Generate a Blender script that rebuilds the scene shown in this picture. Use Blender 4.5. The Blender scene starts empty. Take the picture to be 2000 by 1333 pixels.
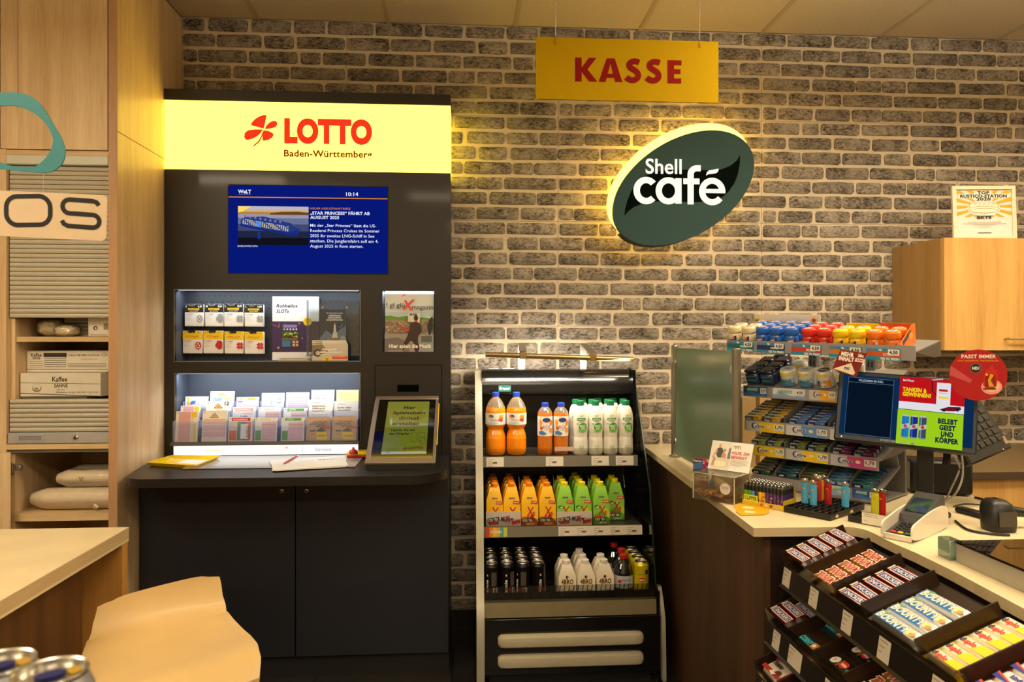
import bpy, math, random
from mathutils import Vector, Matrix
random.seed(11)
S = bpy.context.scene
COL = S.collection
pi = math.pi

# ---------------------------------------------------------------- camera
F, CX, HZ, CAMZ = 1430.0, 1000.0, 657.0, 1.5          # focal length and horizon in pixels of the 2000x1333 frame
TH = math.atan(95.0 / 1430.0)                          # the camera looks a little to the right of the wall's normal
CT, ST = math.cos(TH), math.sin(TH)
cam = bpy.data.objects.new('camera', bpy.data.cameras.new('camera'))
COL.objects.link(cam)
cam.location = (0, 0, CAMZ)
cam.rotation_euler = (pi / 2, 0, -TH)
cam.data.sensor_width = 36.0
cam.data.lens = F * 36.0 / 2000.0
cam.data.shift_y = -(666.5 - HZ) / 2000.0
cam.data.clip_start = 0.02
cam.data.dof.use_dof = True
cam.data.dof.focus_distance = 3.2
cam.data.dof.aperture_fstop = 7.5
S.camera = cam

# ---------------------------------------------------------------- world, exposure
W = bpy.data.worlds.new('world'); S.world = W; W.use_nodes = True
W.node_tree.nodes['Background'].inputs[0].default_value = (1.0, 0.72, 0.42, 1)
W.node_tree.nodes['Background'].inputs[1].default_value = 0.02
S.view_settings.view_transform = 'Standard'
S.view_settings.look = 'None'
S.view_settings.gamma = 1.0
S.view_settings.exposure = 0.0
S.view_settings.use_curve_mapping = False
try: S.cycles.transparent_max_bounces = 32          # several clear panes stand one behind the other
except Exception: pass

# ---------------------------------------------------------------- added ceiling lamps, out of view (lights; their housings follow with the ceiling)
WARM = (1.0, 0.83, 0.57)
ADDED_LAMPS = [(-2.0, 1.1, 24.0), (0.1, 0.5, 15.0), (1.7, 2.15, 29.0), (3.1, 2.0, 15.0), (2.3, 0.6, 10.0), (-1.7, -1.2, 34.0), (0.4, -1.2, 15.0), (2.6, -1.2, 9.0)]
LAMP_L, LAMP_W, CEIL, LAMP_Z = 1.2, 0.30, 3.083, 2.78
for (x, y, e) in ADDED_LAMPS:
    d = bpy.data.lights.new('added_lamp_light', 'AREA'); d.shape = 'RECTANGLE'
    d.size, d.size_y, d.energy, d.color = LAMP_L * .96, LAMP_W * .9, e, WARM
    o = bpy.data.objects.new('added_lamp_light', d); COL.objects.link(o)
    o.location = (x, y, LAMP_Z - .041)
    d = d.copy(); d.energy = e * 1.25; o = bpy.data.objects.new('added_lamp_light', d); COL.objects.link(o)      # added uplight to brighten the ceiling
    o.location = (x, y, LAMP_Z + .004); o.rotation_euler = (pi, 0, 0)

# ---------------------------------------------------------------- projection helpers (pixel -> point on a plane of the room)
def ray(u, v):
    a = (u - CX) / F
    return (CT * a + ST, CT - ST * a, (HZ - v) / F)
def PY(u, v, Y):
    d = ray(u, v); t = Y / d[1]
    return Vector((d[0] * t, Y, CAMZ + d[2] * t))
def PX(u, v, X):
    d = ray(u, v); t = X / d[0]
    return Vector((X, d[1] * t, CAMZ + d[2] * t))
def PZ(u, v, z):
    d = ray(u, v); t = (z - CAMZ) / d[2]
    return Vector((d[0] * t, d[1] * t, z))
def PD(u, v, D):
    d = ray(u, v)
    return Vector((d[0] * D, d[1] * D, CAMZ + d[2] * D))
def RY(u0, v0, u1, v1, Y):
    """x0, x1, z0, z1 of a wall-parallel rectangle seen between two pixel corners."""
    um, vm = (u0 + u1) / 2, (v0 + v1) / 2
    return PY(u0, vm, Y).x, PY(u1, vm, Y).x, PY(um, v1, Y).z, PY(um, v0, Y).z
def UV(p):
    x, y, z = p[0], p[1], p[2] - CAMZ
    d = ST * x + CT * y; r = CT * x - ST * y
    return (CX + F * r / d, HZ - F * z / d, d)

# ---------------------------------------------------------------- colours and materials
def lin(h):
    h = h.lstrip('#')
    f = lambda c: c / 12.92 if c <= 0.04045 else ((c + 0.055) / 1.055) ** 2.4
    return tuple(f(int(h[i:i + 2], 16) / 255) for i in (0, 2, 4)) + (1.0,)
def C(c):
    return lin(c) if isinstance(c, str) else tuple(c)[:3] + (1.0,)
MATS = {}
def new_mat(name):
    m = bpy.data.materials.new(name); m.use_nodes = True
    return m, m.node_tree.nodes, m.node_tree.links, m.node_tree.nodes['Principled BSDF']
def setin(b, k, v):
    if k in b.inputs: b.inputs[k].default_value = v
def mat(name, color, rough=.5, metal=0., spec=.5, var=0., scale=20., coat=0., emit=None, es=0., trans=0., bump=0., bscale=200., alpha=1.):
    """plain node material; var adds a fine procedural mottling, bump a fine relief."""
    if name in MATS: return MATS[name]
    m, N, L, b = new_mat(name)
    col = C(color)
    b.inputs['Base Color'].default_value = col
    b.inputs['Roughness'].default_value = rough
    b.inputs['Metallic'].default_value = metal
    setin(b, 'Specular IOR Level', spec); setin(b, 'Coat Weight', coat); setin(b, 'Coat Roughness', .08)
    setin(b, 'Transmission Weight', trans)
    if emit is not None:
        setin(b, 'Emission Color', C(emit)); setin(b, 'Emission Strength', es)
    if var or bump:
        tc = N.new('ShaderNodeTexCoord')
        if var:
            n = N.new('ShaderNodeTexNoise'); n.inputs['Scale'].default_value = scale; n.inputs['Detail'].default_value = 4
            L.new(tc.outputs['Object'], n.inputs['Vector'])
            r = N.new('ShaderNodeValToRGB')
            r.color_ramp.elements[0].position = .3; r.color_ramp.elements[1].position = .7
            r.color_ramp.elements[0].color = tuple(c * (1 - var) for c in col[:3]) + (1,)
            r.color_ramp.elements[1].color = tuple(min(1, c * (1 + var)) for c in col[:3]) + (1,)
            L.new(n.outputs[0], r.inputs[0]); L.new(r.outputs[0], b.inputs['Base Color'])
        if bump:
            n2 = N.new('ShaderNodeTexNoise'); n2.inputs['Scale'].default_value = bscale; n2.inputs['Detail'].default_value = 3
            L.new(tc.outputs['Object'], n2.inputs['Vector'])
            bp = N.new('ShaderNodeBump'); bp.inputs['Strength'].default_value = bump; bp.inputs['Distance'].default_value = .002
            L.new(n2.outputs[0], bp.inputs['Height']); L.new(bp.outputs[0], b.inputs['Normal'])
    MATS[name] = m
    return m
def pm(c, rough=.45):
    """print ink / plain paint of one colour."""
    return mat('paint_' + c.lstrip('#') + ('' if rough == .45 else '_%d' % int(rough * 100)), c, rough)
def em(c, s=1.0):
    """a lit screen or lamp colour: gives off light."""
    k = 'glow_%s_%d' % (c.lstrip('#'), int(s * 100))
    if k in MATS: return MATS[k]
    m, N, L, b = new_mat(k)
    e = N.new('ShaderNodeEmission'); e.inputs[0].default_value = C(c); e.inputs[1].default_value = s
    L.new(e.outputs[0], N['Material Output'].inputs[0]); N.remove(b)
    MATS[k] = m
    return m
def wood(name, c1, c2, axis='z', rough=.45, scale=1.0, coat=.1, fine=.5):
    if name in MATS: return MATS[name]
    m, N, L, b = new_mat(name)
    tc = N.new('ShaderNodeTexCoord'); mp = N.new('ShaderNodeMapping')
    s = {'z': (9, 9, .55), 'x': (.55, 9, 9), 'y': (9, .55, 9)}[axis]
    mp.inputs['Scale'].default_value = tuple(k * scale for k in s)
    n = N.new('ShaderNodeTexNoise'); n.inputs['Scale'].default_value = 1.6; n.inputs['Detail'].default_value = 5; n.inputs['Distortion'].default_value = .35
    n2 = N.new('ShaderNodeTexNoise'); n2.inputs['Scale'].default_value = 16; n2.inputs['Detail'].default_value = 3; n2.inputs['Distortion'].default_value = .2
    mx = N.new('ShaderNodeMath'); mx.operation = 'MULTIPLY_ADD'; mx.inputs[1].default_value = fine
    r = N.new('ShaderNodeValToRGB')
    r.color_ramp.elements[0].position = .35; r.color_ramp.elements[1].position = .95
    r.color_ramp.elements[0].color = C(c1); r.color_ramp.elements[1].color = C(c2)
    L.new(tc.outputs['Object'], mp.inputs[0]); L.new(mp.outputs[0], n.inputs['Vector']); L.new(mp.outputs[0], n2.inputs['Vector'])
    L.new(n2.outputs[0], mx.inputs[0]); L.new(n.outputs[0], mx.inputs[2]); L.new(mx.outputs[0], r.inputs[0]); L.new(r.outputs[0], b.inputs['Base Color'])
    b.inputs['Roughness'].default_value = rough; setin(b, 'Coat Weight', coat); setin(b, 'Coat Roughness', .3)
    MATS[name] = m
    return m
def clear(name, tint='#ffffff', fac=.06, rough=.02, body=0., bodyc='#ffffff'):
    """thin clear plastic or glass: lets light through, mirrors a little; body adds a milky share."""
    if name in MATS: return MATS[name]
    m, N, L, b = new_mat(name); N.remove(b)
    t = N.new('ShaderNodeBsdfTransparent'); t.inputs[0].default_value = C(tint)
    g = N.new('ShaderNodeBsdfGlossy'); g.inputs['Roughness'].default_value = rough
    lw = N.new('ShaderNodeLayerWeight'); lw.inputs['Blend'].default_value = .25
    ma = N.new('ShaderNodeMath'); ma.operation = 'MULTIPLY_ADD'; ma.inputs[1].default_value = .6; ma.inputs[2].default_value = fac; ma.use_clamp = True
    L.new(lw.outputs['Fresnel'], ma.inputs[0])
    mx = N.new('ShaderNodeMixShader'); L.new(ma.outputs[0], mx.inputs[0])
    src = t
    if body:
        d = N.new('ShaderNodeBsdfDiffuse'); d.inputs[0].default_value = C(bodyc)
        tl = N.new('ShaderNodeBsdfTranslucent'); tl.inputs[0].default_value = C(bodyc)
        a = N.new('ShaderNodeMixShader'); a.inputs[0].default_value = .5; L.new(d.outputs[0], a.inputs[1]); L.new(tl.outputs[0], a.inputs[2])
        m2 = N.new('ShaderNodeMixShader'); m2.inputs[0].default_value = body; L.new(t.outputs[0], m2.inputs[1]); L.new(a.outputs[0], m2.inputs[2]); src = m2
    L.new(src.outputs[0], mx.inputs[1]); L.new(g.outputs[0], mx.inputs[2]); L.new(mx.outputs[0], N['Material Output'].inputs[0])
    MATS[name] = m
    return m

# ---------------------------------------------------------------- mesh builder
WM = {}
TEXTS = {}
def text_mesh(s, bold=0., res=2):
    k = (s, round(bold, 3), res)
    if k not in TEXTS:
        c = bpy.data.curves.new('t', 'FONT'); c.body = s; c.size = 1; c.offset = bold; c.space_character = 1 + bold * 1.3; c.resolution_u = res; c.fill_mode = 'FRONT'
        o = bpy.data.objects.new('t', c)
        me = bpy.data.meshes.new_from_object(o)
        vs = [(v.co.x, v.co.y) for v in me.vertices]; fs = [tuple(p.vertices) for p in me.polygons]
        bpy.data.meshes.remove(me); bpy.data.objects.remove(o); bpy.data.curves.remove(c)
        xs = [v[0] for v in vs] or [0, 1]
        TEXTS[k] = (vs, fs, min(xs), max(xs))
    return TEXTS[k]
def frame(o, ex, ey):
    ex = Vector(ex).normalized(); ey = Vector(ey); ey = (ey - ex * ey.dot(ex)).normalized(); ez = ex.cross(ey)
    M = Matrix.Identity(4)
    for i in range(3):
        M[i][0], M[i][1], M[i][2], M[i][3] = ex[i], ey[i], ez[i], o[i]
    return M
def faceY(x, z, y):
    return frame((x, y, z), (1, 0, 0), (0, 0, 1))
def T(x, y=None, z=None):
    return Matrix.Translation(Vector(x) if y is None else Vector((x, y, z)))
def RZ(a): return Matrix.Rotation(a, 4, 'Z')
def RXm(a): return Matrix.Rotation(a, 4, 'X')
def RYm(a): return Matrix.Rotation(a, 4, 'Y')

class MB:
    def __init__(s, M=None):
        s.v, s.f, s.m, s.mats, s.M = [], [], [], [], M
    def mi(s, m):
        if m not in s.mats: s.mats.append(m)
        return s.mats.index(m)
    def add(s, vs, fs, m, M=None):
        b = len(s.v); k = s.mi(m)
        A = s.M @ M if (s.M is not None and M is not None) else (M if M is not None else s.M)
        for p in vs:
            s.v.append(A @ Vector(p) if A is not None else Vector(p))
        for f in fs:
            s.f.append(tuple(b + i for i in f)); s.m.append(k)
        return s
    def box(s, x0, x1, y0, y1, z0, z1, m, M=None, r=0.):
        if x1 < x0: x0, x1 = x1, x0
        if y1 < y0: y0, y1 = y1, y0
        if z1 < z0: z0, z1 = z1, z0
        if r <= 0:
            vs = [(x0, y0, z0), (x1, y0, z0), (x1, y1, z0), (x0, y1, z0), (x0, y0, z1), (x1, y0, z1), (x1, y1, z1), (x0, y1, z1)]
            fs = [(0, 3, 2, 1), (4, 5, 6, 7), (0, 1, 5, 4), (1, 2, 6, 5), (2, 3, 7, 6), (3, 0, 4, 7)]
            return s.add(vs, fs, m, M)
        r = min(r, (x1 - x0) * .49, (y1 - y0) * .49, (z1 - z0) * .49)
        vs, ix = [], {}
        for i, X in enumerate((x0, x1)):
            for j, Y in enumerate((y0, y1)):
                for k, Z in enumerate((z0, z1)):
                    dx, dy, dz = (r if i == 0 else -r), (r if j == 0 else -r), (r if k == 0 else -r)
                    ix[i, j, k, 'x'] = len(vs); vs.append((X, Y + dy, Z + dz))
                    ix[i, j, k, 'y'] = len(vs); vs.append((X + dx, Y, Z + dz))
                    ix[i, j, k, 'z'] = len(vs); vs.append((X + dx, Y + dy, Z))
        fs = []
        q = lambda a, i: [(ix[(i, j, k, 'x')] if a == 'x' else ix[(j, i, k, 'y')] if a == 'y' else ix[(j, k, i, 'z')]) for j, k in ((0, 0), (1, 0), (1, 1), (0, 1))]
        fs += [tuple(q('x', 0))[::-1], tuple(q('x', 1)), tuple(q('y', 0)), tuple(q('y', 1))[::-1], tuple(q('z', 0))[::-1], tuple(q('z', 1))]
        for i in (0, 1):
            for j in (0, 1):
                e = (i + j) % 2
                a = (ix[i, j, 0, 'x'], ix[i, j, 0, 'y'], ix[i, j, 1, 'y'], ix[i, j, 1, 'x']); fs.append(a if e == 0 else a[::-1])
                a = (ix[i, 0, j, 'x'], ix[i, 1, j, 'x'], ix[i, 1, j, 'z'], ix[i, 0, j, 'z']); fs.append(a if e == 0 else a[::-1])
                a = (ix[0, i, j, 'y'], ix[0, i, j, 'z'], ix[1, i, j, 'z'], ix[1, i, j, 'y']); fs.append(a if e == 0 else a[::-1])
                for k in (0, 1):
                    t = (ix[i, j, k, 'x'], ix[i, j, k, 'z'], ix[i, j, k, 'y']); fs.append(t if (i + j + k) % 2 == 0 else t[::-1])
        return s.add(vs, fs, m, M)
    def poly(s, pts, m, M=None):
        return s.add(pts, [tuple(range(len(pts)))], m, M)
    def prism(s, pts, d0, d1, m, axis='z', M=None, cap=None):
        """polygon pts extruded: axis z -> (x,y), y -> (x,z), x -> (y,z)"""
        put = {'z': lambda p, d: (p[0], p[1], d), 'y': lambda p, d: (p[0], d, p[1]), 'x': lambda p, d: (d, p[0], p[1])}[axis]
        n = len(pts)
        vs = [put(p, d0) for p in pts] + [put(p, d1) for p in pts]
        s.add(vs, [(i, (i + 1) % n, n + (i + 1) % n, n + i) for i in range(n)], m, M)
        s.add(vs[:n], [tuple(range(n))[::-1]], cap or m, M); s.add(vs[n:], [tuple(range(n))], cap or m, M)
        return s
    def lathe(s, prof, m, n=16, M=None, cap0=True, cap1=True):
        """prof: [(r, z[, material])]; a point's material colours the band above it."""
        rings = []
        for p in prof:
            rings.append([(p[0] * math.cos(2 * pi * i / n), p[0] * math.sin(2 * pi * i / n), p[1]) for i in range(n)])
        for k in range(len(prof) - 1):
            mm = prof[k][2] if len(prof[k]) > 2 else m
            s.add(rings[k] + rings[k + 1], [(i, (i + 1) % n, n + (i + 1) % n, n + i) for i in range(n)], mm, M)
        if cap0 and prof[0][0] > 1e-6: s.add(rings[0], [tuple(range(n))[::-1]], prof[0][2] if len(prof[0]) > 2 else m, M)
        if cap1 and prof[-1][0] > 1e-6: s.add(rings[-1], [tuple(range(n))], prof[-1][2] if len(prof[-1]) > 2 else m, M)
        return s
    def tube(s, pts, r, m, n=8, M=None):
        pts = [Vector(p) for p in pts]; rings = []
        for i, p in enumerate(pts):
            d = (pts[min(i + 1, len(pts) - 1)] - pts[max(i - 1, 0)]).normalized()
            a = d.cross(Vector((0, 0, 1)));
            if a.length < .05: a = d.cross(Vector((1, 0, 0)))
            a.normalize(); b = d.cross(a)
            rr = r[i] if isinstance(r, (list, tuple)) else r
            rings.append([p + a * rr * math.cos(2 * pi * k / n) + b * rr * math.sin(2 * pi * k / n) for k in range(n)])
        vs = [q for g in rings for q in g]; fs = []
        for i in range(len(pts) - 1):
            fs += [(i * n + k, (i + 1) * n + k, (i + 1) * n + (k + 1) % n, i * n + (k + 1) % n) for k in range(n)]
        fs += [tuple(range(n)), tuple(range((len(pts) - 1) * n, len(pts) * n))[::-1]]
        return s.add(vs, fs, m, M)
    def grid(s, rows, m, M=None, closed=False):
        nr, nc = len(rows), len(rows[0])
        vs = [p for r in rows for p in r]
        fs = [(i * nc + j, i * nc + j + 1, (i + 1) * nc + j + 1, (i + 1) * nc + j) for i in range(nr - 1) for j in range(nc - 1)]
        return s.add(vs, fs, m, M)
    def text(s, txt, M, h, m, align='l', bold=0., xs=1., shear=0., width=None):
        """text in the XY plane of M; h = cap height; width squeezes it to a given length."""
        vs, fs, a, b = text_mesh(txt, bold, 6 if h > .04 else 2)
        k = h / CAP; kx = k * xs
        if width: kx = width / max(1e-6, b - a)
        off = {'l': -a, 'c': -(a + b) / 2, 'r': -b}[align]
        return s.add([((x + off) * kx + shear * y * k, y * k, 0) for x, y in vs], fs, m, M)
    def plate(s, x0, x1, z0, z1, holes, y0, y1, m):
        """wall-parallel plate with rectangular openings (one connected piece)."""
        xs = sorted({x0, x1, *[h[0] for h in holes], *[h[1] for h in holes]}); zs = sorted({z0, z1, *[h[2] for h in holes], *[h[3] for h in holes]})
        ids, vs, fs = {}, [], []
        def vid(i, j, y):
            if (i, j, y) not in ids: ids[i, j, y] = len(vs); vs.append((xs[i], y0 if y == 0 else y1, zs[j]))
            return ids[i, j, y]
        solid = lambda i, j: 0 <= i < len(xs) - 1 and 0 <= j < len(zs) - 1 and not any(h[0] <= (xs[i] + xs[i + 1]) / 2 <= h[1] and h[2] <= (zs[j] + zs[j + 1]) / 2 <= h[3] for h in holes)
        for i in range(len(xs) - 1):
            for j in range(len(zs) - 1):
                if not solid(i, j): continue
                fs.append((vid(i, j, 0), vid(i + 1, j, 0), vid(i + 1, j + 1, 0), vid(i, j + 1, 0)))
                fs.append((vid(i, j, 1), vid(i, j + 1, 1), vid(i + 1, j + 1, 1), vid(i + 1, j, 1)))
                for (di, dj, a, b) in ((-1, 0, (i, j), (i, j + 1)), (1, 0, (i + 1, j + 1), (i + 1, j)), (0, -1, (i + 1, j), (i, j)), (0, 1, (i, j + 1), (i + 1, j + 1))):
                    if not solid(i + di, j + dj):
                        fs.append((vid(*a, 0), vid(*b, 0), vid(*b, 1), vid(*a, 1)))
        return s.add(vs, fs, m)
    def mesh(s, name, inv=None, flat=False):
        me = bpy.data.meshes.new(name)
        me.from_pydata([tuple(inv @ p) if inv is not None else tuple(p) for p in s.v], [], s.f)
        for m in s.mats: me.materials.append(m)
        me.polygons.foreach_set('material_index', s.m)
        me.update()
        if not flat:
            me.polygons.foreach_set('use_smooth', [True] * len(s.f))
            me.set_sharp_from_angle(angle=math.radians(38))
        return me
    def build(s, name, parent=None, world=True, flat=False):
        """links ONE mesh object; with world=True the vertices are room coordinates, else the parent's own."""
        inv = WM[parent.name].inverted() if (parent is not None and world) else None
        o = bpy.data.objects.new(name, s.mesh(name, inv, flat)); COL.objects.link(o)
        WM[o.name] = WM[parent.name].copy() if parent is not None else Matrix.Identity(4)
        if parent is not None: o.parent = parent
        return o

def tag(o, label=None, cat=None, group=None, kind=None):
    if label: o['label'] = label
    if cat: o['category'] = cat
    if group: o['group'] = group
    if kind: o['kind'] = kind
    return o
def thing(name, label, cat, M=None, group=None):
    o = bpy.data.objects.new(name, None); COL.objects.link(o); o.empty_display_size = .05
    M = Matrix.Identity(4) if M is None else (T(M) if not isinstance(M, Matrix) else M)
    o.matrix_world = M; WM[o.name] = M.copy()
    return tag(o, label, cat, group)
def single(mb, name, label, cat, base, group=None):
    """a thing that is one mesh: origin moved to its base point, vertices given in room coordinates."""
    o = mb.build(name); M = base if isinstance(base, Matrix) else T(base); o.data.transform(M.inverted()); o.matrix_world = M; WM[o.name] = M.copy()
    return tag(o, label, cat, group)
def copy_thing(r, M, label=None, group=None):
    c = r.copy(); COL.objects.link(c); c.matrix_world = M; WM[c.name] = M.copy()
    if label: c['label'] = label
    if group: c['group'] = group
    for ch in r.children:
        k = ch.copy(); COL.objects.link(k); k.parent = c
        for g in ch.children:
            q = g.copy(); COL.objects.link(q); q.parent = k
    return c
ORD = ['first', 'second', 'third', 'fourth', 'fifth', 'sixth', 'seventh', 'eighth', 'ninth', 'tenth', 'eleventh', 'twelfth', 'thirteenth', 'fourteenth', 'fifteenth', 'sixteenth']
CAP = 1.0
_t = text_mesh('H'); CAP = max(v[1] for v in _t[0])

class Pr:
    """flat print on a plane: M's XY plane, x to the right, y DOWN from the top left corner, in the units of the view box; every call lies a hair above the last."""
    def __init__(s, mb, M, w, h, vb=(0, 0, 1, 1), lift=.0003, step=.0001):
        s.mb, s.M, s.w, s.h, s.vb, s.z, s.st = mb, M, w, h, vb, lift, step
    def xy(s, x, y):
        return ((x - s.vb[0]) / (s.vb[2] - s.vb[0]) * s.w, -(y - s.vb[1]) / (s.vb[3] - s.vb[1]) * s.h)
    def poly(s, pts, m):
        q = [s.xy(*p) for p in pts]
        a = sum(q[i][0] * q[(i + 1) % len(q)][1] - q[(i + 1) % len(q)][0] * q[i][1] for i in range(len(q)))
        if a < 0: q = q[::-1]
        s.mb.add([(x, y, s.z) for x, y in q], [tuple(range(len(q)))], m, s.M); s.z += s.st
        return s
    def rect(s, x0, y0, x1, y1, m): return s.poly([(x0, y1), (x1, y1), (x1, y0), (x0, y0)], m)
    def oval(s, x, y, rx, ry, m, n=16): return s.poly([(x + rx * math.cos(2 * pi * i / n), y + ry * math.sin(2 * pi * i / n)) for i in range(n)], m)
    def line(s, x0, y0, x1, y1, t, m):
        d = math.hypot(x1 - x0, y1 - y0) or 1; a, b = -(y1 - y0) / d * t / 2, (x1 - x0) / d * t / 2
        return s.poly([(x0 + a, y0 + b), (x1 + a, y1 + b), (x1 - a, y1 - b), (x0 - a, y0 - b)], m)
    def text(s, x, y, t, hh, m, align='l', bold=.0, width=None, shear=0., rot=0.):
        """baseline at (x, y); hh cap height and width in view-box units."""
        px, py = s.xy(x, y); k = s.h / (s.vb[3] - s.vb[1]); kx = s.w / (s.vb[2] - s.vb[0])
        s.mb.text(t, s.M @ T(px, py, s.z) @ RZ(rot), hh * k, m, align, bold, 1., shear, None if width is None else width * kx); s.z += s.st
        return s

# ================================================================ THE ROOM
YW = 3.75
OAK = wood('light_oak', '#b58f63', '#e2c8a0', 'z', .42, 1.0)
OAKX = wood('light_oak_horizontal', '#b08a5a', '#dcc093', 'x', .42, 1.0)
OAK_EDGE = wood('oak_edge_band', '#a67f5a', '#c49a72', 'z', .5, 1.0)
HONEY = wood('honey_oak', '#b98642', '#dcae66', 'z', .45, 1.0)
WALNUT = wood('dark_walnut', '#24150b', '#583a20', 'z', .5, 1.3, coat=0)
TOPM = mat('pale_worktop', '#dccba6', .38, var=.06, scale=9, coat=.1)
EDGE_T = wood('worktop_edge', '#b3a07c', '#cdbb97', 'x', .5, 1.0)
BLK = mat('black_plastic', '#141414', .42, var=.1, scale=40)
BLKM = mat('matt_black', '#0c0b0b', .7, var=.1, scale=30)
STEEL = mat('brushed_steel', '#b9b6b0', .32, metal=1, var=.05, scale=60)
CHROME = mat('chrome', '#d5d2cc', .12, metal=1)
GREYM = mat('grey_metal', '#8d8b85', .4, metal=.8, var=.05, scale=30)
WHITE = pm('#f2efe6')
PAPER = mat('white_paper', '#f1eee8', .7, var=.02, scale=12)
ACRYL = clear('clear_acrylic', '#f4f8f8', .05)
GLASS = clear('clear_glass', '#e6f0ea', .06, .01)

fl = MB(); fl.box(-3.7, 4.0, -3.1, 3.86, -.06, 0, mat('floor_slate', '#23211f', .35, var=.3, scale=6))
floor = tag(fl.build('floor'), kind='structure')
tl = mat('floor_tile_slate', '#262422', .32, var=.25, scale=5)
tm = MB(); tm.box(-.297, .297, -.297, .297, 0, .004, tl, r=.0015); tme = tm.mesh('tile')
for i in range(12):
    for j in range(11):
        o = bpy.data.objects.new('floor_tile', tme); COL.objects.link(o); o.parent = floor; o.location = (-3.35 + .6 * i, -2.75 + .6 * j, 0)
PLASTER = mat('cream_plaster', '#cdbfa4', .85, var=.05, scale=3)
for nm, b in (('wall_left', (-3.8, -3.7, -3.2, 3.85)), ('wall_right', (4.0, 4.1, -3.2, 3.85)), ('wall_front', (-3.7, 4.0, -3.2, -3.1))):
    w = MB(); w.box(b[0], b[1], b[2], b[3], 0, 3.2, PLASTER); tag(w.build(nm), kind='structure')

# ceiling: slab, grid rails, laid-in tiles
cm = MB(); cm.box(-3.7, 4.0, -3.1, 3.86, 3.115, 3.2, PLASTER); ceiling = tag(cm.build('ceiling'), kind='structure')
xj = [PY(u, 60, YW).x for u in (509, 760, 1007, 1250, 1487, 1721, 1946)]
pitch = (xj[-1] - xj[0]) / 6; x00 = xj[2]
CT_M = mat('ceiling_tile', '#c9bca4', .9, var=.05, scale=60, bump=.15, bscale=300)
tm = MB(); tm.box(-pitch / 2 + .009, pitch / 2 - .009, -.611, .611, 0, .018, CT_M); tme = tm.mesh('tile')
rail = mat('ceiling_rail', '#b8a88a', .5)
for i in range(-6, 7):
    x = x00 + pitch * i
    if -3.68 < x < 3.98:
        r = MB(); r.box(x - .011, x + .011, -3.1, YW, CEIL + .001, CEIL + .03, rail); r.build('ceiling_rail', ceiling)
    for j in range(6):
        y = 3.74 - .62 - 1.24 * j; xc = x + pitch / 2
        if -3.5 < xc < 3.9 and y > -3.1:
            o = bpy.data.objects.new('ceiling_tile', tme); COL.objects.link(o); o.parent = ceiling; o.location = (xc, y, CEIL + .004)
for k, (x, y, e) in enumerate(ADDED_LAMPS):
    r = thing('ceiling_lamp', 'flat suspended lamp with white diffuser, %s of the shop ceiling lamps' % ORD[k], 'lamp', (x, y, LAMP_Z))
    m = MB(); m.box(x - LAMP_L / 2, x + LAMP_L / 2, y - LAMP_W / 2, y + LAMP_W / 2, LAMP_Z - .035, LAMP_Z, WHITE, r=.004); m.build('housing', r)
    for dx in (-.5, .5): m = MB(); m.tube([(x + dx, y, LAMP_Z), (x + dx, y, CEIL)], .0025, STEEL, 6); m.build('suspension', r)
    m = MB(); m.box(x - LAMP_L * .48, x + LAMP_L * .48, y - LAMP_W * .45, y + LAMP_W * .45, LAMP_Z - .039, LAMP_Z - .0355, em('#ffe9c4', 6.0)); m.build('diffuser', r)

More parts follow.
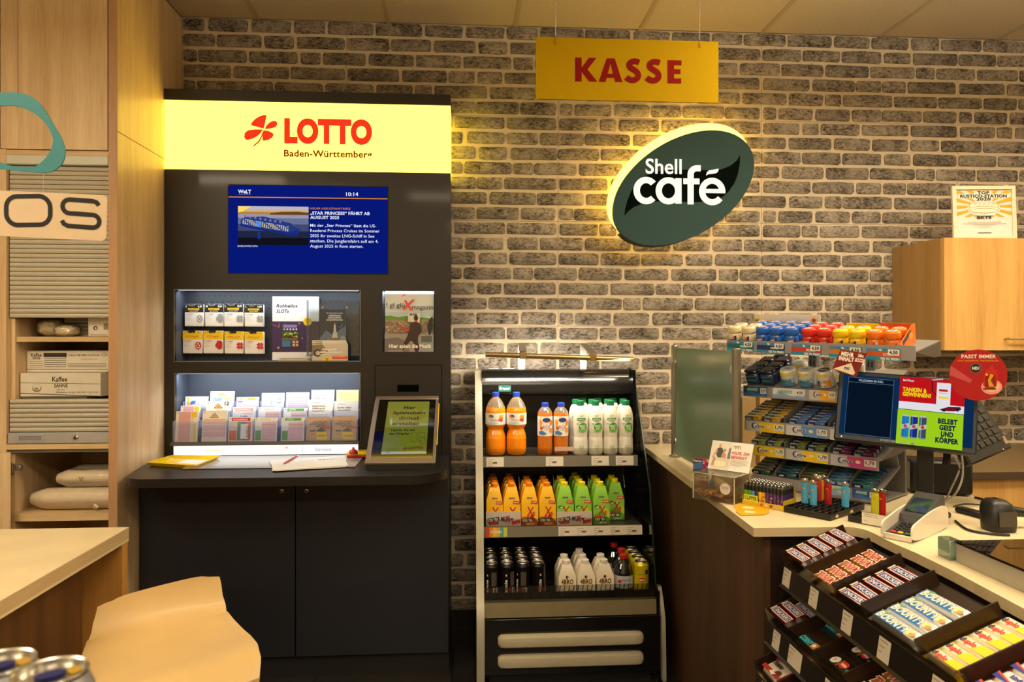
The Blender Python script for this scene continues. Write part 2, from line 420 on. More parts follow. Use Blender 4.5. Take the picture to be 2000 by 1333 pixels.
# brick wall: dark backing, relief panels of 1.075 x 0.54 m, bricks standing proud
def stone():
    m, N, L, b = new_mat('grey_stone_brick')
    tc = N.new('ShaderNodeTexCoord'); oi = N.new('ShaderNodeObjectInfo')
    ad = N.new('ShaderNodeVectorMath'); ad.operation = 'ADD'
    sc = N.new('ShaderNodeVectorMath'); sc.operation = 'SCALE'; sc.inputs['Scale'].default_value = 37.
    cb = N.new('ShaderNodeCombineXYZ')
    L.new(oi.outputs['Random'], cb.inputs[0]); L.new(oi.outputs['Random'], cb.inputs[2]); L.new(cb.outputs[0], sc.inputs[0])
    geo = N.new('ShaderNodeNewGeometry')
    L.new(geo.outputs['Position'], ad.inputs[0]); L.new(sc.outputs[0], ad.inputs[1])
    mp = N.new('ShaderNodeMapping'); mp.inputs['Rotation'].default_value = (0, .6, 0); mp.inputs['Scale'].default_value = (.55, 1, 1.15); L.new(ad.outputs[0], mp.inputs[0])
    n1 = N.new('ShaderNodeTexNoise'); n1.inputs['Scale'].default_value = 95; n1.inputs['Detail'].default_value = 7; n1.inputs['Roughness'].default_value = .68; n1.inputs['Distortion'].default_value = .8
    n2 = N.new('ShaderNodeTexNoise'); n2.inputs['Scale'].default_value = 14; n2.inputs['Detail'].default_value = 3
    L.new(mp.outputs[0], n1.inputs['Vector']); L.new(ad.outputs[0], n2.inputs['Vector'])
    r = N.new('ShaderNodeValToRGB'); E = r.color_ramp.elements
    E[0].position = .33; E[0].color = C('#2c2824'); E[1].position = .60; E[1].color = C('#a69d92')
    e = E.new(.43); e.color = C('#6f675f')
    mx = N.new('ShaderNodeMath'); mx.operation = 'MULTIPLY_ADD'; mx.inputs[1].default_value = .45
    sb = N.new('ShaderNodeMath'); sb.operation = 'SUBTRACT'; sb.inputs[1].default_value = .225
    L.new(n2.outputs[0], mx.inputs[0]); L.new(n1.outputs[0], mx.inputs[2]); L.new(mx.outputs[0], sb.inputs[0]); L.new(sb.outputs[0], r.inputs[0])
    mm = N.new('ShaderNodeMix'); mm.data_type = 'RGBA'; mm.blend_type = 'MULTIPLY'; mm.inputs[0].default_value = 1.
    rr = N.new('ShaderNodeMapRange'); rr.inputs[3].default_value = .78; rr.inputs[4].default_value = 1.12; L.new(oi.outputs['Random'], rr.inputs[0])
    L.new(r.outputs[0], mm.inputs[6]); L.new(rr.outputs[0], mm.inputs[7]); L.new(mm.outputs[2], b.inputs['Base Color'])
    bp = N.new('ShaderNodeBump'); bp.inputs['Strength'].default_value = .9; bp.inputs['Distance'].default_value = .006
    L.new(n1.outputs[0], bp.inputs['Height']); L.new(bp.outputs[0], b.inputs['Normal'])
    b.inputs['Roughness'].default_value = .85
    return m
STONE = stone()
MORTAR = mat('pale_mortar', '#d2c4ae', .9, var=.07, scale=25, bump=.3, bscale=160)
wm = MB(); wm.box(-3.7, 4.0, YW + .008, YW + .11, 0, 3.2, mat('panel_gap', '#4a4238', .9)); wall = tag(wm.build('wall_back'), kind='structure')
PW, PHT = 1.0755, .5395
XJ0, ZJ0 = PY(1090, 433, YW).x, PY(1090, 433, YW).z
pmesh = MB(); pmesh.box(-PW / 2 + .0009, PW / 2 - .0009, 0, .008, -PHT / 2 + .0009, PHT / 2 - .0009, MORTAR); pmesh = pmesh.mesh('wall_panel')
for i in range(-4, 4):
    for j in range(-4, 2):
        xc, zc = XJ0 + PW * (i + .5), ZJ0 + PHT * (j + .5)
        o = bpy.data.objects.new('wall_panel', pmesh); COL.objects.link(o); o.parent = wall; o.location = (xc, YW, zc)
PAT = [[(10, 270), (285, 400), (415, 690), (710, 1045), (1060, 1393)],
       [(-120, 170), (185, 490), (510, 765), (785, 1040), (1060, 1265)],
       [(5, 275), (290, 555), (570, 850), (870, 1060), (1080, 1393)],
       [(-155, 125), (140, 435), (450, 755), (770, 1085), (1100, 1235)],
       [(10, 340), (360, 655), (670, 845), (860, 1025), (1040, 1390)],
       [(-140, 170), (190, 430), (445, 565), (575, 925), (940, 1250)],
       [(10, 100), (115, 360), (380, 625), (640, 845), (855, 1140), (1150, 1390)]]
def brick_mesh(w, h, rnd):
    m = MB(); r = .013; pts = []
    for cx, cz, a0 in ((w / 2 - r, h / 2 - r, 0), (-w / 2 + r, h / 2 - r, 90), (-w / 2 + r, -h / 2 + r, 180), (w / 2 - r, -h / 2 + r, 270)):
        for a in (4, 45, 86):
            t = math.radians(a0 + a); pts.append((cx + r * math.cos(t) + rnd.uniform(-.0022, .0022), cz + r * math.sin(t) + rnd.uniform(-.0022, .0022)))
        if a0 in (0, 180):
            pts.append((rnd.uniform(-.2, .2) * w, (h / 2 if a0 == 0 else -h / 2) + rnd.uniform(-.0025, .002)))
    n = len(pts)
    out = [(x, 0, z) for x, z in pts]
    mid = [(x * (1 - .0015 / w), -.006, z * .985) for x, z in pts]
    inn = [(x * (1 - .018 / w), -.0105 + rnd.uniform(-.0015, .0015), z * (1 - .016 / h)) for x, z in pts]
    m.add(out + mid + inn + [(0, -.0125, 0)], [(i, (i + 1) % n, n + (i + 1) % n, n + i) for i in range(n)] + [(n + i, n + (i + 1) % n, 2 * n + (i + 1) % n, 2 * n + i) for i in range(n)] + [(2 * n + i, 2 * n + (i + 1) % n, 3 * n) for i in range(n)], STONE)
    for k in range(len(m.f)): m.f[k] = m.f[k][::-1] if False else m.f[k]
    return m
rb = random.Random(3)
KX = PW / 1403.0; RH = PHT / 7
CLS = {}
for w in (.07, .10, .13, .16, .19, .21, .235, .26):
    CLS[w] = [brick_mesh(w, .061, rb) for _ in range(3)]
CLM = {w: [b.mesh('brick') for b in v] for w, v in CLS.items()}
bricks = []
for i in range(-2, 4):
    for j in range(-4, 2):
        for rw in range(7):
            for (a, b) in PAT[rw]:
                x0, x1 = XJ0 + PW * i + a * KX, XJ0 + PW * i + b * KX
                z = ZJ0 + PHT * j + PHT - RH * (rw + .5)
                bricks.append((x0 + rb.uniform(-.003, .003), x1 + rb.uniform(-.003, .003), z))
XPAN = PY(357, 38, YW).x
keep = []
for x0, x1, z in bricks:
    x0, x1 = max(x0, XPAN + .004), min(x1, 3.6)
    if x1 - x0 < .03 or z < .115 or z > CEIL - .012: continue
    u, v, _ = UV(((x0 + x1) / 2, YW, z)); ua, ub = UV((x0, YW, z))[0], UV((x1, YW, z))[0]
    if ub < 870 and ua > 300 and v > 215: continue                      # behind the lottery terminal
    if ua > 985 and ub < 1205 and 790 < v < 1230: continue              # behind the chiller
    if ua > 1330 and v > 905: continue                                  # behind the pay counter
    if ua > 1790 and 510 < v < 650: continue                            # behind the wall cupboard
    if v > 1262: continue
    area = (x1 - x0)
    hid = (1440 < u < 1790 and 640 < v < 690) or (1320 < u < 1440 and 690 < v < 870) or (1060 < u < 1390 and 85 < v < 190) or (1220 < u < 1450 and 270 < v < 460) or (1460 < u < 1640 and v > 770) or (u > 1640 and 740 < v < 880)
    keep.append((area * (.2 if hid else 1) * (.3 if ub > 1995 or ua < 360 else 1), x0, x1, z))
keep.sort(key=lambda t: -t[0])
rest = MB()
for k, (_, x0, x1, z) in enumerate(keep):
    w = x1 - x0; c = min(CLS, key=lambda q: abs(q - w)); j = rb.randrange(3); hs = rb.uniform(.95, 1.04)
    flipx = -1 if rb.random() < .5 else 1
    if k < 300:
        o = bpy.data.objects.new('brick', CLM[c][j]); COL.objects.link(o); o.parent = wall
        o.location = ((x0 + x1) / 2, YW + .0005, z); o.scale = (w / c, rb.uniform(.85, 1.25), hs)
    else:
        s = CLS[c][j]; A = T((x0 + x1) / 2, YW + .0005, z) @ Matrix.Diagonal((w / c, 1, hs, 1))
        rest.add(s.v, s.f, STONE, A)
tag(rest.build('bricks', wall), kind='stuff')
bb = MB(); bb.box(-1.35, 1.2, YW - .016, YW - .001, 0, .105, mat('dark_baseboard', '#191614', .5)); tag(bb.build('baseboard_back'), kind='structure')

# ================================================================ TALL CUPBOARD on the left with roller shutter
YC = 3.06
XP = XPAN                        # the tall side panel's outer face
CZ = lambda v: PY(110, v, YC).z
XL0, XL1, XR0, XR1 = PY(0, 500, YC).x - .02, PY(12, 500, YC).x, PY(213, 500, YC).x, XP
cup = thing('roller_cupboard', 'tall light oak cupboard with half open grey roller shutter and an open door below', 'cupboard', (-1.65, 3.4, 0))
zj = PX(230, 257, XP).z
for nm, z0, z1 in (('side_panel', 0, zj - .0015), ('side_panel', zj + .0015, CEIL - .004)):
    m = MB(); m.box(XP - .034, XP, YC, YW - .012, z0, z1, OAK); o = m.build(nm, cup)
m = MB(); m.box(XP - .0345, XP - .0002, YC - .002, YC, 0, CEIL - .004, OAK_EDGE); m.build('edge_band', cup, flat=True)
m = MB(); m.box(XL0 - .03, XL1, YC, YW - .012, 0, CZ(293), OAK); m.build('side_panel', cup)
m = MB(); m.box(XL0 - .03, XP - .036, YC + .55, YC + .565, 0, CEIL - .004, OAK); m.build('back_panel', cup)
XI0, XI1 = XL1 + .001, XP - .0355
m = MB(); m.box(PY(1.5, 100, YC).x, PY(210, 100, YC).x, YC - .001, YC + .018, CZ(292), CEIL - .006, OAK); m.build('upper_door', cup)
m = MB(); m.box(XL0 - .9, PY(-.5, 100, YC).x, YC - .001, YC + .018, CZ(292), CEIL - .006, OAK); m.build('upper_door', cup)
m = MB(); m.box(XI0 - .02, XI1, YC + .002, YC + .05, CZ(303), CZ(294), OAKX); m.build('rail', cup)
SHUT = mat('grey_shutter_slat', '#b9b3a4', .38, var=.03, scale=30)
m = MB(); m.box(XI0, XI1, YC - .004, YC + .05, CZ(322), CZ(303.5), mat('shutter_box', '#c9cbc2', .35), r=.003); m.build('shutter_box', cup)
zs0, zs1 = CZ(323), CZ(621); n = 33; hz = (zs0 - zs1) / n
sm = MB(); w2 = (XI1 - XI0) / 2 - .004
sm.grid([[(-w2, .006, -hz * .48), (w2, .006, -hz * .48)], [(-w2, .0006, -hz * .40), (w2, .0006, -hz * .40)], [(-w2, -.002, 0), (w2, -.002, 0)], [(-w2, .0006, hz * .40), (w2, .0006, hz * .40)], [(-w2, .006, hz * .48), (w2, .006, hz * .48)]], SHUT)
sme = sm.mesh('slat')
xm = (XI0 + XI1) / 2
def slat(z):
    o = bpy.data.objects.new('slat', sme); COL.objects.link(o); o.parent = cup; o.location = (xm + 1.65, YC + .016 - 3.4, z)
for k in range(n): slat(zs0 - hz * (k + .5))
sb = MB(); sb.box(XI0, XI1, YC + .024, YC + .027, zs1, zs0, mat('shutter_backing_grey', '#6d685e', .6)); sb.build('shutter_backing', cup)  # grey sheet behind the slats, darker than they are
zl0 = CZ(845)
for k in range(7): slat(zl0 + hz * (k + .5) * 1.02)
sb = MB(); sb.box(XI0, XI1, YC + .024, YC + .027, zl0, zl0 + 7 * hz * 1.02, mat('shutter_backing_grey', '#6d685e', .6)); sb.build('shutter_backing', cup)
ALU = mat('pale_aluminium', '#b9bcc6', .3, metal=.55, var=.03)
m = MB(); m.box(XI0 + .002, XI1, YC + .004, YC + .03, CZ(867), CZ(845.5), ALU, r=.002); bar = m.build('lock_bar', cup)
xx = lambda u, v=855: PY(u, v, YC).x
m = MB(); m.plate(xx(33), xx(85), CZ(863), CZ(849), [(xx(37), xx(81), CZ(860), CZ(852))], YC, YC + .0055, ALU); m.build('handle_frame', bar)
m = MB(); m.box(xx(37.5), xx(80.5), YC + .002, YC + .0038, CZ(859.7), CZ(852.3), mat('handle_recess', '#84868f', .4)); m.build('handle_recess', bar)
m = MB(); m.lathe([(.010, 0), (.010, .006), (.0085, .008), (.004, .009, BLK), (.004, .005, BLK)], CHROME, 14, T(xx(147), YC + .004, CZ(855)) @ RXm(pi / 2)); m.build('lock', bar)
for v0, v1 in ((868, 878),):
    m = MB(); m.box(XI0 - .003, XI1, YC + .001, YC + .5, CZ(v1), CZ(v0), OAKX); m.build('shelf', cup)
m = MB(); m.box(XI0, XI1, YC + .012, YC + .5, CZ(885), CZ(879), mat('gap_filler_grey', '#6f6a60', .5)); m.build('gap_filler', cup)  # grey box filling the gap below the board
ZSH1 = CZ(657.5); ZSH2 = PY(120, 800, YC).z - .03; ZSH3 = CZ(1003)
m = MB(); m.box(XI0 + .018, XI1, YC + .035, YC + .545, PY(120, 668, YC + .035).z, PY(120, 658, YC + .035).z, OAKX); m.build('shelf', cup); ZSH1 = PY(120, 658, YC + .035).z
m = MB(); m.box(XI0 + .018, XI1, YC + .02, YC + .545, PY(120, 1018, YC + .02).z, PY(120, 1003, YC + .02).z, OAKX); m.build('shelf', cup); ZSH3 = PY(120, 1003, YC + .02).z
m = MB(); m.box(XI0, XI0 + .016, YC + .03, YC + .545, .1, CZ(622), OAK); m.build('inner_side', cup)
ZFL = CZ(867) ;  ZF2 = CZ(868)
# open door, swung out towards the room
m = MB(); dM = T(xx(27, 900), YC - .004, 0) @ RZ(math.radians(-100)) 
m.box(-.40, -.0005, -.018, 0, .1, CZ(881), OAK, T(xx(27.5, 950), YC - .02, 0) @ RZ(math.radians(28))); dr = m.build('door', cup)
hg = MB(); hx, hz_ = xx(31, 915), CZ(914)
hg.box(hx - .022, hx - .008, YC - .020, YC - .002, hz_ - .028, hz_ + .022, GREYM, r=.003)
hg.box(hx - .010, hx + .022, YC - .008, YC + .012, hz_ - .01, hz_ + .012, GREYM, r=.003)
hg.lathe([(.006, -.016), (.006, .02)], CHROME, 10, T(hx - .002, YC - .014, hz_)); hg.build('hinge', dr)

# --- goods in the cupboard
CART = mat('white_carton', '#d9d2c4', .75, var=.03, scale=20)
INK = pm('#2a2622')
def carton(name, label, u0, v0, u1, v1, Y, depth, zb, h=None, group=None, lid=False, rot=0):
    x0, x1, z0, z1 = RY(u0, v0, u1, v1, Y)
    if h is None: h = z1 - z0
    x1 = min(x1, XI1 - .004)
    r = thing(name, label, 'box', ((x0 + x1) / 2, Y + depth / 2, zb), group)
    m = MB(); m.box(x0, x1, Y, Y + depth, zb, zb + h, CART, r=.002); m.build('carton', r)
    return r, x0, x1, zb, zb + h
ZB = ZF2 + .0005
Y0 = YC + .075
hC = PY(120, 775, Y0).z - ZB
r, x0, x1, z0, z1 = carton('cream_carton', 'plain white carton lowest in the stack, half hidden by the lower shutter', 43, 775, 170, 800, Y0, .28, ZB, hC)
m = MB(); p = Pr(m, faceY(x0, z1, Y0), x1 - x0, z1 - z0, (43, 775, 170, 870)); p.text(134, 789, 'II|', 6, INK); m.build('print', r)
m = MB(); m.box(x1 + .006, XI1 - .003, Y0 + .05, Y0 + .3, ZB, ZB + hC - .004, mat('olive_carton', '#57503c', .8)); single(m, 'flat_carton', 'dim olive carton standing beside the plain white carton', 'box', (x1 + .03, Y0 + .15, ZB))  # plain box in dark olive
zB = ZB + hC + .001; hB = PY(120, 729, Y0 - .02).z - zB
r, x0, x1, z0, z1 = carton('cream_carton', 'white coffee cream carton with big centred lettering, middle of the stack', 39, 729, 197, 775, Y0 - .02, .3, zB, hB)
p1 = MB(); p = Pr(p1, faceY(x0, z1, Y0 - .02), x1 - x0, z1 - z0, (104, 450, 520, 572))
p.line(106, 500, 515, 507, 2, INK); p.text(308, 494, 'Kaffee', 24, INK, 'c', .02, 78); p.text(314, 524, 'SAHNE', 18, INK, 'c', .02, 70); p.text(313, 540, '10% Fett', 8, INK, 'c')
p.text(290, 553, 'Kaffeesahne · 2,4 kg / 1,80 l 240 x 10 g (1,0 ml)', 8, INK, 'l', .0, 218); p.oval(190, 527, 24, 20, pm('#6d675e')); p.oval(190, 524, 21, 16, CART); p.oval(188, 530, 12, 6, pm('#8a8378')); p.line(106, 553, 520, 571, 3, INK); p1.build('print', r)
m = MB(); m.add([(x1, Y0 - .021, z0), (min(x1 + .03, XI1 - .002), Y0 + .02, z0 + .004), (min(x1 + .03, XI1 - .002), Y0 + .02, z1 - .004), (x1, Y0 - .021, z1)], [(0, 1, 2, 3), (3, 2, 1, 0)], CART); m.build('end_flap', r)
zA = z1 + .001; hA = PY(120, 685.5, Y0 + .03).z - zA
r, x0, x1, z0, z1 = carton('cream_carton', 'white coffee cream carton with a printed table, top of the stack', 52, 685, 213, 726, Y0 + .03, .26, zA, hA)
p1 = MB(); p = Pr(p1, faceY(x0, z1, Y0 + .03), x1 - x0, z1 - z0, (137, 335, 560, 448))
p.line(137, 432, 560, 434, 3, INK); p.text(187, 366, 'Kaffee', 18, INK, 'c', .02, 54); p.text(187, 380, 'SAHNE', 12, INK, 'c', .02, 40)
for k in range(4): p.rect(152, 392 + k * 9, 222, 395 + k * 9, pm('#8b857a'))
p.rect(224, 347, 342, 368, INK)
for k in range(5): p.rect(228, 374 + k * 11, 340, 377 + k * 11, pm('#7d776d'))
p.text(350, 362, '· 2,4 kg / 1,80 l 240 x 10 g (1,0 ml)', 8, INK, 'l', .01, 160); p.text(416, 384, '40 0001 5561 3 20', 7, pm('#9b9488'), 'l', 0, 84)
for k in range(3): p.rect(348, 402 + k * 8, 545, 405 + k * 8, pm('#8b857a'))
p.oval(535, 355, 13, 9, pm('#8b857a')); p.oval(535, 355, 10, 6, CART); p1.build('print', r)
# top shelf
r, x0, x1, z0, z1 = carton('cream_carton', 'white carton with an oval mark on the uppermost shelf, half under the shutter', 172, 612, 213, 657, YC + .07, .3, ZSH1 + .0005, .13)
p1 = MB(); p = Pr(p1, faceY(x0, z1, YC + .07), x1 - x0, z1 - z0, (458, 60, 562, 258)); p.oval(495, 205, 11, 14, INK); p.oval(496, 206, 5, 8, CART); p.rect(535, 175, 560, 215, pm('#8b857a')); p.rect(470, 245, 550, 249, pm('#8b857a')); p1.build('print', r)
STK = [mat('paper_ware_%d' % k, c, .7) for k, c in enumerate(('#8e8472', '#6f6658'))]
r = thing('paper_stack', 'stack of flat grey paper ware behind the bags on the uppermost shelf', 'paper', (xx(150), YC + .3, ZSH1))
for k in range(12):
    m = MB(); m.box(xx(118) + .004 * (k % 2) - .05, xx(171) - .055, YC + .12 + .002 * (k % 3), YC + .4, ZSH1 + .0005 + k * .0075, ZSH1 + .0072 + k * .0075, STK[k % 2]); m.build('sheet', r)
FOIL = clear('crinkled_film', '#f6f0e2', .10, .15, .3, '#efe2c8')
def lump(name, label, cat, c, rx, ry, rz, seed, mtl, base, nz=.18, n=14, group=None):
    rn = random.Random(seed); m = MB(); rows = []
    for i in range(n + 1):
        t = pi * i / n - pi / 2; row = []
        for j in range(n * 2):
            a = 2 * pi * j / (n * 2); k = 1 + rn.uniform(-nz, nz) * (math.cos(t) ** .5 if abs(t) < 1.5 else 0)
            x, y, z = rx * k * math.copysign(abs(math.cos(t) * math.cos(a)) ** .8, math.cos(a)), ry * k * math.copysign(abs(math.cos(t) * math.sin(a)) ** .8, math.sin(a)), rz * k * math.copysign(abs(math.sin(t)) ** .8, math.sin(t))
            row.append((c[0] + x, c[1] + y, max(base, c[2] + z)))
        rows.append(row + [row[0]])
    m.grid(rows, mtl)
    return m
BEADS = mat('pale_lids', '#efe6cf', .5, var=.35, scale=160)
for k, (u0, u1, vt) in enumerate(((40, 92, 622), (82, 130, 634))):
    xa, xb = xx(u0, 640), xx(u1, 640); yb = YC + .09 - .03 * k; h = PY(80, vt, yb).z - ZSH1
    r = thing('lid_bag', ['clear bag of pale lids, the bigger of two on the uppermost shelf', 'smaller clear bag of pale lids lying against the bigger one'][k], 'bag', ((xa + xb) / 2, yb + .04, ZSH1))
    m = lump('', '', '', ((xa + xb) / 2, yb + .05 - .012 * k, ZSH1 + h / 2), (xb - xa) / 2 * .92, .045 - .014 * k, h / 2 * .9, 5 + k, BEADS, ZSH1 + .001, .1); m.build('contents', r)
    m = lump('', '', '', ((xa + xb) / 2, yb + .05 - .012 * k, ZSH1 + h / 2), (xb - xa) / 2, .051 - .014 * k, h / 2, 8 + k, FOIL, ZSH1 + .0006, .12); m.build('film', r)
# rolls of bags below
ROLL = mat('white_bag_roll', '#e4d5bb', .55, var=.05, scale=30)
def roll(label, ua, ub, va, vb, Y, zb, seed, tie=False):
    xa, xb = xx(ua), min(xx(ub), XI1 - .003); R = (PY(120, va, Y).z - zb) / 2
    r = thing('bag_roll', label, 'roll', ((xa + xb) / 2, Y + R, zb), 'rolls of bags in the cupboard')
    m = MB(); rn = random.Random(seed); rows = []
    for i in range(13):
        t = i / 12; x = xa + (xb - xa) * t; k = min(1, (.55 + 2.8 * min(t, .16)) )
        rows.append([(x, Y + R + R * k * (1 + rn.uniform(-.03, .03)) * math.cos(a), max(zb + .0006, zb + R + R * k * (1 + rn.uniform(-.03, .03)) * math.sin(a))) for a in [2 * pi * q / 16 for q in range(17)]])
        rows[-1][-1] = rows[-1][0]
    m.grid(rows, ROLL); m.poly(rows[0][:-1], ROLL); m.build('roll', r)
    m = MB(); rows = [[(p[0] - .002, Y + R + (p[1] - Y - R) * 1.05 , max(zb + .0003, zb + R + (p[2] - zb - R) * (1.05 + rn.uniform(-.02, .05)))) for p in rw] for rw in rows]
    for rw in rows: rw[-1] = rw[0]
    m.grid(rows, clear('roll_film', '#ffffff', .10, .1, .12, '#efe4cf')); m.build('film', r)
    if tie:
        m = MB(); c = PY(183, 997, Y - .003); c.z += .009; m.tube([c, c + Vector((.008, -.006, .012)), c + Vector((.018, -.004, .004)), c + Vector((.01, -.008, -.006))], [.004, .007, .006, .003], ROLL); m.build('knot', r)
Z3 = ZSH3 + .0005
roll('long white bag roll in clear film lying in front on the lower cupboard shelf', 38, 214, 957, 1000, YC + .05, Z3, 3, True)
R1 = PY(120, 957, YC + .05).z
roll('white bag roll with a small printed eye mark on top of the front roll', 86, 214, 921, 958, YC + .07, R1 + .001, 4)
roll('white bag roll at the back of the lower cupboard shelf', 74, 214, 948, 1000, YC + .17, Z3, 5)
roll('white bag roll lying on the roll at the back of the lower shelf', 82, 214, 910, 950, YC + .19, PY(120, 948, YC + .17).z + .001, 6)
pr = MB(); p = Pr(pr, faceY(xx(135), PY(120, 930, YC + .068).z, YC + .0665), .03, .02, (0, 0, 30, 20)); p.oval(8, 9, 3.4, 2, INK); p.oval(19, 9, 3.4, 2, INK); p.oval(12, 17, 7, 3, pm('#8d8272')); pr.build('print', bpy.data.objects['bag_roll.001'])

# ================================================================ hanging sign at the left edge
YS = 1.7
hs = thing('hanging_sign', 'blue green ring above a cream plate with black letters O and S, hung on threads', 'sign', PY(60, 470, YS))
TEAL = mat('teal_board', '#2f7f88', .5, var=.03)
def ring_pts():
    out = [(-95, 250), (-90, 205), (-50, 183), (0, 181), (40, 180), (65, 190), (82, 207), (95, 228), (108, 250), (120, 270), (126, 288), (127, 300), (124, 315), (112, 330), (97, 337), (75, 337.5), (40, 334), (0, 330), (-50, 326), (-85, 300)]
    inn = [(-70, 255), (-60, 225), (-30, 210), (0, 206.5), (25, 205.5), (50, 212), (72, 224), (90, 242), (101, 262), (104, 275), (100, 292), (90, 308), (75, 322), (65, 326.5), (40, 326), (20, 324), (0, 317), (-40, 305), (-62, 290), (-68, 275)]
    sm = lambda P: [((P[i][0] * (1 - t) + P[(i + 1) % len(P)][0] * t), (P[i][1] * (1 - t) + P[(i + 1) % len(P)][1] * t)) for i in range(len(P)) for t in (0, .5)]
    def chk(P):
        for _ in range(2):
            P = [q for i in range(len(P)) for q in ((P[i][0] * .75 + P[(i + 1) % len(P)][0] * .25, P[i][1] * .75 + P[(i + 1) % len(P)][1] * .25), (P[i][0] * .25 + P[(i + 1) % len(P)][0] * .75, P[i][1] * .25 + P[(i + 1) % len(P)][1] * .75))]
        return P
    return chk(out), chk(inn)
a, b = ring_pts(); n = len(a); th = .004
oa = [PY(u, v, YS) for u, v in a]; ob = [PY(u, v, YS) for u, v in b]
m = MB(); vs = [*oa, *ob, *[p + Vector((0, th, 0)) for p in oa], *[p + Vector((0, th, 0)) for p in ob]]
m.add(vs, [f for i in range(n) for f in ((i, n + i, n + (i + 1) % n, (i + 1) % n), (2 * n + i, 2 * n + (i + 1) % n, 3 * n + (i + 1) % n, 3 * n + i), (i, (i + 1) % n, 2 * n + (i + 1) % n, 2 * n + i), (n + i, 3 * n + i, 3 * n + (i + 1) % n, n + (i + 1) % n))], TEAL); m.build('ring', hs)
m = MB(); q = []
cor = lambda cx, cy, a0, r=9: [(cx + r * math.cos(math.radians(a0 + k * 22.5)), cy + r * math.sin(math.radians(a0 + k * 22.5))) for k in range(5)]
q = [(-240, 362), *cor(200, 390, -80), *cor(198, 462, 0), (-240, 449)]
P = [PY(u, v, YS) for u, v in q]; m.prism([(p.x, p.z) for p in P], YS, YS + .004, mat('cream_board', '#cdb698', .55, var=.03), 'y'); m.build('plate', hs)
def stroke(mb, pts, w, mt, closed=False, Y=YS - .0006):
    L_, R_ = [], []; N_ = len(pts)
    for i in range(N_):
        p, q = pts[(i - 1) % N_ if closed else max(i - 1, 0)], pts[(i + 1) % N_ if closed else min(i + 1, N_ - 1)]
        d = math.hypot(q[0] - p[0], q[1] - p[1]) or 1; nx, ny = -(q[1] - p[1]) / d * w / 2, (q[0] - p[0]) / d * w / 2
        L_.append(PY(pts[i][0] + nx, pts[i][1] + ny, Y)); R_.append(PY(pts[i][0] - nx, pts[i][1] - ny, Y))
    k = N_ if closed else N_ - 1
    mb.add([*L_, *R_], [(i, (i + 1) % N_, N_ + (i + 1) % N_, N_ + i) for i in range(k)], mt)
arc = lambda cx, cy, rx, ry, a0, a1, n=8: [(cx + rx * math.cos(math.radians(a0 + (a1 - a0) * i / n)), cy + ry * math.sin(math.radians(a0 + (a1 - a0) * i / n))) for i in range(n + 1)]
m = MB(); LB = pm('#0c0c10', .7); shr = lambda P: [(x, y + (x - 55) * .055) for x, y in P]
stroke(m, shr(arc(34, 407, 22, 22, 180, 270) + arc(76, 404, 22, 22, 270, 360) + arc(76, 416, 22, 22, 0, 90) + arc(34, 419, 22, 22, 90, 180)), 9, LB, True)
stroke(m, shr([(193, 394), (188, 388), (180, 386)] + arc(136, 399, 14, 13.5, 270, 90) + [(150, 412.5), (172, 413)] + arc(181, 425.5, 13, 12.5, 270, 450) + [(150, 437.5), (132, 437), (124, 433), (121, 427)]), 9, LB)
m.build('lettering', hs)
m = MB()
for u0, v0, u1, v1 in ((86, 335, 84, 380), (35, 185, 35, -140)):
    p, q = PY(u0, v0, YS + .002), PY(u1, v1, YS + .002); 
    m.tube([p, q], .0006, mat('thin_thread', '#b7a88e', .6), 5)
p, q = PY(35, 185, YS + .002), PY(35, 185, YS + .002); q.z = CEIL; m.tube([p, q], .0006, MATS['thin_thread'], 5); m.build('thread', hs)

# ================================================================ bar table, stool, cans near the camera
ZT = .93
c0, c1 = PZ(248, 1030, ZT), PZ(0, 1177, ZT); xe = (c0.x + c1.x) / 2; ye = c0.y
tb = thing('bar_table', 'high table with a pale top and oak sides, beside the pale bar stool', 'table', (-1.6, 1.4, 0))
m = MB(); m.box(-2.6, xe, .75, ye, ZT - .042, ZT, TOPM, r=.0015); m.build('tabletop', tb)
m = MB(); m.box(xe - .0005, xe + .0008, .752, ye - .002, ZT - .033, ZT - .001, wood('table_edge', '#b59a6e', '#cbb288', 'y', .5)); m.build('edge_band', tb, flat=True)
BRN = wood('shaded_table_oak', '#55381b', '#7a5228', 'z', .5)  # darker oak; the shade under the tabletop is put into its colour
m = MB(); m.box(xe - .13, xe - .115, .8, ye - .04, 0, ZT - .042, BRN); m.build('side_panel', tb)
m = MB(); m.box(-2.2, xe - .003, ye - .038, ye - .002, 0, ZT - .042, wood('table_leg_oak', '#a8742f', '#c8924a', 'z', .5)); m.build('end_panel', tb)
ST_M = mat('cream_seat_shell', '#c9aa74', .42, var=.04, scale=7, coat=.12)
cl, cr = PZ(173, 1258, .72), PZ(444, 1201, .72)
ax = (cr - cl); ax.z = 0; wd = ax.length; ex = ax.normalized(); ey = Vector((-ex.y, ex.x, 0)); cen = (cl + cr) / 2
st = thing('bar_stool', 'cream shell bar stool with a low curved back on one steel column', 'stool', (cen - ey * .17).xyz * 1 - Vector((0, 0, .72)))
prof = [(.050, .096, .86), (.049, .090, .90), (.045, .068, .92), (.037, .040, .95), (.025, .018, .98), (.008, .005, 1.0), (-.025, 0, 1.01), (-.08, -.006, 1.06), (-.15, -.010, 1.13), (-.21, -.008, 1.18), (-.28, -.004, 1.20), (-.34, -.016, 1.18), (-.37, -.04, 1.15)]
rows_t, rows_b = [], []
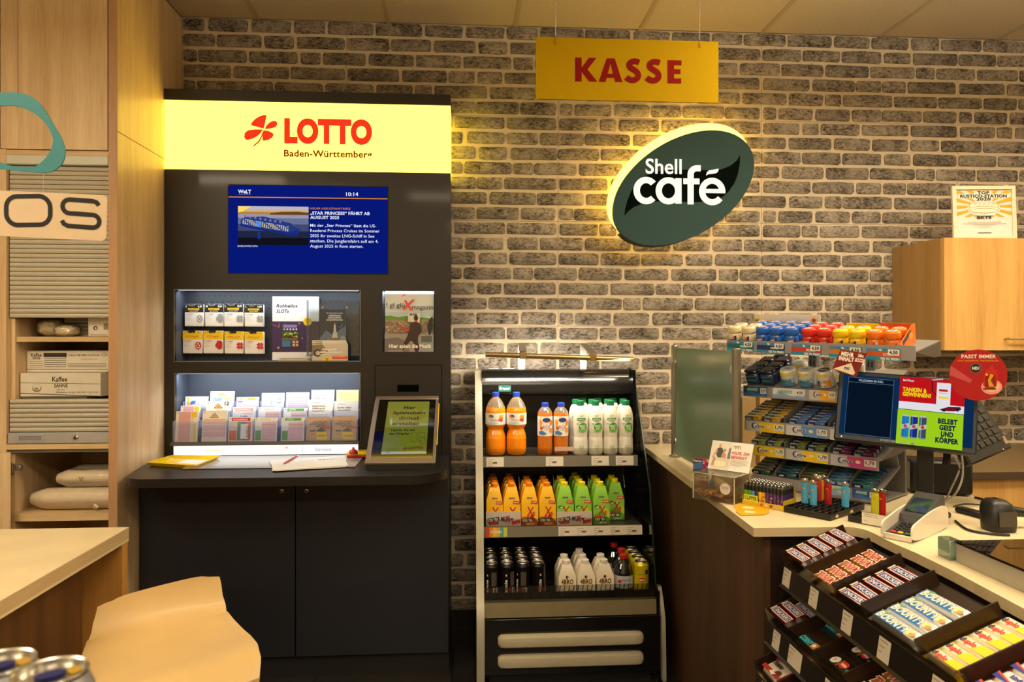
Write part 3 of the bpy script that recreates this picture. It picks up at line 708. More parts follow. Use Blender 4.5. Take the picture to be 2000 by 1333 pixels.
for k, (b, h, w) in enumerate(prof):
    rt, rbm = [], []
    for i in range(17):
        s_ = -1 + 2 * i / 16; e8 = abs(s_) ** 8
        hh = h * (1 + .12 * s_ if k < 6 else 1) - e8 * (.022 if k == 0 else .006 if k == 1 else 0) + (abs(s_) ** 3) * (.010 if 5 < k < 12 else 0)
        sx = s_ * (.975 if k in (0, len(prof) - 1) else 1) + (.05 if k < 3 else .03 if k < 5 else 0)
        p = cen + ex * (wd / 2 * w * sx + .09 * min(0, b)) + ey * (b + (.02 * s_ * s_ if k > 5 else .012 * (1 - s_ * s_))) + Vector((0, 0, hh))
        rt.append(p); rbm.append(p + Vector((0, 0, -.011)) + (ey * .010 if k < 5 else Vector((0, 0, 0))))
    rows_t.append(rt); rows_b.append(rbm)
m = MB(); m.grid([r[::-1] for r in rows_t], ST_M); m.grid(rows_b, ST_M)
ring = rows_t[0] + [r[-1] for r in rows_t[1:]] + rows_t[-1][::-1][1:] + [r[0] for r in rows_t[::-1][1:-1]]
ringb = rows_b[0] + [r[-1] for r in rows_b[1:]] + rows_b[-1][::-1][1:] + [r[0] for r in rows_b[::-1][1:-1]]
n = len(ring); m.add([*ring, *ringb], [(i, n + i, n + (i + 1) % n, (i + 1) % n) for i in range(n)], ST_M); m.build('seat_shell', st)
sc = cen - ey * .17
m = MB(); m.lathe([(.03, .34), (.03, .68)], CHROME, 16, T(sc.x, sc.y, 0)); m.build('upper_column', st)
m = MB(); m.lathe([(.045, .024), (.042, .42), (.028, .43)], CHROME, 16, T(sc.x, sc.y, 0)); m.build('column', st)
m = MB(); m.lathe([(.21, 0), (.21, .008), (.2, .014), (.05, .028), (.045, .03)], STEEL, 32, T(sc.x, sc.y, .0045)); m.build('base', st)
m = MB(); m.lathe([(.11, .676), (.11, .682), (.02, .695)], BLK, 16, T(sc.x, sc.y, .004)); m.build('mount', st)
# cans beside the camera, on a display ledge
can_al = mat('can_aluminium', '#c9c6bf', .25, metal=1, var=.05, scale=30)
def can_prof(body, r=.0265, h=.135, al=can_al, band=None):
    p = [(r * .78, 0, al), (r * .95, .006, body), (r, .014, body)]
    if band: p += [(r, h * .45, band[0]), (r, h * .62, body)]
    return p + [(r, h - .016, body), (r * .84, h - .004, al), (r * .86, h - .0015, al), (r * .84, h, al), (r * .79, h - .001, al), (r * .78, h - .005, al), (.0001, h - .005, al)]
led = PD(60, 1430, .6)
ZLG = PD(97, 1310, .56).z - .1355
lg = thing('display_ledge', 'dark display ledge carrying the two blurred drink cans next to the camera', 'ledge', (-.36, .5, 0))
m = MB(); m.box(-.62, -.22, .40, .70, ZLG - .02, ZLG, BLK, r=.002); m.build('ledge_board', lg)
m = MB(); m.box(-.58, -.56, .44, .66, 0, ZLG - .02, BLK); m.build('leg', lg); m = MB(); m.box(-.28, -.26, .44, .66, 0, ZLG - .02, BLK); m.build('leg', lg)
BLUE = mat('can_blue', '#1b2a78', .3, metal=.6)
SILV = mat('can_silver', '#b9bcc4', .3, metal=.8)
for k, (u, v, D) in enumerate(((98, 1312, .56), (-2, 1306, .575))):
    c = PD(u, v, D); c.z = ZLG
    r = thing('drink_can', ['blue and silver drink can with a blue ring pull, nearer the stool', 'blue and silver drink can cut by the edge of the photo, away from the stool'][k], 'can', c + Vector((0, 0, .0005)))
    m = MB(); m.lathe(can_prof(SILV, .0305, .135, can_al, (BLUE,)), SILV, 32, WM[r.name]); m.build('body', r)
    m = MB(); A = WM[r.name] @ T(0, 0, .1312) @ RZ(math.radians(35)); m.prism([(.004 + .011 * math.cos(2 * pi * q / 14) - .004, .0065 * math.sin(2 * pi * q / 14)) for q in range(14)], 0, .0012, BLUE, 'z', A); m.build('ring_pull', r)
    m = MB(); m.prism([(.016 + .005 * math.cos(2 * pi * q / 12), .007 * math.sin(2 * pi * q / 12)) for q in range(12)], 0, .0008, mat('can_mouth', '#d9b24a', .3, metal=.7), 'z', A @ T(0, 0, -.0006)); m.build('mouth', r)

# ================================================================ LOTTERY TERMINAL
YT = 3.52
X0T, X1T = XP + .003, PY(880, 600, YT).x
TZ = lambda v, u=600: PY(u, v, YT).z
UMB = mat('umber_laminate', '#15100d', .42, var=.08, scale=6, coat=.15)
NAVY = mat('dark_door_laminate', '#1b1d25', .42, var=.08, scale=4, coat=.15)
lot = thing('lottery_terminal', 'tall dark lottery terminal with glowing yellow header, blue screen, lit niches and counter', 'terminal', (-.73, 3.5, 0))
ZTOP, ZH0, ZH1, ZCT = 2.657, 2.2826, 2.604, .9366
n1 = RY(341, 567, 703, 706, YT); n2 = RY(342, 730, 703, 864, YT); mg = RY(747, 569, 849, 688, YT)
m = MB(); m.plate(X0T, X1T, ZCT + .001, ZH0 - .001, [n1, n2, mg], YT, YT + .016, UMB); m.build('front_panel', lot)
for xa in (X0T, X1T - .016):
    m = MB(); m.box(xa, xa + .016, YT + .0165, YW - .016, .1, ZH0 - .001, UMB); m.build('side_panel', lot)
m = MB(); m.box(X0T + .017, X1T - .017, YW - .03, YW - .017, .1, ZH0 - .001, UMB); m.build('back_panel', lot)
m = MB(); m.box(X0T, X1T, YT - .004, YW - .016, ZH1 + .001, ZTOP, UMB, r=.001); m.build('top_cap', lot)
def lightbox(name, face, k):
    mm, N, L, b = new_mat(name); N.remove(b)
    e = N.new('ShaderNodeEmission'); e.inputs[0].default_value = face; e.inputs[1].default_value = k
    L.new(e.outputs[0], N['Material Output'].inputs[0]); return mm
HEAD = lightbox('header_face_light', (1.0, .67, .07, 1), 4.2)
HSIDE = lightbox('header_side_light', (1.0, .70, .03, 1), 4.2)
m = MB(); x0, x1, y0 = X0T, X1T, YT - .003
m.box(x0, x1, y0 + .012, YW - .018, ZH0, ZH1, HSIDE); hd = m.build('header_box', lot)
m = MB(); m.box(x0 + .0005, x1 - .0005, y0, y0 + .0118, ZH0 + .0005, ZH1 - .0005, HEAD); m.build('header_face', hd)
def chk(P, k=2):
    for _ in range(k):
        P = [q for i in range(len(P)) for q in ((P[i][0] * .75 + P[(i + 1) % len(P)][0] * .25, P[i][1] * .75 + P[(i + 1) % len(P)][1] * .25), (P[i][0] * .25 + P[(i + 1) % len(P)][0] * .75, P[i][1] * .25 + P[(i + 1) % len(P)][1] * .75))]
    return P
CLOVER = [[(704, 315), (712, 280), (719, 245), (721, 230), (718, 225), (700, 226), (672, 237), (645, 255), (628, 274), (620, 290), (626, 297), (655, 303), (688, 312)],
          [(709, 317), (722, 293), (742, 273), (762, 264), (780, 263), (790, 272), (791, 288), (780, 304), (756, 312), (730, 317)],
          [(700, 321), (650, 321), (605, 327), (582, 343), (577, 372), (585, 389), (600, 392), (636, 382), (668, 361), (686, 342)],
          [(705, 326), (735, 330), (760, 342), (769, 356), (758, 374), (732, 390), (702, 396), (696, 392), (696, 360), (700, 340)]]
def clover(p, tr, mt):
    for leaf in CLOVER: p.poly([tr(*q) for q in leaf], mt)
    p.poly([tr(*q) for q in ((699, 328), (688, 362), (668, 398), (632, 430), (642, 433), (676, 404), (696, 365), (703, 332))], mt)
RED = em('#ff3a1e', .95)
m = MB(); p = Pr(m, faceY(x0, ZH1, y0), x1 - x0, ZH1 - ZH0, (67, 135, 1930, 583), .001)
clover(p, lambda x, y: (x, y - 4), RED)
p.text(836, 393, 'LOTTO', 140, RED, 'l', .065, 574); p.text(834, 491, 'Baden-Württemberg', 42, em('#a83a08', .6), 'l', .03, 576)
m.build('lettering', hd)
# info screen
sx = RY(447, 364, 757, 534, YT); scr = None
m = MB(); m.box(sx[0] - .004, sx[1] + .004, YT - .003, YT + .004, sx[2] - .004, sx[3] + .004, BLKM); scr = m.build('screen_bezel', lot)
SB = em('#0a1c86', .75)
m = MB(); m.box(sx[0], sx[1], YT - .0045, YT - .0031, sx[2], sx[3], SB); m.build('screen', scr)
m = MB(); p = Pr(m, faceY(sx[0], sx[3], YT - .0045), sx[1] - sx[0], sx[3] - sx[2], (492, 676, 1524, 1250))
wt = em('#e8eeff', 1.0); org = em('#e08a1c', 1.0)
p.rect(492, 751, 1524, 757, org); p.text(553, 729, 'WeLT', 22, wt, 'l', .04, 84); p.rect(553, 736, 637, 738, em('#8fa0d8', .8)); p.text(1252, 738, '10:14', 24, wt, 'l', .015, 80)
for k, (a, b, c) in enumerate(((813, 835, '#c9c4d4'), (835, 850, '#d9bc92'), (850, 866, '#c98a3e'), (866, 890, '#a4a3b8'), (890, 930, '#6f78a0'), (930, 975, '#454f7a'), (975, 1020, '#222a48'), (1020, 1067, '#12131f'))): p.rect(553, a, 1008, b, em(c, .85))
p.poly([(553, 815), (640, 815), (580, 850), (553, 856)], em('#f2d25a', 1.1)); p.poly([(760, 858), (830, 848), (940, 846), (1008, 852), (1008, 868), (760, 868)], em('#7a4a22', .8))
p.poly([(570, 905), (600, 885), (720, 880), (900, 925), (905, 940), (957, 960), (930, 1003), (880, 1000), (690, 968), (572, 945)], em('#2b3f8e', .8))
for k in range(5):
    for q in range(22): p.rect(585 + q * 13.6, 896 + k * 9 + q * 2.3, 594 + q * 13.6, 902 + k * 9 + q * 2.3, em('#e3d0a0' if (q * 7 + k * 3) % 5 else '#4a5cae', .9))
p.poly([(572, 930), (690, 952), (900, 985), (950, 965), (930, 1004), (870, 999), (690, 970), (574, 946)], em('#18308e', .8)); p.oval(690, 932, 15, 17, em('#2f8cff', 1.2)); p.rect(684, 985, 700, 1030, em('#1c3fae', .7))
for q in range(8): p.rect(598 + q * 32, 876 + q * 5, 612 + q * 32, 890 + q * 5, em('#8f86c8', .7))
p.text(1022, 833, 'NEUER KREUZFAHRTRIESE', 13, org, 'l', .0, 262)
p.text(1022, 866, '„STAR PRINCESS“ FÄHRT AB', 19, wt, 'l', .03, 388); p.text(1022, 895, 'AUGUST 2025', 19, wt, 'l', .03, 188)
for k, (t, w) in enumerate((('Mit der „Star Princess“ lässt die US-', 430), ('Reederei Princess Cruises im Sommer', 452), ('2025 ihr zweites LNG-Schiff in See', 418), ('stechen. Die Jungfernfahrt soll am 4.', 444), ('August 2025 in Rom starten.', 345))): p.text(1022, 947 + k * 34, t, 19, wt, 'l', .008, w)
p.text(555, 1082, 'QUELLE:WELT,DPA', 10, wt, 'l', .01, 130); p.rect(496, 678, 504, 686, em('#c0182a', .7))
m.build('screen_picture', scr)
# niches
GREYN = mat('niche_grey', '#4b505c', .45, var=.03, scale=20); DARKN = mat('pegboard_black', '#3a3f49', .42, var=.04, scale=20)
def niche(r, yb, mback, mside, name):
    x0, x1, z0, z1 = r; t = .012
    m = MB(); m.box(x0 - t, x1 + t, yb, yb + .004, z0 - t, z1 + t, mback); a = m.build(name + '_back', lot)
    for nm, b in (('side', (x0 - t, x0, z0, z1)), ('side', (x1, x1 + t, z0, z1)), ('floor', (x0 - t, x1 + t, z0 - t, z0)), ('roof', (x0 - t, x1 + t, z1, z1 + t))):
        m = MB(); m.box(b[0], b[1], YT + .0165, yb - .0005, b[2], b[3], mside); m.build(name + '_' + nm, lot)
    return a
YB1, YB2, YBM = 3.67, 3.70, 3.575
peg = niche(n1, YB1, DARKN, GREYN, 'niche'); niche(n2, YB2, GREYN, GREYN, 'rack_niche'); niche(mg, YBM, GREYN, GREYN, 'magazine_niche')
m = MB(); bh = pm('#050506')
nx, nz = 66, 11
for j in range(nz):
    z = n1[3] - .02 - j * .0305
    for i in range(nx // 2):
        x = n1[0] + .03 + i * .026 + (.013 if j % 2 else 0)
        if x < n1[1] - .01: m.add([(x + .0036 * math.cos(2 * pi * k / 6), YB1 - .0006, z + .0036 * math.sin(2 * pi * k / 6)) for k in range(6)], [tuple(range(6))], bh)
tag(m.build('peg_holes', peg), kind='stuff')
def strip_light(x0, x1, y, z, e, sy=.02, rx=0., col=(.80, .90, 1.0)):
    d = bpy.data.lights.new('niche_light', 'AREA'); d.shape = 'RECTANGLE'; d.size, d.size_y, d.energy, d.color = x1 - x0, sy, e, col
    o = bpy.data.objects.new('niche_light', d); COL.objects.link(o); o.location = ((x0 + x1) / 2, y, z); o.rotation_euler = (rx, 0, 0)
LED = em('#eef4ff', 1.5)
for (r, yb, e) in ((n1, YB1, 1.35), (n2, YB2, 3.2), (mg, YBM, 6.5)):
    m = MB(); m.box(r[0] + .01, r[1] - .01, YT + .017, YT + .029, r[3] - .0015, r[3] - .0003, LED); m.build('light_strip', lot)
    strip_light(r[0] + .01, r[1] - .01, YT + (.045 if r is n1 else .023), r[3] - .003, e, .012, .25 if r is n1 else .45)
# chrome lips of the niches
for r in (n1, n2):
    m = MB(); m.plate(r[0] - .003, r[1] + .003, r[2] - .003, r[3] + .003, [r], YT - .0015, YT - .0001, GREYM); m.build('niche_trim', lot)
# service flap with a slit
fx = RY(733, 714, 862, 892, YT); sl = RY(776, 752, 818, 766, YT)
m = MB(); m.plate(fx[0], fx[1], ZCT + .002, fx[3], [sl], YT - .003, YT - .0006, UMB); fp = m.build('flap', lot)
m = MB(); m.plate(fx[0] - .003, fx[1] + .003, ZCT + .002, fx[3] + .003, [(sl[0], sl[1], sl[2], sl[3])], YT - .0008, YT - .0001, mat('seam_black', '#030303', .9, spec=.05)); m.build('seam', fp)
m = MB(); m.box(sl[0], sl[1], YT - .0006, YT - .0002, sl[2], sl[3], mat('seam_black', '#030303', .9, spec=.05)); m.build('slit', fp)
# lower lit strip under the slip rack
ls = RY(341, 869.5, 700, 889, YT)
m = MB(); m.box(ls[0] - .006, ls[1] + .004, YT - .0005 - .006, YT - .0006, ZCT + .003, ls[3] + .004, UMB); sb_ = m.build('strip_housing', lot)
m = MB(); m.box(ls[0], ls[1], YT - .012, YT - .0067, ZCT + .006, ls[3], em('#fff8ee', 1.2)); m.build('strip_diffuser', sb_)
m = MB(); p = Pr(m, faceY(ls[0], ls[3], YT - .012), ls[1] - ls[0], ls[3] - ZCT - .006, (670, 58, 2850, 185)); gy = em('#b9b2a6', 1.0)
p.text(730, 135, 'LOTTO', 26, em('#ffd9b8', 1.3), 'l', .02, 120); p.text(1040, 135, 'EUROJACKPOT', 30, em('#ffe08a', 1.2), 'l', .03, 210); p.text(1350, 135, 'KENO', 24, em('#ffe9d8', 1.6)); p.text(1900, 140, 'GlücksSpirale', 24, em('#d8cfc4', 1.1), 'l', .0, 190); p.rect(1985, 80, 2010, 104, em('#f0a878', 1.1))
p.line(2192, 58, 2192, 185, 4, gy); p.text(2340, 142, 'Service', 44, em('#8f887c', .8), 'l', .0, 190); m.build('lettering', sb_)
# counter and base cabinet
YCF = 2.97; tp = .035
def rc(cx, cy, r, a0, a1, n=8): return [(cx + r * math.cos(math.radians(a0 + (a1 - a0) * i / n)), cy + r * math.sin(math.radians(a0 + (a1 - a0) * i / n))) for i in range(n + 1)]
xr = PY(874, 930, 3.1).x
pts = [(X0T, YT - .001), (X0T, 3.33)] + [(X0T + .012, 3.22), (X0T + .024, 3.13), (X0T + .04, 3.06)] + rc(X0T + .135, 3.06, .09, 180, 270, 8)[1:] + rc(xr - .16, YCF + .16, .16, 270, 360, 10) + [(xr, YT - .001)]
m = MB(); m.prism(pts, ZCT - tp, ZCT, UMB); m.build('counter', lot)
YD = 3.25; dz = ZCT - tp - .002
m = MB(); m.box(X0T, X1T - .002, YD + .02, YW - .017, .004, .10, BLKM); m.build('plinth', lot)
xs_ = PY(577, 1100, YD).x; xl_ = PY(273, 1100, YD).x; xq = PY(876, 1100, YD).x
for k, (a, b) in enumerate(((X0T + .001, xs_ - .0022), (xs_ + .0022, xq))):
    m = MB(); m.box(a, b, YD, YD + .019, .10, dz, NAVY, r=.001); dd = m.build('door', lot)
    u = (551, 599)[k]; c = PY(u, 959, YD)
    m = MB(); m.lathe([(.0105, 0), (.0105, .004), (.008, .0065), (.0045, .007, BLK), (.0045, .004, BLK)], CHROME, 16, T(c.x, YD - .0002, c.z) @ RXm(pi / 2)); m.build('lock', dd)
for a in (X0T, X1T - .018):
    m = MB(); m.box(a, a + .016, YD + .021, YT - .002, .1, dz, UMB); m.build('side_panel', lot)

# --- card packs on hooks
SILVP = mat('print_silver', '#c3c6c9', .4, metal=.25); YEL = pm('#f5cb00'); BLKI = pm('#17171a'); REDI = pm('#c8201e'); GRYI = pm('#9aa0a4'); LGR = pm('#e6e4e1')
ZM3 = lambda x, y: (340 + x / 8.884, 560 + y / 8.884)
packs = [(180, 310, 513, 692, 'S', '4,20', '2 TIPPS', 0), (533, 308, 858, 694, 'M', '9,60', '8 TIPPS', 1), (864, 303, 1202, 696, 'L', '14,70', '12 TIPPS', 2), (1220, 314, 1552, 698, 'L', '14,70', '12 TIPPS', 2),
         (147, 768, 492, 1163, 'S', '4,20', '2 TIPPS', 0), (505, 768, 848, 1163, 'M', '9,60', '8 TIPPS', 1), (873, 780, 1203, 1166, 'L', '14,70', '12 TIPPS', 2), (1220, 785, 1552, 1170, 'L', '14,70', '12 TIPPS', 2)]
plab = ['white card pack with black top and grey ladybird, first in the upper row', 'white card pack with black top and grey piggy bank in the upper row', 'white card pack with black top and grey clover, third in the upper row', 'white card pack with black top and grey clover, beside the poster in the upper row',
        'white card pack with yellow top and red ladybird, first in the lower row', 'white card pack with yellow top and red piggy bank in the lower row', 'white card pack with yellow top and red clover, third in the lower row', 'white card pack with yellow top and red clover, beside the poster in the lower row']
HEART = [(0, 0), (-14, -14), (-14, -28), (-4, -30), (0, -22), (4, -30), (14, -28), (14, -14)]
for k, (a, b, c, d, sz, pr_, tp_, ic) in enumerate(packs):
    top = k < 4; Yp = 3.605; (u0, v0), (u1, v1) = ZM3(a, b), ZM3(c, d)
    x0, x1, z0, z1 = RY(u0, v0, u1, v1, Yp)
    r = thing('card_pack', plab[k], 'card pack', ((x0 + x1) / 2, Yp + .01, z0), 'card packs on the pegboard hooks')
    m = MB(); m.box(x0, x1, Yp, Yp + (.02 if top else .026), z0, z1, PAPER, r=.003); m.build('cards', r)
    m = MB(); p = Pr(m, faceY(x0, z1, Yp), x1 - x0, z1 - z0, (0, 0, 330, 390))
    ink = GRYI if top else REDI
    p.rect(3, 2, 327, 140 if top else 150, BLKI if top else YEL)
    if top:
        p.text(20, 52, sz, 30, WHITE, 'l', .03); p.text(230, 52, pr_, 30, WHITE, 'l', .04, 72); p.rect(62, 68, 255, 102, YEL); p.text(158, 97, 'EUROJACKPOT', 22, BLKI, 'c', .03, 170); p.text(158, 130, 'QUICKTIPPS', 18, WHITE, 'c', .02, 150)
    else:
        p.text(158, 110, 'LOTTO 6 aus 49', 26, pm('#d1491a'), 'c', .03, 215); p.rect(95, 122, 240, 126, pm('#c79a10')); p.rect(30, 20, 50, 44, pm('#e0ae00')); p.rect(240, 22, 290, 44, pm('#e0ae00'))
        p.poly([(95, 0), (210, 0), (210, 30), (185, 38), (165, 26), (140, 40), (105, 32)], BLKI)
    p.text(20, 190, tp_, 24, GRYI if top else pm('#b8544a'), 'l', .02, 125)
    for q, w in enumerate((110, 80, 60, 105, 100)): p.rect(20, 205 + q * 17, 20 + w, 209 + q * 17, pm('#b9bcc0') if top else pm('#d59a92'))
    p.rect(20, 350, 310, 352, LGR); p.rect(20, 362, 310, 364, LGR)
    if ic == 0:
        p.oval(262, 255, 52, 68, ink, 20)
        for (qx, qy, qr) in ((232, 258, 12), (255, 225, 11), (258, 290, 13), (286, 250, 9), (240, 288, 7)): p.oval(qx, qy, qr, qr, PAPER, 10)
        p.line(262, 190, 295, 320, 6, PAPER)
    elif ic == 1:
        p.poly(chk([(322, 165), (240, 170), (222, 185), (235, 205), (215, 215), (200, 255), (215, 285), (240, 295), (250, 318), (290, 322), (322, 300)], 1), ink)
    else:
        for q in range(4):
            t = pi / 4 + q * pi / 2; cx, cy = 275 + 4 * math.cos(t), 252 + 4 * math.sin(t); sc_ = 2.1
            h = [(cx + sc_ * (-y * math.cos(t) - x * math.sin(t)), cy + sc_ * (-y * math.sin(t) + x * math.cos(t))) for x, y in HEART]
            p.poly([(min(327, x), y) for x, y in h], ink)
    m.build('print', r)
    m = MB(); xc = x0 + (x1 - x0) * .42
    hw = (x1 - x0) * .19
    m.tube([(xc - hw, YB1 - .001, z1 + .006), (xc - hw, Yp - .008, z1 + .002), (xc - hw * .5, Yp - .012, z1 - .008), (xc + hw * .5, Yp - .012, z1 - .008), (xc + hw, Yp - .008, z1 + .002), (xc + hw, YB1 - .001, z1 + .006)], .0016, BLK if not top else GREYM, 6); m.build('hook', r)

# --- poster, pocket, leaflets
ZM5 = lambda x, y: (320 + x / 3.417, 540 + y / 3.417)
def facepx(p0, p1, Y):
    (u0, v0), (u1, v1) = p0, p1; return RY(u0, v0, u1, v1, Y)
Yp = 3.645; x0, x1, z0, z1 = facepx(ZM5(724, 135), ZM5(1035, 566), Yp); z0 = n1[2] + .001
r = thing('scratch_card_poster', 'white and purple scratch card poster with green game card, standing in the upper niche', 'poster', ((x0 + x1) / 2, Yp, z0))
m = MB(); m.box(x0, x1, Yp, Yp + .003, z0, z1, PAPER); m.build('board', r)
m = MB(); p = Pr(m, faceY(x0, z1, Yp), x1 - x0, z1 - z0, (75, 113, 605, 860)); PUR = pm('#3c2350'); GRN = pm('#1f4f34')
p.rect(75, 405, 605, 765, PUR); p.text(121, 242, 'Rubbellos', 38, BLKI, 'l', .035, 238, .18); p.text(119, 305, '5LOTs', 38, BLKI, 'l', .035, 140, .18); p.rect(110, 165, 240, 168, LGR)
p.poly([(190, 432), (352, 462), (384, 712), (180, 712)], GRN); p.rect(200, 445, 355, 478, pm('#8d7ab0')); p.rect(192, 484, 368, 518, pm('#3b2766'))
for q in range(5): p.oval(212 + q * 34, 498, 10, 10, pm('#e8c84a') if q == 0 else WHITE, 10)
rn = random.Random(4)
for q in range(30): p.oval(205 + rn.random() * 160, 535 + rn.random() * 60, 9, 8, pm('#d6c832') if q % 3 else pm('#7fa32c'), 6)
p.text(285, 592, 'SLOTS', 26, BLKI, 'c', .05, 110); p.rect(186, 604, 360, 622, pm('#8b5a2a')); p.rect(190, 630, 285, 704, pm('#3f6f97')); p.rect(298, 628, 380, 706, pm('#7d4437'))
for q in range(4): p.oval(322 + 36 * (q % 2), 648 + 34 * (q // 2), 13, 13, pm('#c9b8ad'), 10)
for qx, qy, s_ in ((385, 430, 14), (146, 715, 20), (418, 602, 12), (490, 585, 9)): p.poly([(qx + (s_ if i % 2 == 0 else s_ * .45) * math.cos(i * pi / 5 - pi / 2), qy + (s_ if i % 2 == 0 else s_ * .45) * math.sin(i * pi / 5 - pi / 2)) for i in range(10)], pm('#b99a4a'))
p.line(82, 445, 160, 470, 8, pm('#b05a6a')); p.line(160, 420, 150, 480, 8, pm('#b05a6a')); p.oval(478, 408, 50, 50, YEL, 20); p.text(478, 405, '2€', 22, pm('#8a6a00'), 'c', .02, 40); p.text(455, 812, 'LOTTO', 16, REDI, 'l', .04, 80); m.build('print', r)
# acrylic pocket
Yq = 3.60; x0, x1, z0, z1 = facepx(ZM5(953, 160), ZM5(1303, 528), Yq)
r = thing('acrylic_pocket', 'clear acrylic leaflet pocket hanging on the pegboard in front of the poster', 'holder', ((x0 + x1) / 2, Yq + .01, z0))
m = MB(); m.box(x0, x1, Yq, Yq + .002, z0, z1, ACRYL); m.build('front_pane', r)
for xa in (x0, x1 - .003):
    m = MB(); m.box(xa, xa + .003, Yq + .0021, Yq + .0335, z0, z1, clear('acrylic_edge', '#cfdcf2', .12, .05, .12, '#dfe8f8')); m.build('side_pane', r)
m = MB(); m.box(x0 + .0035, x1 - .0035, Yq + .0021, Yq + .0335, z0, z0 + .003, MATS['acrylic_edge']); m.build('bottom_pane', r)
for ux in (1060, 1222):
    c = PY(*ZM5(ux, 208), Yq); m = MB(); m.lathe([(.006, 0), (.006, .004), (.003, .007), (.003, .064)], CHROME, 12, T(c.x, Yq - .004, c.z) @ RXm(-pi / 2)); m.build('screw', r)
def sheet(name, label, cat, p0, p1, Y, t, mt=PAPER, group=None, z0=None, lean=0.):
    x0, x1, za, z1 = facepx(p0, p1, Y); z0 = za if z0 is None else z0
    r = thing(name, label, cat, ((x0 + x1) / 2, Y, z0), group); M = T((x0 + x1) / 2, Y, z0) @ RXm(-lean)
    m = MB(M); m.box(-(x1 - x0) / 2, (x1 - x0) / 2, 0, t, 0, z1 - z0, mt); m.build('paper', r)
    return r, M @ faceY(-(x1 - x0) / 2, z1 - z0, 0), x1 - x0, z1 - z0
zbp = z0 + .0035
r, M, w, h = sheet('rocket_leaflet', 'dark blue leaflet with a starting rocket, inside the clear pocket', 'leaflet', ZM5(1040, 222), ZM5(1215, 528), Yq + .008, .004, z0=zbp)
m = MB(); p = Pr(m, M, w, h, (605, 257, 912, 790)); p.rect(605, 257, 912, 790, pm('#152344')); p.poly([(605, 790), (605, 600), (680, 500), (760, 560), (860, 480), (912, 450), (912, 790)], pm('#6b7ea0')); p.poly([(640, 790), (700, 600), (780, 640), (880, 560), (912, 600), (912, 790)], pm('#a9b4c6'))
p.text(780, 307, 'MIT SCHWUNG INS NEUE', 14, WHITE, 'c', .02, 190)
for q, t_ in enumerate(('GEMEINSAM', 'ZUM JACKPOT', 'DURCHSTARTEN')): p.text(780, 338 + q * 26, t_, 17, WHITE, 'c', .06, (140, 160, 190)[q])
p.poly([(765, 600), (772, 440), (780, 405), (792, 440), (800, 600)], WHITE); p.poly([(772, 440), (780, 405), (788, 440)], pm('#d8a33a')); p.oval(846, 440, 26, 30, pm('#5f86c8'), 14); p.oval(838, 434, 24, 28, pm('#152344'), 14); p.poly([(745, 600), (765, 520), (805, 520), (820, 600)], LGR)
for q in range(4):
    for s_ in range(3): p.rect(705 + s_ * 44 + q * 4, 635 - q * 15, 744 + s_ * 44 + q * 4, 648 - q * 15, pm('#b8892e'))
m.build('print', r)
for k in range(3):
    r, M, w, h = sheet('jubilee_leaflet', ['landscape jubilee leaflet with a racing car, front of three in the upper niche', 'landscape leaflet showing its edge behind the front jubilee leaflet', 'landscape leaflet at the back of the three jubilee leaflets'][k], 'leaflet', ZM5(990, 452 - 12 * k), ZM5(1228 - 5 * k, 566), 3.553 + .008 * k, .006, z0=n1[2] + .001, group='jubilee leaflets in the upper niche')
    m = MB(); p = Pr(m, M, w, h, (522, 655, 942, 858)); p.rect(522, 655, 942, 858, pm('#cfc6b4')); p.poly([(522, 670), (640, 660), (720, 760), (522, 800)], pm('#8a7a60')); p.oval(585, 765, 48, 46, pm('#3a332c'), 16); p.oval(585, 765, 26, 26, pm('#b7ac98'), 12); p.rect(760, 800, 935, 838, pm('#e0431f')); p.text(775, 815, 'Jetzt mitspielen', 9, WHITE, 'l', .02, 140); p.poly([(640, 858), (650, 822), (742, 818), (742, 858)], YEL); p.text(695, 857, '75', 26, BLKI, 'c', .02)
    p.text(640, 730, 'Das große', 24, WHITE, 'l', .05, 170, .2); p.text(585, 765, 'Jubiläumslotterie', 24, WHITE, 'l', .05, 290, .2); p.text(575, 790, 'Jubiläumsgewinne', 11, WHITE, 'l', .03, 150, .2); m.build('print', r)
for k in range(5):
    x0, x1, _, _ = facepx(ZM5(765 + 12 * (k % 2), 545), ZM5(978 - 10 * (k % 3), 566), 3.56)
    m = MB(); m.box(x0, x1, 3.555 + .002 * k, 3.62, n1[2] + .0005 + k * .0022, n1[2] + .0025 + k * .0022, [pm('#c9bda8'), pm('#8d7f6c'), pm('#e0d8c8')][k % 3])
    single(m, 'flat_leaflet', 'leaflet lying flat before the scratch card poster, %s from the bottom' % ORD[k], 'leaflet', ((x0 + x1) / 2, 3.59, n1[2] + .0005 + k * .0022), 'flat leaflets in the upper niche')
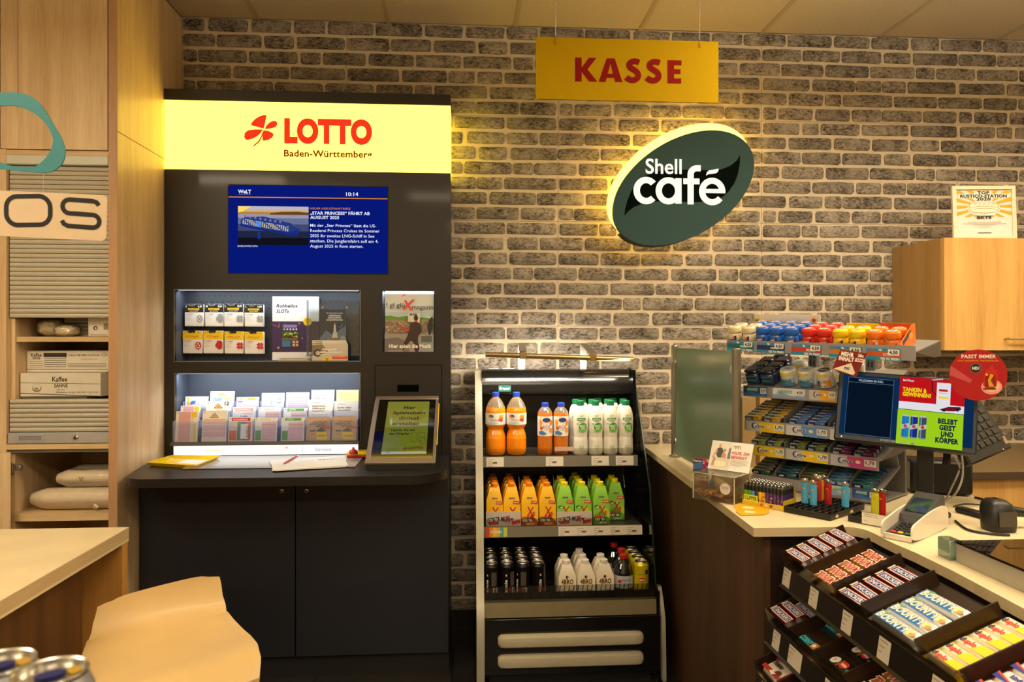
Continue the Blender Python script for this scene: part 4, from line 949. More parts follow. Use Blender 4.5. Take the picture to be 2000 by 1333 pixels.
# --- magazines
for k in range(3):
    r, M, w, h = sheet('magazine', ['music magazine showing a guitarist in front of a crowd, foremost in the slot', 'magazine behind the foremost one, its white edge showing at the top', 'rearmost magazine in the slot, leaning on the back'][k], 'magazine', ZM5(1476 + 4 * k, 116 - 6 * k), ZM5(1801, 506), YT + .012 + .014 * k, .009, z0=mg[2] + .001, group='magazines in the slot')
    m = MB(); p = Pr(m, M, w, h, (1352, 75, 1925, 752)); p.rect(1352, 75, 1925, 752, pm('#dfe6ea'))
    if k == 0:
        p.rect(1352, 290, 1925, 345, pm('#bcd0da')); p.poly([(1352, 335), (1420, 330), (1500, 350), (1600, 335), (1700, 355), (1800, 350), (1925, 365), (1925, 420), (1352, 410)], pm('#6f9a3e')); p.rect(1352, 385, 1925, 560, pm('#a58f75'))
        rn = random.Random(9)
        for q in range(150): p.oval(1356 + rn.random() * 560, 400 + rn.random() * 155, 7, 9, pm(rn.choice(('#6d5c4b', '#cdb79a', '#8d5f4e', '#e6dac6', '#54606d'))), 5)
        p.rect(1352, 545, 1925, 752, pm('#9a9087')); p.poly([(1352, 600), (1500, 585), (1640, 640), (1640, 752), (1352, 752)], pm('#746a66')); p.poly([(1740, 600), (1925, 590), (1925, 752), (1740, 752)], pm('#8f9492')); p.rect(1780, 570, 1905, 640, pm('#5d625c'))
        p.poly([(1625, 300), (1770, 300), (1760, 415), (1625, 400)], pm('#d9dcc8')); p.text(1690, 330, 'MUSIK', 22, BLKI, 'c', .05, 90)
        dk = pm('#3a2620'); p.poly(chk([(1650, 430), (1690, 405), (1740, 405), (1780, 440), (1785, 520), (1740, 580), (1745, 650), (1760, 700), (1750, 752), (1700, 752), (1690, 640), (1650, 620), (1600, 700), (1545, 752), (1570, 660), (1620, 560), (1640, 500)], 1), dk); p.oval(1718, 360, 26, 34, dk); p.rect(1703, 385, 1735, 408, pm('#c03a3a'))
        p.poly([(1475, 420), (1490, 418), (1620, 492), (1615, 512), (1560, 490)], pm('#b54a36')); p.poly([(1580, 480), (1625, 480), (1640, 510), (1590, 515)], pm('#c2462e')); p.poly([(1870, 560), (1850, 470), (1865, 400), (1895, 350), (1915, 345), (1915, 470), (1885, 555)], pm('#2a2a2c'))
    ti = pm('#26384c'); p.text(1370, 242 - 6, '! gl glü', 50, ti, 'l', .01, 215); p.text(1672, 258, 'magazin', 50, ti, 'l', .01, 250); p.line(1588, 155, 1672, 276, 26, pm('#e8504a')); p.line(1692, 145, 1570, 262, 26, pm('#e8504a')); p.line(1555, 110, 1598, 82, 12, pm('#e8504a'))
    if k == 0:
        p.text(1404, 706, 'Hier spielt die Musik', 42, WHITE, 'l', .035, 496); p.rect(1395, 740, 1560, 744, WHITE)
    m.build('print', r)

# --- slip rack with three steps of slips
EDGEB = clear('rack_edge_blue', '#9db4e6', .10, .05, .35, '#8fa8e0')
rk = thing('slip_rack', 'clear stepped acrylic rack with seven columns of betting slips in the lower niche', 'rack', ((n2[0] + n2[1]) / 2, 3.6, n2[2]))
YTI = (3.487, 3.545, 3.603); ZB0 = PY(520, 862.5, YTI[0]).z
m = MB(); m.box(n2[0] - .004, n2[1] + .004, YTI[0] - .016, YTI[0] + .012, ZB0 - .016, ZB0 - .001, mat('rack_ledge', '#56524f', .35), r=.002); m.build('ledge', rk)
LIP = clear('rack_lip', '#f2f6ff', .07, .04, .06, '#e8f0ff')
for k, vt in enumerate((822, 803, 784)):
    zt = PY(520, vt, YTI[k] - .006).z; zb = ZB0 if k == 0 else PY(520, (822, 803)[k - 1], YTI[k]).z - .03
    m = MB(); m.box(n2[0] + .003, n2[1] - .003, YTI[k] - .0075, YTI[k] - .0055, zb, zt, LIP); m.build('front_lip', rk)
    if k: m = MB(); m.box(n2[0] + .003, n2[1] - .003, YTI[k - 1] + .03, YTI[k] + .03, zb - .003, zb, LIP); m.build('step', rk)
DVX = []
for u in (341.5, 392, 445, 496, 545.5, 596.5, 647, 699):
    xa = PY(u, 840, YTI[0] + .012).x; DVX.append(xa); zt = PY(520, 822, YTI[0]).z
    m = MB(); m.prism([(YTI[0] - .005, ZB0), (YTI[0] - .005, PY(520, 822, YTI[0]).z), (YTI[1] - .008, PY(520, 822, YTI[0]).z + .01), (YTI[1] - .008, PY(520, 803, YTI[1]).z), (YTI[2] - .008, PY(520, 803, YTI[1]).z + .01), (YTI[2] - .008, PY(520, 784, YTI[2]).z), (YTI[2] + .03, PY(520, 784, YTI[2]).z), (YTI[2] + .03, ZB0)], xa - .0015, xa + .0015, EDGEB, 'x'); m.build('divider', rk)
slips = [  # tier, u0, u1, v_top, style, label
 (0, 344, 388, 804, 'pinkY', 'pink slip with yellow corner and stripe'), (0, 396, 445, 803, 'gold', 'pink grid slip with a gold bar heap'), (0, 446, 496, 815, 'redL', 'slip with red heading and a rainbow picture reading 10.000'), (0, 497, 542, 816, 'pinkG', 'pink table slip with green foot block, no heading band'), (0, 550, 595, 816, 'green', 'pink slip with green heading band and green foot block'), (0, 599, 645.5, 815, 'kraft', 'brown card with yellow gift card picture, nearer the green slips'), (0, 649, 697, 814, 'kraft', 'brown card with yellow gift card picture, at the rack end'),
 (1, 347, 392, 793, 'pinkY2', 'pink slip with a yellow square, second step'), (1, 402, 452, 784, 'gold2', 'white slip with gold bars and the number 12, second step'), (1, 451, 500, 796, 'red2', 'white slip with pale red heading and blue blob, second step'), (1, 501, 549, 796, 'pinkG', 'pale pink table slip, second step'), (1, 554, 601, 797, 'green', 'slip with green heading band, second step'), (1, 603, 650.5, 781, 'info', 'white information booklet with three bold lines, second step'), (1, 653, 700, 784, 'info2', 'grey information booklet with two bold lines, second step'),
 (2, 359, 407, 775, 'blueball', 'white slip with blue ball and yellow bar, top step'), (2, 409, 458, 764.6, 'win', 'white slip with gold bars over blue and yellow words, top step'), (2, 457, 506, 776, 'keno', 'slip with orange heading and violet block, top step'), (2, 509, 556, 768, 'table', 'white slip with dark dashes and green marks, top step'), (2, 558, 604, 767, 'pinkT', 'white slip with pink table, top step'), (2, 606, 653, 762, 'info', 'white information booklet, top step'), (2, 656, 700.5, 762, 'yellow', 'pale yellow booklet, top step')]
PK = pm('#e3aeb4'); PKL = pm('#edd0d4'); GR2 = pm('#4f9a54'); BL2 = pm('#3f7fc4'); KRAFT = pm('#c9a27c')
for si, (ti, u0, u1, vt, sty, lab) in enumerate(slips):
    y = YTI[ti]; zb = ZB0 + .0008 if ti == 0 else PY(520, (822, 803)[ti - 1], YTI[ti]).z - .0275
    c0, c1 = PY(u0, vt, y + .018), PY(u1, vt, y + .018); xb0, xb1 = (PY(u0 - 1.5, 860, y).x, PY(u1 - 1.5, 860, y).x)
    zt = (c0.z + c1.z) / 2; hgt = math.hypot(zt - zb, .018); c0.x, c1.x = max(c0.x, DVX[si % 7] + .0035), min(c1.x, DVX[si % 7 + 1] - .0035); w = c1.x - c0.x; xm_ = (c0.x + c1.x) / 2
    M = T(xm_, y, zb) @ RXm(-math.asin(.018 / hgt))
    r = thing('betting_slip_stack', 'stack, ' + lab if False else lab + ' of the slip rack', 'slip', T(xm_, y, zb), 'betting slips in the rack')
    bd = {'kraft': KRAFT, 'yellow': pm('#efe28e'), 'info2': pm('#dfe0e2')}.get(sty, PAPER)
    m = MB(M); m.box(-w / 2, w / 2, 0, .006, 0, hgt, bd); m.build('sheets', r)
    m = MB(); p = Pr(m, M @ faceY(-w / 2, hgt, 0), w, hgt, (0, 0, 100, 100 * hgt / w)); H = 100 * hgt / w
    rows = lambda x0, y0, x1, y1, n, mt: [p.rect(x0, y0 + (y1 - y0) * i / n, x1, y0 + (y1 - y0) * (i + .35) / n, mt) for i in range(n)]
    if sty not in ('kraft', 'info', 'info2', 'yellow'): p.oval(8, 7, 2.2, 2.2, BLKI, 8)
    if sty in ('pinkY', 'pinkY2'):
        p.rect(14, 3, 66, H - 3, PK); p.rect(70, 4, 92, 26, YEL)
        p.rect(82, 52, 90, H - 4, YEL); rows(70, 30, 80, H - 6, 12, pm('#c9b070'))
    elif sty in ('gold', 'gold2'):
        gb = pm('#c9962a')
        for q in range(3):
            for s_ in range(3 - q): p.poly([(32 + s_ * 12 + q * 6, 24 - q * 7), (30 + s_ * 12 + q * 6, 30 - q * 7 - .5), (43 + s_ * 12 + q * 6, 30 - q * 7 - .5), (41 + s_ * 12 + q * 6, 24 - q * 7)], gb)
        if sty == 'gold': [p.rect(4, 34 + q * 26, 94, 54 + q * 26, PK) for q in range(int((H - 34) // 26))]; rows(6, 40, 92, H - 4, 10, PKL)
        else: p.text(74, 17, '12', 14, BLKI, 'l', .03); p.rect(12, 42, 18, 54, BL2); p.rect(19, 40, 24, 54, YEL); rows(42, 38, 96, 60, 5, pm('#a9b7d6'))
    elif sty in ('redL', 'red2'):
        p.rect(12, 4, 88, 17, REDI if sty == 'redL' else pm('#ee9a98')); p.text(17, 14, 'GLÜCKSSPIRALE', 6, WHITE, 'l', .03, 60)
        if sty == 'redL':
            for q, c_ in enumerate(('#3c7a4a', '#2f7fa8', '#5a4b94', '#a8457a', '#d0592c')): p.rect(36 + q * 11, 20, 47 + q * 11, H - 4, pm(c_))
            p.rect(50, 30, 80, H - 10, WHITE); p.text(73, 36, '10.000 €', 10, pm('#26384c'), 'l', .02, min(55, H - 52), 0., -pi / 2); p.rect(4, 55, 34, H - 4, pm('#d2573a')); rows(5, 22, 33, 52, 6, pm('#cdb6ae'))
        else: p.rect(36, 36, 42, 54, REDI); p.oval(56, 45, 13, 9, BL2); p.rect(44, 26, 86, 30, PK)
    elif sty in ('pinkG', 'green'):
        if sty == 'green': p.rect(16, 3, 86, 15, GR2); p.text(22, 12, 'LOTTO', 6, pm('#dff0d8'), 'l', .03)
        else: p.rect(22, 6, 70, 12, pm('#cfd8b4'))
        p.rect(32, 20, 94, H - 4, PK); rows(33, 24, 93, H - 5, 10, PKL); p.rect(4, 58, 30, H - 4, GR2); p.line(34, 32, 93, 32, 2, pm('#d85a5a'))
    elif sty == 'kraft':
        for q, (t_, wd_) in enumerate((('„HIER BESTELLEN.', 64), ('IM BRIEFKASTEN', 62), ('ABHOLEN.“', 44))): p.text((22, 14, 38)[q], 24 + q * 9, t_, 6, pm('#33261c'), 'l', .03, wd_)
        p.rect(66, 41, 100, 50, pm('#d8503c')); p.poly([(40, 60), (62, 44), (82, 58), (80, 66)], pm('#4a4a36')); p.poly([(42, 64), (84, 62), (90, H - 5), (46, H - 3)], YEL); p.text(50, 82, 'GLÜXCARD', 6, pm('#7a2a10'), 'l', .04, 34)
        p.poly([(15, 56), (38, 56), (36, 62), (28, 62), (26, 60), (24, 62), (17, 62)], BLKI); p.poly([(20, 62), (34, 62), (32, 72), (22, 72)], pm('#efb52a')); p.rect(20, 70, 33, 73, REDI)
    elif sty in ('info', 'info2'):
        p.rect(14, 12, 48, 14, GRYI)
        for q, t_ in enumerate((('Spielerschutz,', 'Aufklärung und', 'Suchtprävention') if sty == 'info' else ('Das Abo – einfach', 'immer mitspielen'))): p.text(14, 30 + q * 10, t_, 6.5, pm('#3a3c42'), 'l', .02, 56 - 2 * q)
        rows(14, 62, 80, 90, 4, pm('#b9bcc4'))
    elif sty == 'yellow': rows(10, 12, 72, 32, 4, pm('#c9b356')); p.rect(6, 20, 10, 60, pm('#f7f0bd'))
    elif sty == 'blueball': p.rect(10, 6, 18, 50, YEL); p.poly([(20, 34), (32, 18), (48, 20), (42, 34)], BL2); p.oval(34, 27, 10, 8, pm('#2a66b4')); p.rect(20, 32, 30, 36, REDI); p.text(88, 9, '61', 6, BLKI, 'l', .02); rows(58, 10, 62, 60, 8, GRYI)
    elif sty == 'win':
        gb = pm('#d0a436')
        for q in range(3):
            for s_ in range(4 - q): p.rect(30 + s_ * 9 + q * 4, 16 - q * 5, 38 + s_ * 9 + q * 4, 20 - q * 5, gb)
        for q in range(6): p.line(15 + q * 6, 42, 20 + q * 6, 26, 3, pm('#3f8fd8'))
        p.text(54, 36, 'Gewinn', 9, pm('#f0d04a'), 'l', .05, 36); p.rect(70, 8, 84, 12, pm('#9db4d6')); rows(12, 48, 90, 64, 3, pm('#c9c6d6'))
    elif sty == 'keno': p.rect(14, 5, 86, 14, pm('#f09a1c')); p.text(24, 12.5, 'KENO', 6, WHITE, 'l', .05, 26); p.rect(6, 18, 28, 24, pm('#9a2fb4')); p.rect(30, 18, 92, H - 6, PKL); rows(6, 28, 26, 60, 4, pm('#e6b8d8'))
    elif sty == 'table': rows(10, 8, 60, 12, 1, GRYI); p.rect(70, 24, 88, 27, BLKI); p.rect(68, 42, 86, 45, BLKI); p.rect(40, 30, 43, 54, GR2); p.rect(48, 34, 50, 54, pm('#a8cfae')); rows(8, 50, 62, 70, 4, PKL)
    elif sty == 'pinkT': p.text(60, 10, 'LOTTO', 5, GRYI, 'l', .03); p.rect(10, 22, 96, 26, pm('#9a9ac8')); p.rect(10, 27, 96, H - 4, PKL); rows(10, 30, 95, H - 5, 8, PK)
    m.build('print', r)

# --- things on the counter
ZC0 = ZCT + .0004
tc = [PZ(u, v, ZC0 + .016) for u, v in ((284.5, 903.7), (335.6, 889), (431.6, 890.5), (383.5, 910.3))]
cen = sum(tc, Vector()) / 4
YPL = mat('yellow_plastic', '#f2c700', .3, var=.03, coat=.2)
r = thing('yellow_tray', 'shallow yellow plastic tray lying on the counter beside the oak panel', 'tray', (cen.x, cen.y, ZC0))
def ring_at(k, z): return [Vector((cen.x + (p.x - cen.x) * k, cen.y + (p.y - cen.y) * k, z)) for p in tc]
m = MB(); R = [ring_at(.86, ZC0), ring_at(1, ZC0 + .016), ring_at(.975, ZC0 + .016), ring_at(.84, ZC0 + .003)]
vs = [q for g in R for q in g]; m.add(vs, [(a * 4 + (i + 1) % 4, a * 4 + i, a * 4 + 4 + i, a * 4 + 4 + (i + 1) % 4) for a in range(3) for i in range(4)] + [(15, 14, 13, 12), (0, 1, 2, 3)], YPL); m.build('tray', r)
m = MB(); q = [cen + (p - cen) * .42 for p in tc]; m.prism([(p.x + .03, p.y + .005) for p in q][::-1], ZC0 + .0034, ZC0 + .0044, PAPER); single(m, 'note_sheet', 'small white note sheet lying in the yellow tray', 'paper', (cen.x + .03, cen.y, ZC0 + .0034))
mp_ = [PZ(u, v, ZC0 + .003) for u, v in ((355, 916.3), (690, 916.3))]
r = thing('writing_plate', 'glossy white writing plate let into the counter under the slips', 'plate', (-.7, 3.3, ZC0))
m = MB(); m.box(mp_[0].x, mp_[1].x, mp_[0].y, YT - .014, ZC0, ZC0 + .0028, mat('white_glass_plate', '#b4b5bb', .2, coat=.3)); m.build('plate', r)
m = MB(); m.box(mp_[0].x, mp_[1].x, mp_[0].y - .003, mp_[0].y - .0002, ZC0, ZC0 + .003, BLK); m.build('edge_strip', r)
zp = ZC0 + .0034
P4 = [PZ(u, v, zp) for u, v in ((535, 921.5), (679, 912), (672, 893), (527, 903))]
for k in range(4):
    c = sum(P4, Vector()) / 4; A = T(c.x, c.y, zp + .0016 * k) @ RZ((-.05, .03, -.015, 0)[k])
    r = thing('slip_sheet', ['lowest of the loose white slips on the writing plate', 'second of the loose white slips on the writing plate, turned askew', 'third of the loose white slips on the writing plate', 'topmost loose white slip on the writing plate, under the red pen'][k], 'paper', A, 'loose slips on the writing plate')
    m = MB(A); m.prism([(p.x - c.x, p.y - c.y) for p in P4], 0, .0012, PAPER); m.build('paper', r)
    e = (P4[1] - P4[0]); e.z = 0; f_ = (P4[3] - P4[0]); f_.z = 0
    m = MB(); Mp = A @ frame(P4[3] - c + Vector((0, 0, .0012 - (P4[3] - c).z)), e, f_); p = Pr(m, Mp, e.length, f_.length)
    for q in range(5): p.rect(.05, .16 + q * .15, .62, .19 + q * .15, LGR)
    p.text(.66, .3, '4810', .1, pm('#8b8b88'), 'l', .01); p.rect(.86, .2, .95, .26, LGR); m.build('print', r)
zpen = zp + .0068
p0, p1 = PZ(553.5, 906.4, zpen + .004), PZ(582.3, 890.6, zpen + .004)
r = thing('red_pen', 'red ballpoint pen lying on the loose white slips', 'pen', (p0 + p1) / 2 - Vector((0, 0, .005)))
REDP = mat('red_plastic', '#b81f22', .3, coat=.2)
m = MB(); d = p1 - p0; m.tube([p0, p0 + d * .08, p0 + d * .15, p0 + d * .9], [.001, .003, .0045, .0045], REDP, 10); m.build('barrel', r)
m = MB(); m.tube([p0 + d * .9, p1], [.0046, .0042], WHITE, 10); m.build('cap', r)
zc_ = ZC0 + .001
a = PZ(676, 897, ZC0); b = PZ(716, 897, ZC0)
r = thing('yellow_stand', 'flat yellow and red stand with a red dome beside the touch terminal', 'stand', ((a.x + b.x) / 2, a.y + .02, ZC0 + .003))
m = MB(); m.box(a.x, b.x + .03, a.y + .005, a.y + .10, ZC0 + .003, ZC0 + .013, REDP, r=.003); m.build('base', r)
m = MB(); m.box(a.x - .002, b.x + .03, a.y + .004, a.y + .10, ZC0 + .0132, ZC0 + .028, YPL, r=.004); m.build('top', r)
c = PZ(689.5, 888, ZC0 + .028); m = MB(); m.lathe([(.021, 0), (.0205, .007), (.017, .014), (.010, .020), (.0055, .022), (.005, .028), (.0045, .030)], REDP, 18, T(c.x, c.y + .01, ZC0 + .0282)); m.build('dome', r)
# touch terminal
xa, xb = PY(712, 911, 3.11).x, PY(850.5, 911, 3.11).x
tt = thing('touch_terminal', 'tilted touch terminal with brown grey frame and green yellow screen on the counter', 'terminal', ((xa + xb) / 2, 3.3, ZC0))
m = MB(); m.prism([(3.115, ZC0), (3.115, .955), (3.505, 1.205), (3.505, ZC0)], xa + .004, xb - .004, BLK, 'x'); m.build('body', tt)
o_ = Vector((xa, 3.11, .966)); e2 = Vector((0, 3.505 - 3.11, 1.216 - .966)); L2 = e2.length; M = frame(o_, (1, 0, 0), e2)
FRM = mat('terminal_frame', '#8d8076', .35, metal=.5, var=.03)
m = MB(M); W_ = xb - xa
for b in ((0, W_, 0, L2 * .065), (0, W_, L2 * .945, L2), ):
    m.box(b[0], b[1], b[2], b[3], -.012, 0, FRM, r=.002)
for b in ((0, W_ * .07), (W_ * .955, W_)): m.box(b[0], b[1], L2 * .065, L2 * .945, -.012, 0, FRM, r=.002)
m.build('frame', tt)
m = MB(M); m.box(W_ * .0705, W_ * .9545, L2 * .066, L2 * .944, -.008, -.002, mat('screen_glass', '#0a0a0b', .06, coat=1.)); gl = m.build('glass', tt)
Mp = M @ T(W_ * .0705, L2 * .944, -.002); m = MB(); p = Pr(m, Mp, W_ * .884, L2 * .878, (0, 0, 100, 100))
def scrm(c, es):
    k = 'lit_glass_' + c.lstrip('#')
    return mat(k, '#080808', .05, coat=1., emit=c, es=es)
p.rect(16, 4, 89.5, 94, scrm('#a9a63a', .5)); p.poly([(16, 50), (89.5, 47), (89.5, 89), (16, 89.5)], scrm('#8f9a2a', .46)); p.rect(16, 90, 89.5, 94, scrm('#e5d79a', .5)); p.poly([(16, 92), (16, 89.8), (50, 90), (89, 89.2), (70, 91)], scrm('#cfd8e8', .5))
tx = scrm('#4b4626', .25)
for q, (t_, y_, w_) in enumerate((('Hier', 18, 20), ('Spielschein', 27, 56), ('digital', 37, 34), ('erstellen', 46.5, 46))): p.text(55 - (4 if q == 3 else 0), y_, t_, 5.2, tx, 'c', .03, w_)
p.text(26, 56.5, 'Tippen Sie auf', 3.4, scrm('#2b2b20', .2), 'l', .03, 42); p.text(25, 62.5, 'das Display', 3.4, scrm('#2b2b20', .2), 'l', .03, 34)
for (a_, b_) in ((62, 0), (75, 0)):
    for l in (((a_, 60), (a_ + 10, 60)), ((a_ + 10, 60), (a_ + 10, 74)), ((a_ + 10, 74), (a_, 74)), ((a_, 74), (a_, 60))):
        if not (a_ == 75 and l[0] == (85, 74)): p.line(*l[0], *l[1], .5, tx)
hand = [(79, 67), (80.5, 66), (82, 69), (84, 68.5), (86, 69), (88, 70), (88.5, 75), (86, 79), (81, 79), (77, 74), (77.5, 72.5), (80, 74)]
for i in range(len(hand)): p.line(*hand[i], *hand[(i + 1) % len(hand)], .6, tx)
LO = scrm('#8c2f1c', .4); clover(p, lambda x, y: (50 + (x - 572) / 24, 83.4 + (y - 215) / 42), LO); p.text(60, 87, 'LOTTO', 3.6, LO, 'l', .06, 24); p.rect(22, 86.8, 40, 87.2, tx); p.text(24, 93, '6 %', 1.8, tx, 'l', .02)
m.build('screen_picture', gl)
m = MB(); m.tube([(xb + .003, 3.2, ZC0 + .09), (xb + .003, 3.46, ZC0 + .245)], .0022, YPL, 6); m.build('edge_light_strip', tt)  # yellow tube standing in for the thin edge light on this side

# ================================================================ CHILLER
XA, XB, XI, XJ = .056, .868, .0905, .836
COOLG = mat('chiller_grey', '#a9a595', .4, metal=.3, var=.04, scale=8)
GBLK = mat('glossy_black', '#0b0b0c', .16, coat=.5)
MIRR = mat('dark_side_glass', '#1b1d1d', .05, metal=.75)
ch = thing('open_chiller', 'open black drinks chiller with three shelves, grey frame and picture light bar on top', 'chiller', (.46, 3.4, 0))
PROF = [(3.665, 1.338), (3.61, 1.330), (3.555, 1.262), (3.475, 1.14), (3.34, .924), (3.265, .80), (3.205, .55), (3.165, .40), (3.13, .345), (3.10, .28), (3.09, .15), (3.085, .02)]
for (a, b) in ((XA, XI - .001), (XJ + .016, XB)):
    m = MB(); rows = [[(a, y, z), (b, y, z), (b, y + .028, z - .004), (a, y + .028, z - .004), (a, y, z)] for y, z in PROF] if a < .5 else [[(a, y, z), (b, y, z), (b, y + .028, z), (a, y + .028, z), (a, y, z)] for y, z in PROF[-5:]]
    m.grid(rows, COOLG); m.poly(rows[0][:4], COOLG); m.poly(rows[-1][:4][::-1], COOLG); m.build('side_frame', ch)
m = MB(); m.prism([(y + .029, z - .005) for y, z in PROF] + [(3.715, .02), (3.715, 1.333)], XA + .002, XA + .014, GBLK, 'x'); m.build('side_panel', ch)
SGL = clear('chiller_side_glass', '#b9c4c0', .16, .02, .0)
m = MB(); m.prism([(y + .002, z) for y, z in PROF[:8]] + [(3.715, .40), (3.715, 1.338)], XJ + .004, XJ + .012, SGL, 'x'); m.build('side_glass', ch)
m = MB(); m.tube([(XJ + .008, y, z) for y, z in PROF[:8]], .004, mat('glass_edge', '#1c2321', .2), 6); m.build('glass_edge', ch)
m = MB(); m.prism([(3.52, .41), (3.52, 1.335), (3.715, 1.335), (3.715, .41)], XJ - .012, XJ + .002, MIRR, 'x'); m.build('inner_side', ch)
m = MB(); m.prism([(3.13, .05), (3.13, .39), (3.715, .39), (3.715, .05)], XJ + .001, XJ + .015, GBLK, 'x'); m.build('side_panel', ch)
m = MB(); m.box(XI, XJ - .013, 3.70, 3.715, .05, 1.33, mat('chiller_back', '#08080a', .35)); m.build('back_panel', ch)
m = MB(); cp = [(3.699, 1.335), (3.63, 1.337), (3.60, 1.333), (3.578, 1.318), (3.566, 1.295), (3.56, 1.26), (3.557, 1.235), (3.559, 1.216), (3.58, 1.209), (3.699, 1.209)]
m.prism(cp[::-1], XI, XJ - .013, GBLK, 'x'); m.build('canopy', ch)
x0, x1, z0, z1 = RY(973.5, 753, 998, 765.5, 3.556)
m = MB(); m.box(x0, x1, 3.5545, 3.5565, z0, z1, pm('#1d5a55')); bd = m.build('badge', ch)
m = MB(); p = Pr(m, faceY(x0, z1, 3.5545), x1 - x0, z1 - z0, (0, 0, 24, 12)); p.text(12, 8.6, 'freor', 5.6, WHITE, 'c', .03, 21); m.build('lettering', bd)
for k, (a, b) in enumerate(((955, 974), (982, 1004))):
    c0, c1 = PY(a, 733, 3.62).x, PY(b, 733, 3.62).x
    m = MB(); m.box(c0, c1, 3.61, 3.625, 1.3385, 1.341, PAPER, r=.0006); single(m, 'paper_slip', ['paper slip on the chiller top nearer the terminal', 'second paper slip on the chiller top below the light bar'][k], 'paper', (c0, 3.62, 1.3385))
# shelves with price rails
SHELF = mat('chiller_shelf', '#55534d', .3, metal=.6)
RAILM = mat('price_rail', '#7f7a70', .3, metal=.35)
LAB = pm('#d8cfc2')
shz = []
for (yf, v0, v1, tags) in ((3.415, 891, 911.5, [(950, 984), (1066, 1100), (1155, 1189), (1202.5, 1237)]), (3.335, 1027.7, 1047.8, [(1090.5, 1254)])):
    zt, zb = PY(1096, v0, yf).z, PY(1096, v1, yf).z; shz.append(zt)
    m = MB(); m.box(XI + .001, XJ - .014, yf + .006, 3.699, zt - .014, zt - .002, SHELF); sh = m.build('shelf', ch)
    m = MB(); m.prism([(yf, zt), (yf - .006, zb), (yf - .002, zb), (yf + .005, zt)], XI + .001, XJ - .014, RAILM, 'x'); rl = m.build('price_rail', sh)
    m = MB(); m.box(XI + .003, XJ - .016, yf + .001, yf + .0025, zt + .0005, zt + .035, clear('shelf_lip', '#f4f4f0', .03)); m.build('front_lip', sh)
    Mr = frame((PY(u_ := 948, v0, yf).x, yf - .0001, zt), (1, 0, 0), (0, .006, zt - zb))
    w = XJ - .014 - XI; px = lambda u: PY(u, v0 + 8, yf).x - Mr[0][3]
    for (a, b) in tags:
        m = MB(); p = Pr(m, Mr, 1, math.hypot(.006, zt - zb), (0, 0, 1, 1))
        p.rect(px(a), .06, px(b), .94, LAB)
        n_ = max(1, int((b - a) / 28))
        for q in range(n_):
            xo = px(a) + (px(b) - px(a)) * (q + .1) / n_
            for w_ in ((.15, .03), (.35, .022), (.55, .026), (.75, .016)): p.rect(xo, w_[0] + .1, xo + w_[1], w_[0] + .14, pm('#8d857a'))
            p.rect(xo + .022, .5, xo + .042, .66, pm('#5d564d'))
        m.build('price_label', rl)
    if yf < 3.4:
        m = MB(); p = Pr(m, Mr, 1, math.hypot(.006, zt - zb), (0, 0, 1, 1))
        for q, c_ in enumerate(('#c8452a', '#e08a2a', '#e8b83a', '#d9a53a', '#5b9a9a', '#b9c84a')): p.rect(px(949 + q * 6.9), .06, px(956 + q * 6.9), .94, pm(c_))
        p.text(px(958), .6, 'VITAMIN', .25, pm('#e8e2c0'), 'l', .03, .05)
        m.build('promotion_label', rl)
Z1S, Z2S, Z3S = shz[0], shz[1], .335
m = MB(); m.box(XI, XJ - .001, 3.17, 3.699, Z3S - .012, Z3S - .0005, BLKM); m.build('tray_floor', ch)
m = MB(); m.prism([(3.128, .2935), (3.134, .3545), (3.18, .3545), (3.18, .2935)], XI, XJ, mat('tray_band', '#8f8468', .4, metal=.4, var=.05), 'x'); m.build('front_band', ch)
m = MB(); m.box(XI, XJ, 3.136, 3.138, .356, .425, clear('tray_lip', '#dfe2dc', .06)); m.build('front_lip', ch)
m = MB(); m.box(XI, XJ, 3.172, 3.176, .355, .385, BLKM); m.build('inner_lip', ch)
wr = mat('wire_black', '#0a0a0a', .3)
for k in range(36):
    xk = XI + .02 + k * (XJ - XI - .04) / 35; 
    m = MB() if k == 0 else m
    m.tube([(xk, 3.164, .358), (xk + .009, 3.168, .414)], .0018, wr, 5)
tag(m.build('wire_guard', ch), kind='stuff')
m = MB(); m.box(XI - .038, XJ + .014, 3.113, 3.12, .055, .292, GBLK, r=.002); m.build('base_front', ch)
m = MB(); m.box(XI + .02, XJ - .02, 3.15, 3.16, .0045, .054, BLK); m.build('toe_panel', ch)
m = MB(); m.box(XI - .038, XJ + .014, 3.16, 3.70, .02, .054, BLK); m.build('base_floor', ch)
for xx_ in (XA + .03, XB - .03):
    for yy_ in (3.13, 3.66): m = MB(); m.lathe([(.018, .0045), (.02, .02)], BLK, 10, T(xx_, yy_, 0)); m.build('foot', ch)
HAND = mat('handle_cream', '#b3ab94', .42, var=.03)
for v0, v1 in ((1242, 1267), (1281.5, 1307)):
    x0, x1, z0, z1 = RY(973, v0, 1259, v1, 3.08); h = (z1 - z0) / 2; zc = (z0 + z1) / 2; pr2 = [(3.1125, -1), (3.096, -1), (3.083, -.7), (3.079, 0), (3.083, .7), (3.096, 1), (3.1125, 1)]
    m = MB(); rows = []
    for (x, k, d) in ((x0, .55, .014), (x0 + .006, .82, .006), (x0 + .014, .95, .002), (x0 + .034, 1, 0), (x1 - .034, 1, 0), (x1 - .014, .95, .002), (x1 - .006, .82, .006), (x1, .55, .014)):
        rows.append([(x, min(3.1125, y + d), zc + q * h * k) for y, q in pr2])
    m.grid(rows[3:5], HAND); hn = m.build('handle', ch)
    for rr in (rows[:4], rows[4:]):
        m = MB(); m.grid(rr, HAND); m.poly(rr[0] if rr[0] is rows[0] else rr[-1], HAND); m.build('end_cap', hn)
